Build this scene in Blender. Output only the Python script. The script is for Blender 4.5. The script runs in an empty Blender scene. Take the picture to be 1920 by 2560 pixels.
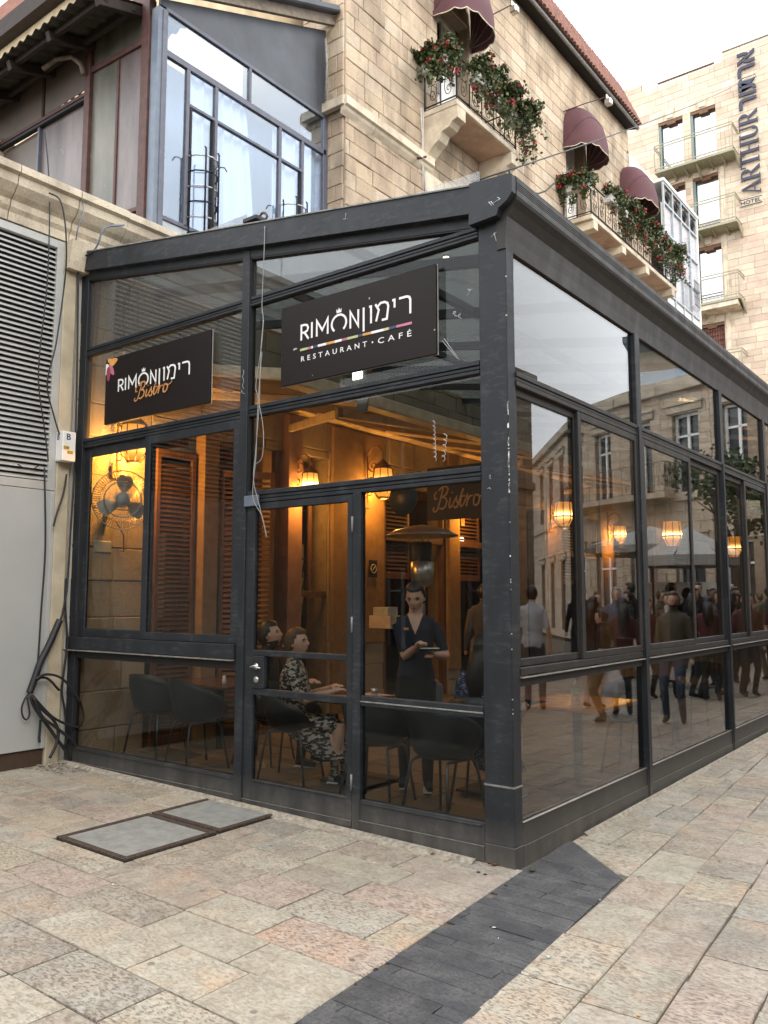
import bpy, bmesh, math, random
from mathutils import Vector, Matrix, noise
random.seed(7)
R = math.radians
sc = bpy.context.scene
COL = sc.collection

# ------------------------------------------------------------ camera
CAM = Vector((2.519, -4.573, 1.6))
FPX, PITCH, YAW = 2090.0, R(5.94), R(37.45)
cd = bpy.data.cameras.new('camera'); co = bpy.data.objects.new('camera', cd); COL.objects.link(co)
co.location = CAM; co.rotation_euler = (R(90) + PITCH, 0, YAW)
cd.sensor_fit = 'VERTICAL'; cd.sensor_height = 24; cd.lens = 24 * FPX / 2560
cd.clip_start = 0.05; cd.clip_end = 2000
sc.camera = co
# camera maths: points measured in the photograph (1920 x 2560) laid on a real plane
_cp, _sp = math.cos(PITCH), math.sin(PITCH)
FW = Vector((-math.sin(YAW) * _cp, math.cos(YAW) * _cp, _sp)); RT = Vector((math.cos(YAW), math.sin(YAW), 0)); UP = RT.cross(FW)
def ray(px, py): return FW + RT * ((px - 960) / FPX) + UP * ((1280 - py) / FPX)
def PX(px, py, x): d = ray(px, py); return CAM + d * ((x - CAM.x) / d.x)
def PY(px, py, y): d = ray(px, py); return CAM + d * ((y - CAM.y) / d.y)
def PZ(px, py, z): d = ray(px, py); return CAM + d * ((z - CAM.z) / d.z)
def proj(p):
    d = Vector(p) - CAM; z = d.dot(FW)
    if z < .1: return (-9999, -9999, z)
    return (960 + FPX * d.dot(RT) / z, 1280 - FPX * d.dot(UP) / z, z)
def gz(x, y): return -0.018 * x + 0.008 * y if y < 12 else -0.018 * x + 0.096

# ------------------------------------------------------------ sky, sun, exposure
SUN_EL = R(31)      # high thin cloud, light from the street side
w = bpy.data.worlds.new('World'); sc.world = w; w.use_nodes = True
nt = w.node_tree; nt.nodes.clear()
wo = nt.nodes.new('ShaderNodeOutputWorld'); bg = nt.nodes.new('ShaderNodeBackground')
sky = nt.nodes.new('ShaderNodeTexSky'); sky.sky_type = 'NISHITA'; sky.sun_disc = False
sky.sun_elevation = SUN_EL; sky.sun_rotation = R(118); sky.altitude = 750; sky.dust_density = 2.5
tc = nt.nodes.new('ShaderNodeTexCoord'); nz = nt.nodes.new('ShaderNodeTexNoise'); nz.inputs['Scale'].default_value = 2.2
nz.inputs['Detail'].default_value = 6; nz.inputs['Roughness'].default_value = .55
mp = nt.nodes.new('ShaderNodeMapping'); mp.inputs['Scale'].default_value = (1, 1, 2.6)
nt.links.new(tc.outputs['Generated'], mp.inputs[0]); nt.links.new(mp.outputs[0], nz.inputs['Vector'])
cr = nt.nodes.new('ShaderNodeValToRGB'); cr.color_ramp.elements[0].position = .30; cr.color_ramp.elements[0].color = (.78, .78, .78, 1)
cr.color_ramp.elements[1].position = .62; cr.color_ramp.elements[1].color = (1, 1, 1, 1)
nt.links.new(nz.outputs['Fac'], cr.inputs[0])
cl = nt.nodes.new('ShaderNodeRGB'); cl.outputs[0].default_value = (60.0, 61.0, 62.6, 1)
mx = nt.nodes.new('ShaderNodeMix'); mx.data_type = 'RGBA'
nt.links.new(cr.outputs[0], mx.inputs['Factor']); nt.links.new(sky.outputs[0], mx.inputs['A']); nt.links.new(cl.outputs[0], mx.inputs['B'])
nt.links.new(mx.outputs['Result'], bg.inputs[0]); bg.inputs[1].default_value = .15
nt.links.new(bg.outputs[0], wo.inputs[0])
sd = bpy.data.lights.new('sun', 'SUN'); so = bpy.data.objects.new('sun', sd); COL.objects.link(so)
sd.energy = 3.4; sd.angle = R(22); sd.color = (1, .91, .80)
so.rotation_euler = (R(90) - SUN_EL, 0, R(62)); so.location = (20, -10, 30)
vs = sc.view_settings; vs.view_transform = 'Standard'; vs.look = 'None'; vs.exposure = -1.52; vs.gamma = 1; vs.use_curve_mapping = False
sc.render.engine = 'CYCLES'
cy = sc.cycles; cy.max_bounces = 8; cy.transparent_max_bounces = 24; cy.diffuse_bounces = 3; cy.glossy_bounces = 4
cy.use_denoising = True; cy.sample_clamp_indirect = 6; cy.caustics_reflective = False; cy.caustics_refractive = False

# ------------------------------------------------------------ helpers
def link(o, parent=None):
    COL.objects.link(o)
    if parent: o.parent = parent
    return o
class MB:
    """collects shapes and links them as one mesh object"""
    def __init__(s): s.v = []; s.f = []; s.m = []; s.mi = 0; s.smooth = []
    def add(s, vs_, fs, smooth=False):
        b = len(s.v); s.v += [tuple(p) for p in vs_]
        for f in fs: s.f.append(tuple(b + i for i in f)); s.m.append(s.mi); s.smooth.append(smooth)
        return s
    def box(s, x0, x1, y0, y1, z0, z1, c=0.0):
        if x0 > x1: x0, x1 = x1, x0
        if y0 > y1: y0, y1 = y1, y0
        if z0 > z1: z0, z1 = z1, z0
        c = min(c, (x1 - x0) * .3, (y1 - y0) * .3, (z1 - z0) * .3)
        if c <= 0:
            s.add([(x, y, z) for z in (z0, z1) for y in (y0, y1) for x in (x0, x1)],
                  [(0, 2, 3, 1), (4, 5, 7, 6), (0, 1, 5, 4), (2, 6, 7, 3), (0, 4, 6, 2), (1, 3, 7, 5)]); return s
        X = (x0, x1); Y = (y0, y1); Z = (z0, z1); P = {}; V = []
        for i in (0, 1):
            for j in (0, 1):
                for k in (0, 1):
                    sx, sy, sz = (1, -1)[i], (1, -1)[j], (1, -1)[k]
                    for a in range(3):
                        p = [X[i] + sx * c, Y[j] + sy * c, Z[k] + sz * c]; p[a] = (X[i], Y[j], Z[k])[a]
                        P[(i, j, k, a)] = len(V); V.append(tuple(p))
        F = []
        for a in range(3):
            b_, c_ = [(1, 2), (2, 0), (0, 1)][a]
            for e in (0, 1):
                q = []
                for (m, n) in ((0, 0), (1, 0), (1, 1), (0, 1)):
                    t = [0, 0, 0]; t[a] = e; t[b_] = m; t[c_] = n; q.append(P[(*t, a)])
                F.append(q if e else q[::-1])
            # edges running along axis a
            for m in (0, 1):
                for n in (0, 1):
                    t0 = [0, 0, 0]; t0[a] = 0; t0[b_] = m; t0[c_] = n; t1 = list(t0); t1[a] = 1
                    q = [P[(*t0, b_)], P[(*t1, b_)], P[(*t1, c_)], P[(*t0, c_)]]
                    F.append(q if (m == n) else q[::-1])
        for i in (0, 1):
            for j in (0, 1):
                for k in (0, 1):
                    q = [P[(i, j, k, a)] for a in range(3)]
                    F.append(q if (i + j + k) % 2 else q[::-1])
        s.add(V, F); return s
    def beam(s, a, b, w, h, c=0.0, up=(0, 0, 1)):
        """a box from a to b, w across, h along 'up'"""
        a, b = Vector(a), Vector(b); d = b - a; L = d.length; d.normalize()
        x = d.cross(Vector(up)); x.normalize(); u = x.cross(d)
        t = MB(); t.box(0, L, -w / 2, w / 2, -h / 2, h / 2, c)
        s.add([a + d * p[0] - x * p[1] + u * p[2] for p in t.v], t.f); return s
    def tube(s, pts, r, n=6, cap=True, closed=False):
        pts = [Vector(p) for p in pts]; rs = r if isinstance(r, (list, tuple)) else [r] * len(pts)
        V = []; F = []; N = len(pts); up = Vector((0.13, 0.07, 1)).normalized(); px = None
        for i, p in enumerate(pts):
            if closed: t = pts[(i + 1) % N] - pts[i - 1]
            else: t = pts[min(i + 1, N - 1)] - pts[max(i - 1, 0)]
            if t.length < 1e-9: t = Vector((0, 0, 1))
            t.normalize()
            if px is None:
                px = t.cross(up)
                if px.length < .05: px = t.cross(Vector((1, 0, 0)))
            px = (px - t * px.dot(t)); px.normalize(); py = t.cross(px)
            for k in range(n):
                a = 2 * math.pi * k / n; V.append(p + (px * math.cos(a) + py * math.sin(a)) * rs[i])
        for i in range(N if closed else N - 1):
            j = (i + 1) % N
            for k in range(n): F.append((i * n + k, i * n + (k + 1) % n, j * n + (k + 1) % n, j * n + k))
        s.add(V, F, True)
        if cap and not closed:
            b = len(s.v) - len(V)
            s.f.append(tuple(b + k for k in range(n - 1, -1, -1))); s.m.append(s.mi); s.smooth.append(False)
            s.f.append(tuple(b + (N - 1) * n + k for k in range(n))); s.m.append(s.mi); s.smooth.append(False)
        return s
    def lathe(s, prof, n=16, at=(0, 0, 0), axis=None, smooth=True):
        at = Vector(at); M = Matrix.Identity(3)
        if axis: M = Vector((0, 0, 1)).rotation_difference(Vector(axis)).to_matrix()
        V = []; F = []
        for (r, z) in prof:
            for k in range(n): a = 2 * math.pi * k / n; V.append(at + M @ Vector((r * math.cos(a), r * math.sin(a), z)))
        for i in range(len(prof) - 1):
            for k in range(n): F.append((i * n + k, i * n + (k + 1) % n, (i + 1) * n + (k + 1) % n, (i + 1) * n + k))
        s.add(V, F, smooth); return s
    def ball(s, c, r, n=8, sq=(1, 1, 1)):
        m = max(4, n // 2 + 1)
        V = []; F = []
        for i in range(m + 1):
            t = math.pi * i / m
            for k in range(n): a = 2 * math.pi * k / n; V.append((c[0] + r * sq[0] * math.sin(t) * math.cos(a), c[1] + r * sq[1] * math.sin(t) * math.sin(a), c[2] + r * sq[2] * math.cos(t)))
        for i in range(m):
            for k in range(n): F.append((i * n + k, (i + 1) * n + k, (i + 1) * n + (k + 1) % n, i * n + (k + 1) % n))
        s.add(V, F, True); return s
    def prism(s, poly, dirv):
        n = len(poly); d = Vector(dirv); P = [Vector(p) for p in poly]
        F = [tuple(range(n - 1, -1, -1)), tuple(range(n, 2 * n))] + [(i, (i + 1) % n, n + (i + 1) % n, n + i) for i in range(n)]
        s.add(P + [p + d for p in P], F); return s
    def build(s, name, mats, parent=None, loc=None, rot=None, smooth=None):
        me = bpy.data.meshes.new(name); me.from_pydata(s.v, [], s.f)
        mats = mats if isinstance(mats, (list, tuple)) else [mats]
        for m in mats: me.materials.append(m)
        if len(mats) > 1: me.polygons.foreach_set('material_index', s.m)
        me.polygons.foreach_set('use_smooth', s.smooth if smooth is None else [smooth] * len(s.f))
        me.update()
        o = bpy.data.objects.new(name, me); link(o, parent)
        if loc is not None: o.location = loc
        if rot is not None: o.rotation_euler = rot
        return o
def tag(o, label=None, cat=None, group=None, kind=None):
    if label: o['label'] = label
    if cat: o['category'] = cat
    if group: o['group'] = group
    if kind: o['kind'] = kind
    return o
def thing(name, label, cat, loc=(0, 0, 0), rz=0, group=None):
    o = bpy.data.objects.new(name, None); link(o); o.location = loc; o.rotation_euler = (0, 0, rz); o.empty_display_size = .1
    return tag(o, label, cat, group)
def copy_tree(o, parent=None):
    c = o.copy(); COL.objects.link(c)
    if parent: c.parent = parent
    for ch in [x for x in o.children]: copy_tree(ch, c)
    return c
def inst(me, name, parent=None, loc=(0, 0, 0), rot=(0, 0, 0), scale=None):
    o = bpy.data.objects.new(name, me); link(o, parent); o.location = loc; o.rotation_euler = rot
    if scale: o.scale = scale
    return o
def baked(o):
    """evaluate the modifiers of o into a plain mesh"""
    dg = bpy.context.evaluated_depsgraph_get(); dg.update()
    me = bpy.data.meshes.new_from_object(o.evaluated_get(dg)); o.modifiers.clear(); old = o.data; o.data = me
    return o

# ------------------------------------------------------------ materials
class NT:
    def __init__(s, name):
        s.mat = bpy.data.materials.new(name); s.mat.use_nodes = True; s.t = s.mat.node_tree; s.t.nodes.clear()
        s.out = s.t.nodes.new('ShaderNodeOutputMaterial')
    def n(s, typ, props=None, **inp):
        nd = s.t.nodes.new('ShaderNode' + typ)
        for k, v in (props or {}).items(): setattr(nd, k, v)
        for k, v in inp.items(): s.set(nd, k.replace('_', ' '), v)
        return nd
    def set(s, nd, key, v):
        sock = nd.inputs[int(key[1:])] if (key[0] == 'i' and key[1:].isdigit()) else nd.inputs[key]
        if isinstance(v, bpy.types.NodeSocket): s.t.links.new(v, sock)
        else:
            if isinstance(v, (tuple, list)) and len(v) == 3 and sock.type == 'RGBA': v = (*v, 1)
            sock.default_value = v
    def math(s, op, a, b=0.0, clamp=False):
        nd = s.t.nodes.new('ShaderNodeMath'); nd.operation = op; nd.use_clamp = clamp
        for i, v in enumerate((a, b)):
            if isinstance(v, bpy.types.NodeSocket): s.t.links.new(v, nd.inputs[i])
            else: nd.inputs[i].default_value = v
        return nd.outputs[0]
    def ramp(s, fac, stops, interp='LINEAR'):
        nd = s.t.nodes.new('ShaderNodeValToRGB'); e = nd.color_ramp.elements; nd.color_ramp.interpolation = interp
        while len(e) < len(stops): e.new(.5)
        for i, (p, c) in enumerate(stops): e[i].position = p; e[i].color = (*c, 1) if len(c) == 3 else c
        s.t.links.new(fac, nd.inputs[0]); return nd.outputs[0]
    def mix(s, f, a, b, mode='MIX'):
        nd = s.t.nodes.new('ShaderNodeMix'); nd.data_type = 'RGBA'; nd.blend_type = mode
        for k, v in (('Factor', f), ('A', a), ('B', b)):
            if isinstance(v, bpy.types.NodeSocket): s.t.links.new(v, nd.inputs[k])
            else: nd.inputs[k].default_value = (*v, 1) if isinstance(v, (tuple, list)) and len(v) == 3 else v
        return nd.outputs['Result']
    def pos(s, scale=(1, 1, 1)):
        g = s.t.nodes.new('ShaderNodeNewGeometry'); m = s.t.nodes.new('ShaderNodeMapping'); m.inputs['Scale'].default_value = scale
        s.t.links.new(g.outputs['Position'], m.inputs[0]); return m.outputs[0]
    def obj(s, scale=(1, 1, 1)):
        g = s.t.nodes.new('ShaderNodeTexCoord'); m = s.t.nodes.new('ShaderNodeMapping'); m.inputs['Scale'].default_value = scale
        s.t.links.new(g.outputs['Object'], m.inputs[0]); return m.outputs[0]
    def noise(s, vec, scale, detail=4, rough=.55):
        nd = s.t.nodes.new('ShaderNodeTexNoise'); nd.inputs['Scale'].default_value = scale; nd.inputs['Detail'].default_value = detail
        nd.inputs['Roughness'].default_value = rough; s.t.links.new(vec, nd.inputs['Vector']); return nd.outputs['Fac']
    def rand(s):
        a = s.t.nodes.new('ShaderNodeObjectInfo').outputs['Random']; b = s.t.nodes.new('ShaderNodeNewGeometry').outputs['Random Per Island']
        return s.math('FRACT', s.math('ADD', a, b))
    def bump(s, h, strength, dist=.01):
        nd = s.t.nodes.new('ShaderNodeBump'); nd.inputs['Strength'].default_value = strength; nd.inputs['Distance'].default_value = dist
        s.t.links.new(h, nd.inputs['Height']); return nd.outputs[0]
    def bsdf(s, **k):
        b = s.n('BsdfPrincipled', None, **k); s.t.links.new(b.outputs[0], s.out.inputs[0]); return b
    def done(s, sh=None):
        if sh is not None: s.t.links.new(sh, s.out.inputs[0])
        return s.mat

def simple(name, col, rough=.6, metal=0, var=.18, scale=9, bump=0, bscale=60, spec=.5):
    m = NT(name); v = m.pos(); n1 = m.noise(v, scale, 5)
    lo = tuple(c * (1 - var) for c in col); hi = tuple(min(1, c * (1 + var)) for c in col)
    c = m.ramp(n1, [(.3, lo), (.7, hi)])
    b = m.bsdf(Base_Color=c, Roughness=rough, Metallic=metal)
    b.inputs['Specular IOR Level'].default_value = spec
    if bump: m.set(b, 'Normal', m.bump(m.noise(v, bscale, 4), bump, .01))
    return m.done()
def stone(name, stops, pit=.5, bump=.5, rough=.85, stain=.35, sc1=7, streak=(1, 1, 1)):
    m = NT(name); v = m.pos(); r = m.rand()
    base = m.ramp(r, stops)
    big = m.noise(m.pos(streak), sc1 * .35, 4); fine = m.noise(v, sc1 * 6, 6, .7); pits = m.noise(v, 55, 3, .6)
    c = m.mix(m.ramp(fine, [(.3, (0, 0, 0)), (.75, (1, 1, 1))]), base, (1.0, .93, .82), 'SOFT_LIGHT')
    c = m.mix(.55, base, c)
    st = m.ramp(big, [(.42, (0, 0, 0)), (.72, (1, 1, 1))])
    c = m.mix(m.math('MULTIPLY', st, stain), c, (.16, .12, .085))
    pm = m.ramp(pits, [(.62, (0, 0, 0)), (.70, (1, 1, 1))])
    c = m.mix(m.math('MULTIPLY', pm, pit), c, (.17, .115, .07))
    b = m.bsdf(Base_Color=c, Roughness=rough)
    h = m.math('SUBTRACT', m.math('ADD', m.math('MULTIPLY', fine, .8), m.math('MULTIPLY', m.noise(v, 14, 3), .6)), m.math('MULTIPLY', pm, .5))
    m.set(b, 'Normal', m.bump(h, bump, .012)); return m.done()

M = {}
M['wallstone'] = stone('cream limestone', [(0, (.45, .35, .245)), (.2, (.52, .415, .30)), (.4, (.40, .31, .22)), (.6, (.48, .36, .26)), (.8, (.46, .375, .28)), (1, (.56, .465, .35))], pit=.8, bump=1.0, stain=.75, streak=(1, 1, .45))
M['innerstone'] = stone('shaded inner limestone', [(0, (.34, .28, .20)), (1, (.40, .32, .23))], pit=.4, bump=.8, stain=.35)  # limestone colour lowered to paint in the dimness of the room
M['hotelstone'] = stone('pale hotel limestone', [(0, (.50, .40, .30)), (.35, (.60, .50, .38)), (.6, (.56, .42, .33)), (.8, (.46, .35, .27)), (1, (.66, .58, .46))], pit=.2, bump=.4, stain=.3, sc1=4)
M['oppstone'] = stone('greyed limestone', [(0, (.40, .32, .24)), (.5, (.46, .37, .28)), (1, (.50, .41, .31))], pit=.25, bump=.4, stain=.3)
M['backstone'] = stone('darkened limestone', [(0, (.17, .135, .10)), (1, (.22, .175, .13))], pit=.25, bump=.4, stain=.3)  # limestone darkened in colour to weaken its reflection in the front glass
M['trimstone'] = stone('dressed limestone trim', [(0, (.60, .51, .38)), (1, (.66, .565, .435))], pit=.4, bump=.35, stain=.6)
M['oldstone'] = stone('weathered cornice stone', [(0, (.50, .44, .34)), (1, (.56, .49, .38))], pit=.5, bump=.6, stain=.85, streak=(1, 1, .4))
M['mortar'] = simple('mortar', (.30, .23, .16), .95, bump=.3)
M['joint'] = simple('paving joint', (.115, .098, .078), .95, var=.4, bump=.5)

# paving: hammered limestone flags
m = NT('hammered paving stone'); v = m.pos(); r = m.rand(); r2 = m.math('FRACT', m.math('MULTIPLY', r, 7.31)); r3 = m.math('FRACT', m.math('MULTIPLY', r, 13.7))
base = m.ramp(r, [(0, (.52, .43, .30)), (.11, (.37, .30, .225)), (.22, (.60, .51, .37)), (.33, (.45, .34, .25)), (.43, (.54, .40, .31)), (.53, (.40, .36, .29)), (.63, (.57, .45, .29)), (.73, (.29, .245, .20)), (.80, (.50, .43, .34)), (.88, (.55, .37, .29)), (.94, (.62, .54, .41)), (1, (.34, .31, .26))], 'CONSTANT'); base = m.mix(.10, base, (.45, .375, .28)); base = m.mix(1.0, base, (.69, .735, .76), 'MULTIPLY')
off = m.n('VectorMath', {'operation': 'ADD'}); m.t.links.new(v, off.inputs[0]); cmb = m.n('CombineXYZ', None); m.t.links.new(m.math('MULTIPLY', r, 37.0), cmb.inputs[2]); m.t.links.new(cmb.outputs[0], off.inputs[1]); vo = off.outputs[0]
p1 = m.noise(vo, 8, 7, .68); p2 = m.noise(vo, 3.2, 4, .6); fine = m.noise(vo, 42, 5, .7)
mpn = m.n('Mapping', None, Vector=vo); mpn.inputs['Scale'].default_value = (1, 2.1, 1); pit = m.noise(mpn.outputs[0], 36, 4, .62)
c = m.mix(m.ramp(p1, [(.34, (0, 0, 0)), (.66, (1, 1, 1))]), m.mix(.42, base, (.20, .145, .10)), m.mix(.26, base, (.80, .74, .62)))
c = m.mix(m.math('MULTIPLY', m.ramp(p2, [(.46, (0, 0, 0)), (.68, (1, 1, 1))]), m.math('MULTIPLY', r3, .6)), c, (.56, .33, .19))
c = m.mix(m.math('MULTIPLY', m.ramp(fine, [(.40, (0, 0, 0)), (.66, (1, 1, 1))]), .30), c, (.72, .67, .58))
pm = m.ramp(pit, [(.50, (0, 0, 0)), (.64, (1, 1, 1))])
c = m.mix(m.math('MULTIPLY', pm, m.math('ADD', m.math('MULTIPLY', r2, .62), .16)), c, (.145, .10, .07))
c = m.mix(m.math('MULTIPLY', m.ramp(m.noise(v, 1.1, 6, .6), [(.50, (0, 0, 0)), (.68, (1, 1, 1))]), .45), c, (.20, .175, .145))
gum = m.n('TexVoronoi', None, Vector=v, Scale=3.1).outputs['Distance']; c = m.mix(m.math('MULTIPLY', m.ramp(gum, [(.045, (1, 1, 1)), (.06, (0, 0, 0))]), .6), c, (.10, .095, .085))
b = m.bsdf(Base_Color=c, Roughness=m.ramp(p1, [(.3, (.62, .62, .62)), (.7, (.36, .36, .36))]))
m.set(b, 'Normal', m.bump(m.math('SUBTRACT', m.math('ADD', p1, m.math('MULTIPLY', fine, .35)), m.math('MULTIPLY', pm, .55)), .6, .012)); M['paving'] = m.done()

m = NT('dark basalt paving'); v = m.pos(); r = m.rand(); n1 = m.noise(v, 6, 5, .6); n2 = m.noise(v, 60, 4, .6)
c = m.ramp(r, [(0, (.046, .046, .048)), (.5, (.060, .060, .063)), (1, (.078, .078, .080))])
c = m.mix(m.math('MULTIPLY', m.ramp(n1, [(.42, (0, 0, 0)), (.66, (1, 1, 1))]), .45), c, (.17, .165, .155))
c = m.mix(m.math('MULTIPLY', m.ramp(n2, [(.46, (0, 0, 0)), (.62, (1, 1, 1))]), .6), c, (.030, .029, .031)); c = m.mix(m.math('MULTIPLY', m.ramp(m.noise(v, 130, 3, .7), [(.62, (0, 0, 0)), (.7, (1, 1, 1))]), .5), c, (.20, .195, .19))
b = m.bsdf(Base_Color=c, Roughness=.62); m.set(b, 'Normal', m.bump(m.math('ADD', n2, m.math('MULTIPLY', m.noise(m.pos((1, 4, 1)), 12, 3), .8)), .5, .01)); M['basalt'] = m.done()

# painted frame metal, chalky and scratched
def framemat(name, col, dust):
    m = NT(name); v = m.pos(); n1 = m.noise(m.pos((1, 1, .35)), 7, 6, .6); n2 = m.noise(v, 90, 5, .7); n3 = m.noise(m.pos((.25, .25, 1)), 30, 4, .75)
    c = m.mix(m.ramp(n1, [(.3, (0, 0, 0)), (.75, (1, 1, 1))]), col, tuple(x * 1.75 for x in col))
    dm = m.math('MULTIPLY', m.ramp(m.math('ADD', m.math('MULTIPLY', n3, .6), m.math('MULTIPLY', n1, .4)), [(.52, (0, 0, 0)), (.78, (1, 1, 1))]), dust)
    c = m.mix(dm, c, (.17, .16, .145))
    c = m.mix(m.math('MULTIPLY', m.ramp(n2, [(.71, (0, 0, 0)), (.74, (1, 1, 1))]), .35), c, (.40, .38, .34))
    z = m.n('SeparateXYZ', None, Vector=v).outputs[2]
    low = m.ramp(z, [(.0, (1, 1, 1)), (.28, (0, 0, 0))])
    c = m.mix(m.math('MULTIPLY', m.math('MULTIPLY', low, n1), .9), c, (.23, .21, .18))
    b = m.bsdf(Base_Color=c, Roughness=m.ramp(n1, [(.3, (.44, .44, .44)), (.7, (.68, .68, .68))]), Metallic=.05)
    b.inputs['Specular IOR Level'].default_value = .4
    m.set(b, 'Normal', m.bump(n3, .12, .004)); return m.done()
M['frame'] = framemat('weathered charcoal aluminium', (.0125, .0155, .0195), .42)
M['frameclean'] = framemat('charcoal aluminium side frame', (.020, .0185, .0175), .25)
M['gasket'] = simple('black gasket', (.012, .012, .013), .7)
M['edge'] = simple('chalky metal edge', (.21, .205, .19), .6, var=.35, scale=20)

def glass(name, r0=.07, gcol=(.97, .98, 1), tint=(.93, .95, .95), dirt=0.0, dirtcol=(.3, .31, .32), rough=.0, dscale=2.0):
    m = NT(name); lw = m.n('LayerWeight', None, Blend=.5).outputs['Facing']
    f = m.math('ADD', m.math('MULTIPLY', m.math('POWER', lw, 4.3), 1 - r0), r0, True)
    tr = m.n('BsdfTransparent', None, Color=tint); gl = m.n('BsdfGlossy', None, Color=gcol, Roughness=rough)
    wob = m.bump(m.noise(m.pos(), .8, 0), .03, .02)
    m.set(gl, 'Normal', wob)
    mxx = m.n('MixShader'); m.t.links.new(f, mxx.inputs[0]); m.t.links.new(tr.outputs[0], mxx.inputs[1]); m.t.links.new(gl.outputs[0], mxx.inputs[2])
    o = mxx.outputs[0]
    if dirt:
        n_ = m.noise(m.pos((1, 1, .5)), dscale, 6, .65); n2 = m.noise(m.pos(), 45, 4, .7)
        df = m.n('BsdfDiffuse', None, Color=dirtcol); tl = m.n('BsdfTranslucent', None, Color=dirtcol)
        ds = m.n('MixShader'); ds.inputs[0].default_value = .5; m.t.links.new(df.outputs[0], ds.inputs[1]); m.t.links.new(tl.outputs[0], ds.inputs[2])
        fac = m.math('MULTIPLY', m.ramp(m.math('ADD', m.math('MULTIPLY', n_, .8), m.math('MULTIPLY', n2, .2)), [(.25, (.25, .25, .25)), (.75, (1, 1, 1))]), dirt, True)
        m2 = m.n('MixShader'); m.t.links.new(fac, m2.inputs[0]); m.t.links.new(o, m2.inputs[1]); m.t.links.new(ds.outputs[0], m2.inputs[2]); o = m2.outputs[0]
    return m.done(o)
M['glass'] = glass('window glass', .013, tint=(.77, .785, .775), dirt=.003)
M['glassside'] = glass('side window glass', .05, tint=(.67, .68, .67), dirt=0)
M['glasstop'] = glass('dusty top light glass', .05, dirt=.14, dirtcol=(.34, .35, .35))
M['glassfrost'] = glass('misted top light glass', .06, dirt=.50, dirtcol=(.24, .23, .22))
M['glassroof'] = glass('dusty roof glass', .08, tint=(.40, .43, .43), dirt=.55, dirtcol=(.42, .45, .45))
M['glassblue'] = glass('reflective upper window glass', .14, gcol=(.84, .91, 1.0), tint=(.88, .94, 1), dirt=.03)  # gloss colour tinted with the blue of the reflected sky
M['glassdark'] = glass('old dark window glass', .05, tint=(.25, .25, .25), dirt=.55, dirtcol=(.13, .115, .10))
M['shopglass'] = glass('far window glass', .12, tint=(.45, .5, .52))

def emit(name, col, s):
    m = NT(name); e = m.n('Emission', None, Color=col, Strength=s); return m.done(e.outputs[0])
m = NT('lit lantern glass'); zc = m.n('SeparateXYZ', None, Vector=m.obj()).outputs[2]; core = m.math('POWER', 2.718, m.math('MULTIPLY', m.math('MULTIPLY', zc, zc), -170.0)); e_ = m.n('Emission', None, Color=m.ramp(core, [(0, (1, .34, .04)), (.6, (1, .50, .10)), (1, (1, .72, .32))])); m.set(e_, 'Strength', m.math('ADD', m.math('MULTIPLY', core, 22.0), 4.8)); M['lampglow'] = m.done(e_.outputs[0])
M['bulb'] = emit('lit lamp bulb', (1, .62, .25), 60)
M['bulbwhite'] = emit('white lit bulb', (1, .86, .60), 20)
M['ledwhite'] = emit('white floodlight lens', (.92, 1, .96), 30)
M['shopglow'] = emit('shop glow panel', (1, .55, .20), .35)
M['shopgreen'] = emit('lit cold shop shelf', (.62, .9, .55), .7)

M['wiregrey'] = simple('grey wire', (.30, .30, .29), .6)
M['iron'] = simple('black wrought iron', (.018, .017, .02), .5, .3)
M['lamprust'] = simple('painted lantern metal', (.30, .17, .08), .6)
M['brownpaint'] = simple('red brown paint', (.072, .027, .021), .6, var=.35, scale=12)
M['bluegrey'] = simple('blue grey painted steel', (.13, .16, .205), .45, var=.15)
M['bluegreydark'] = simple('dark sheet steel', (.052, .058, .070), .42, var=.3, scale=2.5)
M['greypanel'] = simple('pale grey infill panel', (.40, .44, .47), .35)
M['winframe'] = simple('slate window bars', (.10, .105, .135), .45)
M['curtain'] = simple('white curtain', (.80, .80, .86), .9, var=.06)
M['shuttergrey'] = simple('grey louvre slat', (.42, .425, .41), .5, var=.08)
M['panelgrey'] = simple('smooth grey sheet panel', (.40, .41, .40), .5, var=.05, scale=2)
M['dark'] = simple('dark recess', (.012, .010, .009), .9)
M['plaster'] = simple('cream plaster pilaster', (.46, .40, .29), .8, var=.22, scale=4, bump=.15)
M['whitepaint'] = simple('white paint', (.78, .77, .74), .5, var=.06)
M['cable'] = simple('black cable', (.016, .016, .019), .55)
M['whitewire'] = simple('pale wire', (.52, .52, .50), .5)
M['maroon'] = simple('maroon awning canvas', (.105, .043, .050), .85, var=.14, scale=3, bump=.1)
M['cream'] = simple('cream piping', (.72, .66, .50), .8)
M['tile'] = simple('red clay roof tile', (.20, .092, .066), .85, var=.35, scale=5, bump=.3)
M['leaf'] = None
m = NT('geranium leaf'); r = m.rand(); c = m.ramp(r, [(0, (.030, .055, .016)), (.45, (.055, .085, .022)), (.75, (.085, .10, .03)), (.93, (.13, .11, .045)), (1, (.10, .06, .03))])
b = m.bsdf(Base_Color=c, Roughness=.6); M['leaf'] = m.done()
M['stem'] = simple('woody stem', (.075, .052, .03), .8)
M['bloom'] = simple('red geranium petals', (.46, .022, .045), .6, var=.4, scale=40)
M['planter'] = simple('white plastic planter', (.66, .64, .58), .6, var=.12)
m = NT('warm brown wood'); v = m.pos((1, 1, .12)); n1 = m.noise(v, 28, 5, .6); c = m.ramp(n1, [(.3, (.10, .045, .018)), (.7, (.20, .095, .04))])
b = m.bsdf(Base_Color=c, Roughness=.5); M['wood'] = m.done()
m = NT('varnished table top'); v = m.pos((1, .1, 1)); n1 = m.noise(v, 20, 5, .6); c = m.ramp(n1, [(.3, (.07, .035, .018)), (.7, (.13, .06, .03))])
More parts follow.
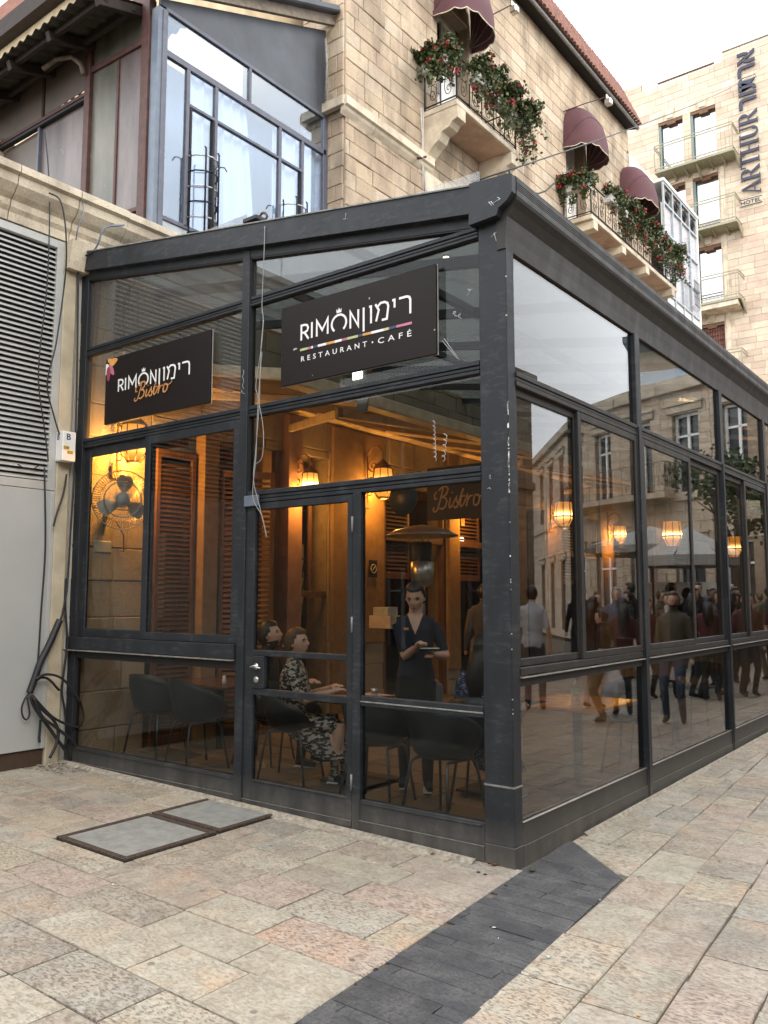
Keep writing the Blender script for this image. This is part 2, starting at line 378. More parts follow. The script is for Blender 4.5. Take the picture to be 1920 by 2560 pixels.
b = m.bsdf(Base_Color=c, Roughness=.25); M['tabletop'] = m.done()
M['orangetop'] = simple('orange varnished table top', (.78, .27, .06), .22)  # orange wood, its colour raised to include the lamp reflection
M['shell'] = simple('dark teal chair shell', (.016, .025, .028), .42, var=.08)
M['chairleg'] = simple('dark steel leg', (.10, .105, .11), .35, .7)
M['steel'] = simple('brushed steel', (.52, .50, .46), .3, .9)
M['awnfabric'] = simple('brown awning cloth', (.085, .052, .032), .9, var=.1)
M['awnbar'] = simple('beige awning bar', (.80, .62, .42), .5)
M['lamplitplaster'] = simple('lamplight tinted plaster', (.34, .21, .10), .85, var=.15, bump=.1)  # orange of the lantern glow put into the plaster colour
M['pinkstone'] = simple('pink stone post', (.42, .24, .18), .8, var=.2, scale=6)
M['signblack'] = simple('black sign board', (.010, .0065, .006), .55, var=.1, spec=.25)
M['signedge'] = simple('sign board edge', (.40, .39, .36), .5)
M['white'] = simple('white print', (.82, .82, .80), .5, var=.03)
M['bronze'] = simple('bronze print', (.55, .26, .09), .5, var=.1)
M['green'] = simple('pale green print', (.45, .52, .25), .5); M['pink'] = simple('pink print', (.48, .16, .22), .5)
M['navy'] = simple('navy print', (.03, .05, .14), .5); M['orange'] = simple('orange print', (.68, .33, .08), .5)
M['winered'] = simple('wine red print', (.30, .05, .09), .5)
M['yellow'] = simple('yellow sticker', (.75, .50, .03), .5)
M['chalk'] = simple('white marker scribble', (.62, .62, .60), .8)
M['hotelletter'] = simple('navy hotel letters', (.035, .04, .065), .6)
M['hotelrail'] = simple('olive balcony steel', (.30, .28, .19), .5)
M['hotelblind'] = simple('pale hotel window blind', (.74, .74, .50), .6, var=.04)
M['hotelbright'] = simple('white window blind', (.85, .86, .82), .6, var=.03)
M['cement'] = simple('cement cover infill', (.255, .25, .225), .85, var=.2, scale=14, bump=.3)
M['rust'] = simple('rusty steel frame', (.085, .060, .045), .7, var=.5, scale=40, bump=.4)
M['rubble'] = simple('cement rubble', (.33, .29, .23), .95, var=.4, scale=30, bump=.5)
M['leafdry'] = simple('dry brown leaf', (.14, .055, .03), .8)
M['corrugated'] = simple('dirty corrugated sheet', (.05, .045, .035), .8, var=.4)
M['oldbeige'] = simple('old beige plaster', (.58, .46, .29), .9, var=.25, scale=2.5, bump=.2)
M['woodboard'] = simple('weathered board', (.19, .155, .12), .85, var=.3, scale=12)
M['umbrella'] = simple('off white parasol canvas', (.40, .39, .36), .85, var=.05)
M['palm'] = simple('palm leaf', (.05, .075, .025), .7)
M['skin'] = simple('skin', (.66, .40, .29), .5, var=.06, scale=20)
M['skindark'] = simple('tanned skin', (.33, .18, .12), .5, var=.06, scale=20)
M['hairdark'] = simple('dark hair', (.018, .013, .011), .45, var=.4, scale=60)
M['hairbrown'] = simple('brown hair', (.10, .055, .03), .5, var=.4, scale=60)
M['hairgrey'] = simple('grey hair', (.28, .26, .24), .6)
M['lip'] = simple('lips', (.30, .10, .09), .5); M['eyewhite'] = simple('eye white', (.6, .58, .55), .3); M['iris'] = simple('dark iris', (.02, .015, .01), .2)
for k, c in dict(navyshirt=(.018, .024, .040), blackcloth=(.012, .012, .014), whiteshirt=(.60, .59, .61), denim=(.09, .13, .20), maroonshirt=(.085, .024, .022), greyshirt=(.10, .10, .11), beigeskirt=(.48, .37, .24), jeans=(.035, .05, .085), khaki=(.10, .085, .06), greenshirt=(.05, .06, .035), blueshirt=(.05, .08, .14)).items():
    M[k] = simple(k, c, .85, var=.14, scale=14)
def printed(name, a, b_, scale, th=.5, b2=None):
    m = NT(name); n1 = m.n('TexVoronoi', None, Vector=m.pos(), Scale=scale).outputs['Distance']; n2 = m.noise(m.pos((1, 1, 2.2)), scale * .9, 3, .6)
    c = m.mix(m.ramp(n2, [(th, (0, 0, 0)), (th + .04, (1, 1, 1))]), a, b_)
    if b2: c = m.mix(m.ramp(n1, [(.16, (1, 1, 1)), (.2, (0, 0, 0))]), c, b2)
    m.bsdf(Base_Color=c, Roughness=.85); return m.done()
M['palmprint'] = printed('black and white leaf print cloth', (.025, .025, .025), (.50, .46, .40), 22, .5)
M['floral'] = printed('blue floral print cloth', (.018, .022, .065), (.12, .17, .30), 30, .52, (.55, .52, .55))
M['innerfloor'] = stone('worn inner floor stone', [(0, (.11, .085, .06)), (.5, (.16, .125, .09)), (1, (.13, .10, .075))], pit=.3, bump=.4, stain=.5, rough=.6)  # floor stone colour darkened to carry the shade inside the room
# ============================================================ GROUND
gm = MB(); gm.add([(-60, -60, -.16), (80, -60, -.16), (80, 110, -.16), (-60, 110, -.16)], [(0, 1, 2, 3)])
g_far = gm.build('ground', M['joint']); tag(g_far, kind='structure')
pv = MB()   # sloping bed under the paving, also the visible joints
xs = [-14, -8, -5, -2, 0, 3, 8, 14, 30]; ys = [-14, -8, -4, -2, 0, 2, 5, 9, 12, 20, 34, 50]
V = [(x, y, gz(x, y) - .012) for y in ys for x in xs]; nX = len(xs)
pv.add(V, [(j * nX + i, j * nX + i + 1, (j + 1) * nX + i + 1, (j + 1) * nX + i) for j in range(len(ys) - 1) for i in range(nX - 1)])
pavement = pv.build('pavement', M['joint']); tag(pavement, kind='structure')

_slab = {}
def slab_poly(poly, h=.03, c=.005, jit=.004):
    """one flag from its outline (world xy), top inset a little"""
    n = len(poly); cx = sum(p[0] for p in poly) / n; cyy = sum(p[1] for p in poly) / n; out = []
    for (x, y) in poly: out.append((x + random.uniform(-jit, jit), y + random.uniform(-jit, jit)))
    dz = random.uniform(-.002, .0025)
    def ins(p, k):
        d = Vector((cx - p[0], cyy - p[1])); L = d.length; d /= L; return (p[0] + d.x * k, p[1] + d.y * k)
    b0 = [(x, y, gz(x, y) - h) for x, y in out]; b1 = [(x, y, gz(x, y) - c + dz) for x, y in out]
    t = [(*ins(p, c * 1.6), gz(*p) + dz) for p in out]
    F = [tuple(range(2 * n, 3 * n))]
    for i in range(n):
        j = (i + 1) % n; F += [(i, j, n + j, n + i), (n + i, n + j, 2 * n + j, 2 * n + i)]
    return b0 + b1 + t, F
def clip(poly, a, b, c):   # keep a*x+b*y<=c
    out = []
    for i in range(len(poly)):
        p, q = poly[i], poly[(i + 1) % len(poly)]; dp = a * p[0] + b * p[1] - c; dq = a * q[0] + b * q[1] - c
        if dp <= 0: out.append(p)
        if dp * dq < 0: t = dp / (dp - dq); out.append((p[0] + (q[0] - p[0]) * t, p[1] + (q[1] - p[1]) * t))
    return out
def area(p): return abs(sum(p[i][0] * p[(i + 1) % len(p)][1] - p[(i + 1) % len(p)][0] * p[i][1] for i in range(len(p)))) / 2
flags = []; basalts = []
G = .005
BL = lambda y: .052 - .066 * (y + .14)       # left edge of the dark band
# left field: courses along x, in front of the glazed room
rows = [-3.25, -2.90, -2.55, -2.22, -1.90, -1.62, -1.32, -.95, -.68, -.42, -.14, .02]
for k in range(len(rows) - 1):
    y0, y1 = rows[k], rows[k + 1]; x = -6.6 + random.random() * .4; first = True
    while x < .6:
        L = random.uniform(.40, .78); x1 = x + L
        if .0 < BL(y0) - x1 < .22: x1 = .6
        t = -.006
        P = [(x + G, y0 + G + t * 0), (x1 - G, y0 + G), (x1 - G, y1 - G), (x + G, y1 - G)]
        P = clip(P, 1, .066, .052 - .066 * .14 - .006)
        x = x1
        if len(P) < 3 or area(P) < .006: continue
        # leave the two cover frames free
        parts = [P]
        for (a0, a1, b0, b1) in ((-2.68, -1.90, -1.38, .02),):
            new = []
            for q in parts:
                if max(p[0] for p in q) <= a0 or min(p[0] for p in q) >= a1 or max(p[1] for p in q) <= b0 or min(p[1] for p in q) >= b1: new.append(q); continue
                new += [clip(q, 1, 0, a0 - G), clip(q, -1, 0, -(a1 + G)), clip(clip(clip(q, 0, 1, b0 - G), -1, 0, -a0), 1, 0, a1), clip(clip(clip(q, 0, -1, -(b1 + G)), -1, 0, -a0), 1, 0, a1)]
            parts = [q for q in new if len(q) >= 3 and area(q) > .004]
        flags += parts
# right field: courses run along the street, turned slightly
ca, sa = math.cos(R(3.2)), math.sin(R(3.2))
def UV(u, v): return (u * ca - v * sa, u * sa + v * ca)
u = -2.2; cols_u = []
uu = .585
while uu < 8.6: cols_u.append(uu); uu += random.choice((.27, .30, .34, .31))
for k in range(len(cols_u) - 1):
    v = -4.2 + random.random() * .3
    while v < 36:
        L = random.uniform(.30, .56) if v < 12 else random.uniform(.5, .8)
        g2 = .0018; P = [UV(cols_u[k] + g2 + random.uniform(-.002, .004), v + G), UV(cols_u[k + 1] - g2 + random.uniform(-.006, .004), v + G), UV(cols_u[k + 1] - g2 + random.uniform(-.006, .004), v + L - G), UV(cols_u[k] + g2 + random.uniform(-.004, .006), v + L - G)]; v += L
        if P[0][0] > 8.4: continue
        flags.append(P)
# strip between band tip and glazing
v = .30
TIP = (-.10, .83); RC = (.552, .262)
nx_, ny_ = (RC[1] - TIP[1]), -(RC[0] - TIP[0])
k = 0
while v < 36:
    L = random.uniform(.36, .52) if v < 9 else .7
    P = [UV(-.6, v + G), UV(.585 - G, v + G), UV(.585 - G, v + L - G), UV(-.6, v + L - G)]; v += L; k += 1
    P = clip(P, -1, 0, -.02)
    if P: P = clip(P, nx_, ny_, nx_ * TIP[0] + ny_ * TIP[1] - .008)
    if len(P) >= 3 and area(P) > .008:
        cut = .30 if k % 2 else .24
        a_ = clip(P, 1, 0, cut - G); b_ = clip(P, -1, 0, -(cut + G))
        if len(P) > 4 or area(P) < .1: flags.append(P)
        else: flags += [q for q in (a_, b_) if len(q) >= 3 and area(q) > .01]
# floor inside the room
y = .03
while y < 24:
    D = random.choice((.34, .40)); x = -4.75 + random.random() * .3
    while x < -.05:
        L = random.uniform(.4, .7); P = [(x + G, y + G), (min(x + L, -.06) - G, y + G), (min(x + L, -.06) - G, y + D - G), (x + G, y + D - G)]; x += L
        if area(P) > .02: flags.append(P)
    y += D
# dark band in thin courses
vv = -3.4
def BR(y): return .552 - .075 * (y - .26)
while vv < .9:
    D = random.choice((.070, .078, .088)) if vv < .25 else .75; y0, y1 = vv, vv + D; vv += D
    sl = -.004
    cuts = [-.3] + sorted([.10 + random.random() * .5 for _ in range(random.choice((0, 1, 1, 2)))] if vv < .3 else []) + [.95]
    for i in range(len(cuts) - 1):
        P = [(cuts[i] + .0012, y0 + .0012 - sl * .3), (cuts[i + 1] - .0012, y0 + .0012 + sl * .6), (cuts[i + 1] - .0012, y1 - .0012 + sl * .6), (cuts[i] + .0012, y1 - .0012 - sl * .3)]
        P = clip(P, -1, -.066, -(.052 - .066 * .14)); P = clip(P, 1, .075, .552 + .075 * .26) if P else P
        P = clip(P, -nx_, -ny_, -(nx_ * TIP[0] + ny_ * TIP[1])) if P else P
        if len(P) >= 3 and area(P) > .003: basalts.append(P)
def emit_pieces(items, name, mat, parent, limit):
    sc_ = []
    for P in items:
        cx = sum(p[0] for p in P) / len(P); cyy = sum(p[1] for p in P) / len(P); q = proj((cx, cyy, 0))
        vis = -150 < q[0] < 2070 and 1500 < q[1] < 2760 and not (cx < -.02 and cyy > .02)
        sc_.append((-(area(P) / max(q[2], .3) ** 3) if vis else 0, P))
    sc_.sort(key=lambda t: t[0]); rest = MB(); n = 0
    for s_, P in sc_:
        V, F = slab_poly(P) if name[0] == 'p' else slab_poly(P, .03, .003, .003)
        if s_ < 0 and n < limit:
            o = MB().add(V, F).build(name, mat, parent); n += 1
        else: rest.add(V, F)
    if rest.v: tag(rest.build(name + '_field', mat, parent), kind='stuff')
inner = [P for P in flags if sum(p[0] for p in P) / len(P) < -.03 and sum(p[1] for p in P) / len(P) > .03]; flags = [P for P in flags if P not in inner]
emit_pieces(flags, 'paving_stone', M['paving'], pavement, 290)
mb = MB()
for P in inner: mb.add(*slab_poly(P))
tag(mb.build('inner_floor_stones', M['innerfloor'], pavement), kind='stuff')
emit_pieces(basalts, 'basalt_slab', M['basalt'], pavement, 120)
# cement smear and grit where frame meets paving
def smear(p0, p1, wd, nrm, name='cement_fillet', seed=1):
    rnd = random.Random(seed); p0, p1, nrm = Vector(p0), Vector(p1), Vector(nrm); n = 60; V = []
    for i in range(n + 1):
        p = p0.lerp(p1, i / n); wv = wd * (.45 + .75 * noise.noise(Vector((i * .25, seed, 0))) + .3 * rnd.random())
        wv = max(.012, wv); a = p + nrm * wv
        V += [(p.x, p.y, gz(p.x, p.y) + .022), (p.x + nrm.x * wv * .5, p.y + nrm.y * wv * .5, gz(p.x, p.y) + .012 + rnd.random() * .006), (a.x, a.y, gz(a.x, a.y) - .004)]
    F = []
    for i in range(n):
        for k in (0, 1): F.append((i * 3 + k, i * 3 + k + 1, (i + 1) * 3 + k + 1, (i + 1) * 3 + k))
    o = MB().add(V, F).build(name, M['rubble'], pavement); return o
smear((-4.85, -.035, 0), (-.25, -.035, 0), .10, (0, -1, 0), seed=3)
smear((.035, .9, 0), (.035, 9, 0), .05, (1, 0, 0), seed=5)

# inspection covers
def cover(x0, x1, y0, y1, label):
    t = thing('inspection_cover', label, 'inspection cover', ((x0 + x1) / 2, (y0 + y1) / 2, gz((x0 + x1) / 2, (y0 + y1) / 2)), 0, 'inspection covers in the paving')
    hx, hy = (x1 - x0) / 2, (y1 - y0) / 2
    sl = lambda x, y: -.018 * x + .008 * y
    def P(mb, a0, a1, b0, b1, zt):
        mb.add([(a0, b0, -.03), (a1, b0, -.03), (a1, b1, -.03), (a0, b1, -.03), (a0, b0, sl(a0, b0) + zt), (a1, b0, sl(a1, b0) + zt), (a1, b1, sl(a1, b1) + zt), (a0, b1, sl(a0, b1) + zt)],
               [(3, 2, 1, 0), (4, 5, 6, 7), (0, 1, 5, 4), (1, 2, 6, 5), (2, 3, 7, 6), (3, 0, 4, 7)])
    mb = MB(); P(mb, -hx + .045, hx - .045, -hy + .045, hy - .045, .004); mb.build('cement_infill', M['cement'], t)
    mb = MB()
    for (o_, w_) in ((0, .012), (.021, .010), (.037, .006)):
        for a in ((-hx + o_, hx - o_, -hy + o_, -hy + o_ + w_), (-hx + o_, hx - o_, hy - o_ - w_, hy - o_), (-hx + o_, -hx + o_ + w_, -hy + o_ + w_, hy - o_ - w_), (hx - o_ - w_, hx - o_, -hy + o_ + w_, hy - o_ - w_)): P(mb, *a, .008)
    P(mb, -hx, hx, -hy, hy, -.006)
    mb.build('steel_frame', M['rust'], t)
    mb = MB(); s_ = .022     # riveted teeth along the frame
    for q in range(int(2 * hx / s_)):
        for yy in (-hy + .0155, hy - .0165): P(mb, -hx + q * s_, -hx + q * s_ + .012, yy - .004, yy + .004, .010)
    for q in range(int(2 * hy / s_)):
        for xx in (-hx + .0155, hx - .0165): P(mb, xx - .004, xx + .004, -hy + q * s_, -hy + q * s_ + .012, .010)
    mb.build('frame_teeth', M['rust'], t)
cover(-2.66, -1.92, -1.36, -.63, 'cement filled square cover with rusty frame, nearer the viewer')
cover(-2.66, -1.93, -.60, .0, 'cement filled square cover with rusty frame, against the glazed front')

# ============================================================ GLAZED ROOM
room = thing('glazed_dining_room', 'charcoal framed glass dining room built out from the stone building', 'glass enclosure', (0, 0, 0))
F_, FC = M['frame'], M['frameclean']
def bar(name, x0, x1, y0, y1, z0, z1, mat=None, c=.004, parent=None): return MB().box(x0, x1, y0, y1, z0, z1, c).build(name, mat or F_, parent or room)
def pane(x0, x1, y0, y1, z0, z1, mat='glass', parent=None): return MB().box(x0, x1, y0, y1, z0, z1).build('pane', M[mat], parent or room)
# corner post
mb = MB(); mb.box(-.205, -.004, 0, .10, .47, 4.07, .006); mb.box(-.004, .0, .004, .098, .47, 4.02); mb.box(-.209, .004, -.004, .104, -.02, .12, .004); mb.box(-.206, .001, -.001, .101, .12, .47, .004); 
mb.build('corner_post', F_, room)
# chipped white paint along the arris of the corner post
mb = MB(); rr = random.Random(4)
for z0, z1, nn in ((2.25, 2.85, 42), (1.6, 2.2, 5), (.2, 3.7, 5), (.88, 1.02, 5)):
    for i in range(nn):
        z = rr.uniform(z0, z1); h = rr.uniform(.003, .035) if nn > 40 else rr.uniform(.002, .010); wd = rr.uniform(.002, .008)
        mb.add([(-wd, -.0012, z), (.0012, -.0012, z + rr.uniform(-.002, .002)), (.0012, -.0012, z + h), (-wd * rr.random(), -.0012, z + h * .8), (.0012, wd * .6, z), (.0012, wd * .4, z + h)], [(0, 1, 2, 3), (1, 4, 5, 2)])
mb.build('paint_chip', M['white'], room)
# dust seam where post is spliced
MB().box(-.208, .003, -.003, .103, .463, .474).build('splice_seam', M['edge'], room)
# front posts
bar('post', -2.445, -2.358, -.012, .07, .02, 4.47)
bar('post', -4.775, -4.66, -.005, .07, .08, 4.84)
bar('post', -1.262, -1.192, -.004, .06, .02, 2.36)
for z, x0, x1 in ((.0, 0, 0),): pass
# grooves on posts
for x in (-2.352, -4.655): MB().box(x - .004, x + .004, .0, .06, .1, 4.4).build('post_groove', M['gasket'], room)
# front transoms: moulded rails (three fillets)
def moulded(name, x0, x1, z0, z1, y=0.0, mat=None):
    h = z1 - z0; mb = MB()
    mb.box(x0, x1, y + .012, y + .06, z0, z1, .002)
    mb.box(x0, x1, y - .004, y + .012, z0 + h * .62, z1 - .004, .003); mb.box(x0, x1, y + .002, y + .012, z0 + h * .34, z0 + h * .56, .003); mb.box(x0, x1, y - .002, y + .012, z0 + .003, z0 + h * .28, .003)
    return mb.build(name, mat or F_, room)
for (x0, x1) in ((-4.66, -2.445), (-2.345, -.207)):
    moulded('transom_rail', x0, x1, 3.965, 4.05); moulded('transom_rail', x0, x1, 3.05, 3.145)
moulded('transom_rail', -2.345, -.207, 2.35, 2.45)
bar('rail', -1.19, -.207, .0, .05, .865, .935); bar('rail', -1.19, -.207, -.006, .0, .89, .90, M['edge'])
# left sill with its chalky drip edge
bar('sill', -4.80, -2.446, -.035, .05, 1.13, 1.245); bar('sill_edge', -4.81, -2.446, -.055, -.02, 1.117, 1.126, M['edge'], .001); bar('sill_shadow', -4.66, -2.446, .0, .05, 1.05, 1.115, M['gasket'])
# bases
for (x0, x1) in ((-4.66, -2.446), (-1.19, -.207)):
    mb = MB(); mb.box(x0, x1, .0, .06, .02 if x0 < -2 else -.01, .235, .003); mb.box(x0 + .02, x1 - .02, -.006, .0, .21, .222, .002); mb.box(x0, x1, -.010, .0, .02 if x0 < -2 else -.01, .10, .003); mb.build('base_panel', F_, room)
    MB().box(x0, x1, -.013, -.010, .098, .103).build('base_seam', M['edge'], room)
# top beam, falls from the wall to the gutter
def slopeprism(name, x0, zb0, zt0, x1, zb1, zt1, y0, y1, mat): 
    return MB().prism([(x0, y0, zb0), (x1, y0, zb1), (x1, y0, zt1), (x0, y0, zt0)], (0, y1 - y0, 0)).build(name, mat, room)
slopeprism('top_beam', -4.86, 4.85, 5.035, -.232, 4.115, 4.30, -.06, .10, F_)
slopeprism('beam_lip', -4.86, 5.036, 5.046, -.232, 4.301, 4.311, -.07, .11, M['edge'])
slopeprism('under_beam', -4.77, 4.765, 4.848, -.232, 4.042, 4.113, -.004, .07, M['frame'])
slopeprism('under_beam_groove', -4.77, 4.75, 4.764, -.232, 4.03, 4.041, .0, .06, M['gasket'])
# corner plate and gutter
plate = MB().prism([(-.235, -.066, 4.035), (-.028, -.066, 4.045), (-.012, -.066, 4.09), (.05, -.066, 4.125), (.072, -.066, 4.15), (.088, -.066, 4.17), (.088, -.066, 4.285), (.078, -.066, 4.295), (-.228, -.066, 4.318)], (0, .055, 0)).build('gutter_end_plate', F_, room)
prof = [(-.03, 4.31), (.078, 4.30), (.092, 4.288), (.092, 4.252), (.086, 4.249), (.092, 4.246), (.092, 4.238), (.086, 4.235), (.092, 4.232), (.092, 4.224), (.086, 4.221), (.092, 4.218), (.092, 4.21), (.086, 4.207), (.092, 4.204), (.092, 4.165), (.085, 4.145), (.055, 4.11), (.018, 4.05), (.012, 3.98), (.006, 3.93), (.0, 3.84), (-.06, 3.84), (-.06, 4.28)]
MB().prism([(x, -.010, z) for x, z in prof], (0, 24.3, 0)).build('gutter', FC, room)
# marker scribbles and pencil marks on the frame
def scribble(pts, w_=.0045, parent=room, name='marker_scribble'):
    for path in pts: 
        mb = MB().tube(path, w_ / 2, 4); mb.build(name, M['chalk'], parent)
f = lambda px, py, y=-.0685: tuple(PY(px, py, y))
scribble([[f(1222, 505), f(1230, 515)], [f(1227, 503), f(1235, 513)], [f(1233, 508), f(1250, 497)], [f(1243, 493), f(1251, 497), f(1246, 503)]])
f2 = lambda px, py: tuple(PY(px, py, -.0015))
scribble([[f2(1228, 592), f2(1241, 580)], [f2(1235, 582), f2(1241, 603), f2(1247, 592)], [f2(1250, 583), f2(1258, 577)], [f2(1253, 584), f2(1254, 608), f2(1259, 601)]])
scribble([[f(862, 536, -.0615), f(865, 533, -.0615), f(863, 548, -.0615)], [f(858, 548, -.0615), f(868, 547, -.0615)]], .004)
f3 = lambda px, py: tuple(PY(px, py, -.0135))
scribble([[f3(608 + 2 * math.sin(i * 1.7), 925 + i * 6) for i in range(9)], [f3(604, 975), f3(605, 982), f3(612, 984)]], .003)
scribble([[f2(1222, 1190), f2(1226, 1187), f2(1224, 1196), f2(1228, 1196)], [f2(1218, 1222), f2(1224, 1219), f2(1227, 1224)]], .003)

# panes and sashes of the front
pane(-4.66, -2.445, .028, .034, 4.05, 4.79, 'glassfrost'); 
room_panes_top = pane(-2.345, -.207, .028, .034, 4.05, 4.44, 'glasstop')
pane(-4.66, -2.445, .028, .034, 3.145, 3.965, 'glasstop'); pane(-2.345, -.207, .028, .034, 3.145, 3.965, 'glass')
pane(-2.345, -.207, .028, .034, 2.45, 3.05); pane(-1.192, -.207, .028, .034, .935, 2.35); pane(-1.192, -.207, .028, .034, .235, .865)
pane(-4.66, -2.446, .028, .034, .235, 1.05)
def sash(x0, x1, z0, z1, y, fw=.055, plane='x', mat=None, glassm='glass'):
    """a framed window leaf; plane 'x' lies across the front, 'y' along the side"""
    mat = mat or F_
    t = bpy.data.objects.new('window_sash', None); link(t, room); t.empty_display_size = .1
    def B(a0, a1, b0, b1, c=.004):
        if plane == 'x': MB().box(a0, a1, y, y + .03, b0, b1, c).build('sash_bar', mat, t)
        else: MB().box(y - .03, y, a0, a1, b0, b1, c).build('sash_bar', mat, t)
    B(x0, x0 + fw, z0, z1); B(x1 - fw, x1, z0, z1); B(x0 + fw, x1 - fw, z0, z0 + fw * .9); B(x0 + fw, x1 - fw, z1 - fw, z1)
    if plane == 'x': MB().box(x0 + fw, x1 - fw, y + .012, y + .018, z0 + fw * .9, z1 - fw).build('pane', M[glassm], t)
    else: MB().box(y - .018, y - .012, x0 + fw, x1 - fw, z0 + fw * .9, z1 - fw).build('pane', M[glassm], t)
    return t
sash(-4.66, -3.60, 1.247, 3.048, .030, .085); sash(-3.68, -2.446, 1.247, 3.048, -.004, .075)
# door
door = bpy.data.objects.new('door', None); link(door, room); door['label'] = 'narrow charcoal glazed door with lever handle'
def dbar(x0, x1, z0, z1, nm='door_rail', y0=.002, y1=.05, m_=None): MB().box(x0, x1, y0, y1, z0, z1, .004).build(nm, m_ or F_, door)
dbar(-2.352, -2.262, .045, 2.348, 'stile'); dbar(-1.318, -1.265, .045, 2.348, 'stile')
dbar(-2.262, -1.318, 2.295, 2.348); dbar(-2.262, -1.318, 1.165, 1.208); dbar(-2.262, -1.318, .868, .918); dbar(-2.262, -1.318, .045, .235); dbar(-2.25, -1.33, .225, .236, 'door_trim', -.004, .002); dbar(-2.352, -1.265, .040, .086, 'kick_rail', -.008, .002); MB().box(-2.352, -1.265, -.011, -.008, .083, .087).build('kick_seam', M['edge'], door)
dbar(-2.262, -2.135, .918, 1.165, 'lock_box', -.004, .05)
for z0, z1, x0 in ((.235, .868, -2.262), (.918, 1.165, -2.135), (1.208, 2.295, -2.262)): pane(x0, -1.318, .028, .034, z0, z1, 'glass', door)
mb = MB(); mb.lathe([(.0, 0), (.026, 0), (.026, .008), (.012, .012), (.010, .045), (0, .045)], 14, (-2.215, -.004, 1.085), (0, -1, 0)); mb.tube([(-2.215, -.045, 1.085), (-2.18, -.05, 1.083), (-2.125, -.048, 1.078)], [.009, .009, .007], 8); mb.tube([(-2.215, -.045, 1.085), (-2.24, -.046, 1.085)], .006, 6)
mb.build('handle', M['steel'], door)
MB().lathe([(.0, .012), (.014, .012), (.024, .006), (.026, 0)], 16, (-2.215, -.004, .985), (0, -1, 0)).build('lock_cylinder', M['steel'], door)
for z in (2.13, 1.42, .34): 
    mb = MB(); mb.tube([(-1.262, -.008, z - .055), (-1.262, -.008, z + .055)], .008, 8); mb.build('hinge', M['edge'], door)
MB().box(-2.36, -2.20, -.03, -.012, 2.325, 2.41, .004).build('door_closer_box', M['bluegrey'], room)
MB().box(-2.356, -2.353, -.002, .05, .03, 2.35).build('door_gap', M['gasket'], room)

# side elevation
posts = [(2.19, 2.30), (4.64, 4.745), (6.52, 6.62), (8.72, 8.82), (11.0, 11.1), (13.3, 13.4), (15.6, 15.7), (17.9, 18.0), (20.2, 20.3), (22.5, 22.6)]
edges = [.10] + [p for pr_ in posts for p in pr_] + [24.2]
for (a, b_) in posts:
    mb = MB(); mb.box(-.06, .012, a, b_, 0.0, 3.85, .004); mb.box(.012, .026, a + .004, a + .045, .0, 3.04, .004); mb.build('side_post', M['frame'] if a < 5 else FC, room)
ws = 0
for i in range(0, len(edges) - 1, 2):
    y0, y1 = edges[i], edges[i + 1]; g_ = gz(0, y0)
    mb = MB(); mb.box(-.05, .0, y0, y1, g_ - .04, .245, .003); mb.box(0, .008, y0, y1, g_ - .04, .115, .003); mb.build('side_base', FC, room)
    MB().box(-.014, .004, y0, y1, .246, .254, .001).build('side_base_edge', M['steel'], room)
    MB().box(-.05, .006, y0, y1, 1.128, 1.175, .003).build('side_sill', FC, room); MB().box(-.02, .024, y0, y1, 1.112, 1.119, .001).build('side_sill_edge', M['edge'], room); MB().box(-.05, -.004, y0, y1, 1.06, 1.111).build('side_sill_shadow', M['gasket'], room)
    mb = MB(); mb.box(-.05, .012, y0, y1, 3.02, 3.052, .003); mb.box(-.05, .004, y0, y1, 2.995, 3.018, .003); mb.box(-.05, .009, y0, y1, 2.962, 2.992, .003); mb.build('side_transom', FC, room)
    pane(-.026, -.020, y0, y1, 3.052, 3.845, 'glassside'); pane(-.026, -.020, y0, y1, .254, 1.06, 'glassside')
    mid = y0 + (y1 - y0) * (.44 if i % 4 == 0 else .55)
    if i % 4 == 0: sash(y0, mid + .05, 1.178, 2.96, -.022, .055, 'y', FC, 'glassside'); sash(mid, y1, 1.178, 2.96, .008, .055, 'y', FC, 'glassside')
    else: sash(y0, mid, 1.178, 2.96, .008, .055, 'y', FC, 'glassside'); sash(mid - .05, y1, 1.178, 2.96, -.022, .055, 'y', FC, 'glassside')
# roof: rafters and glass, rising to the wall
def roofz(x): return 4.20 + (-x) * .158
for k, y in enumerate([.9, 2.24, 3.5, 4.7, 5.9, 7.1, 8.3, 9.5, 10.7, 11.9, 13.1, 14.3, 15.5, 16.7, 17.9, 19.1, 20.3, 21.5, 22.7, 23.9]):
    MB().prism([(-.05, y - .03, roofz(.05) - .11), (-4.8, y - .03, roofz(-4.8) - .11), (-4.8, y - .03, roofz(-4.8) - .02), (-.05, y - .03, roofz(.05) - .02)], (0, .06, 0)).build('rafter', M['bluegreydark'], room)
for x in (-1.6, -3.1): MB().prism([(x - .03, .1, roofz(x) - .10), (x + .03, .1, roofz(x) - .10), (x + .03, .1, roofz(x) - .03), (x - .03, .1, roofz(x) - .03)], (0, 24, 0)).build('purlin', M['bluegreydark'], room)
ys_ = [.1, 2.24, 4.7, 7.1, 9.5, 11.9, 14.3, 16.7, 19.1, 21.5, 24.2]
for a, b_ in zip(ys_[:-1], ys_[1:]):
    MB().prism([(-.02, a + .006, roofz(0)), (-4.8, a + .006, roofz(-4.8)), (-4.8, a + .006, roofz(-4.8) + .008), (-.02, a + .006, roofz(0) + .008)], (0, b_ - a - .012, 0)).build('roof_pane', M['glassroof'], room)
# far end of the room
bar('end_panel', -4.8, -.06, 24.2, 24.28, 0, 4.2, M['oldbeige'])
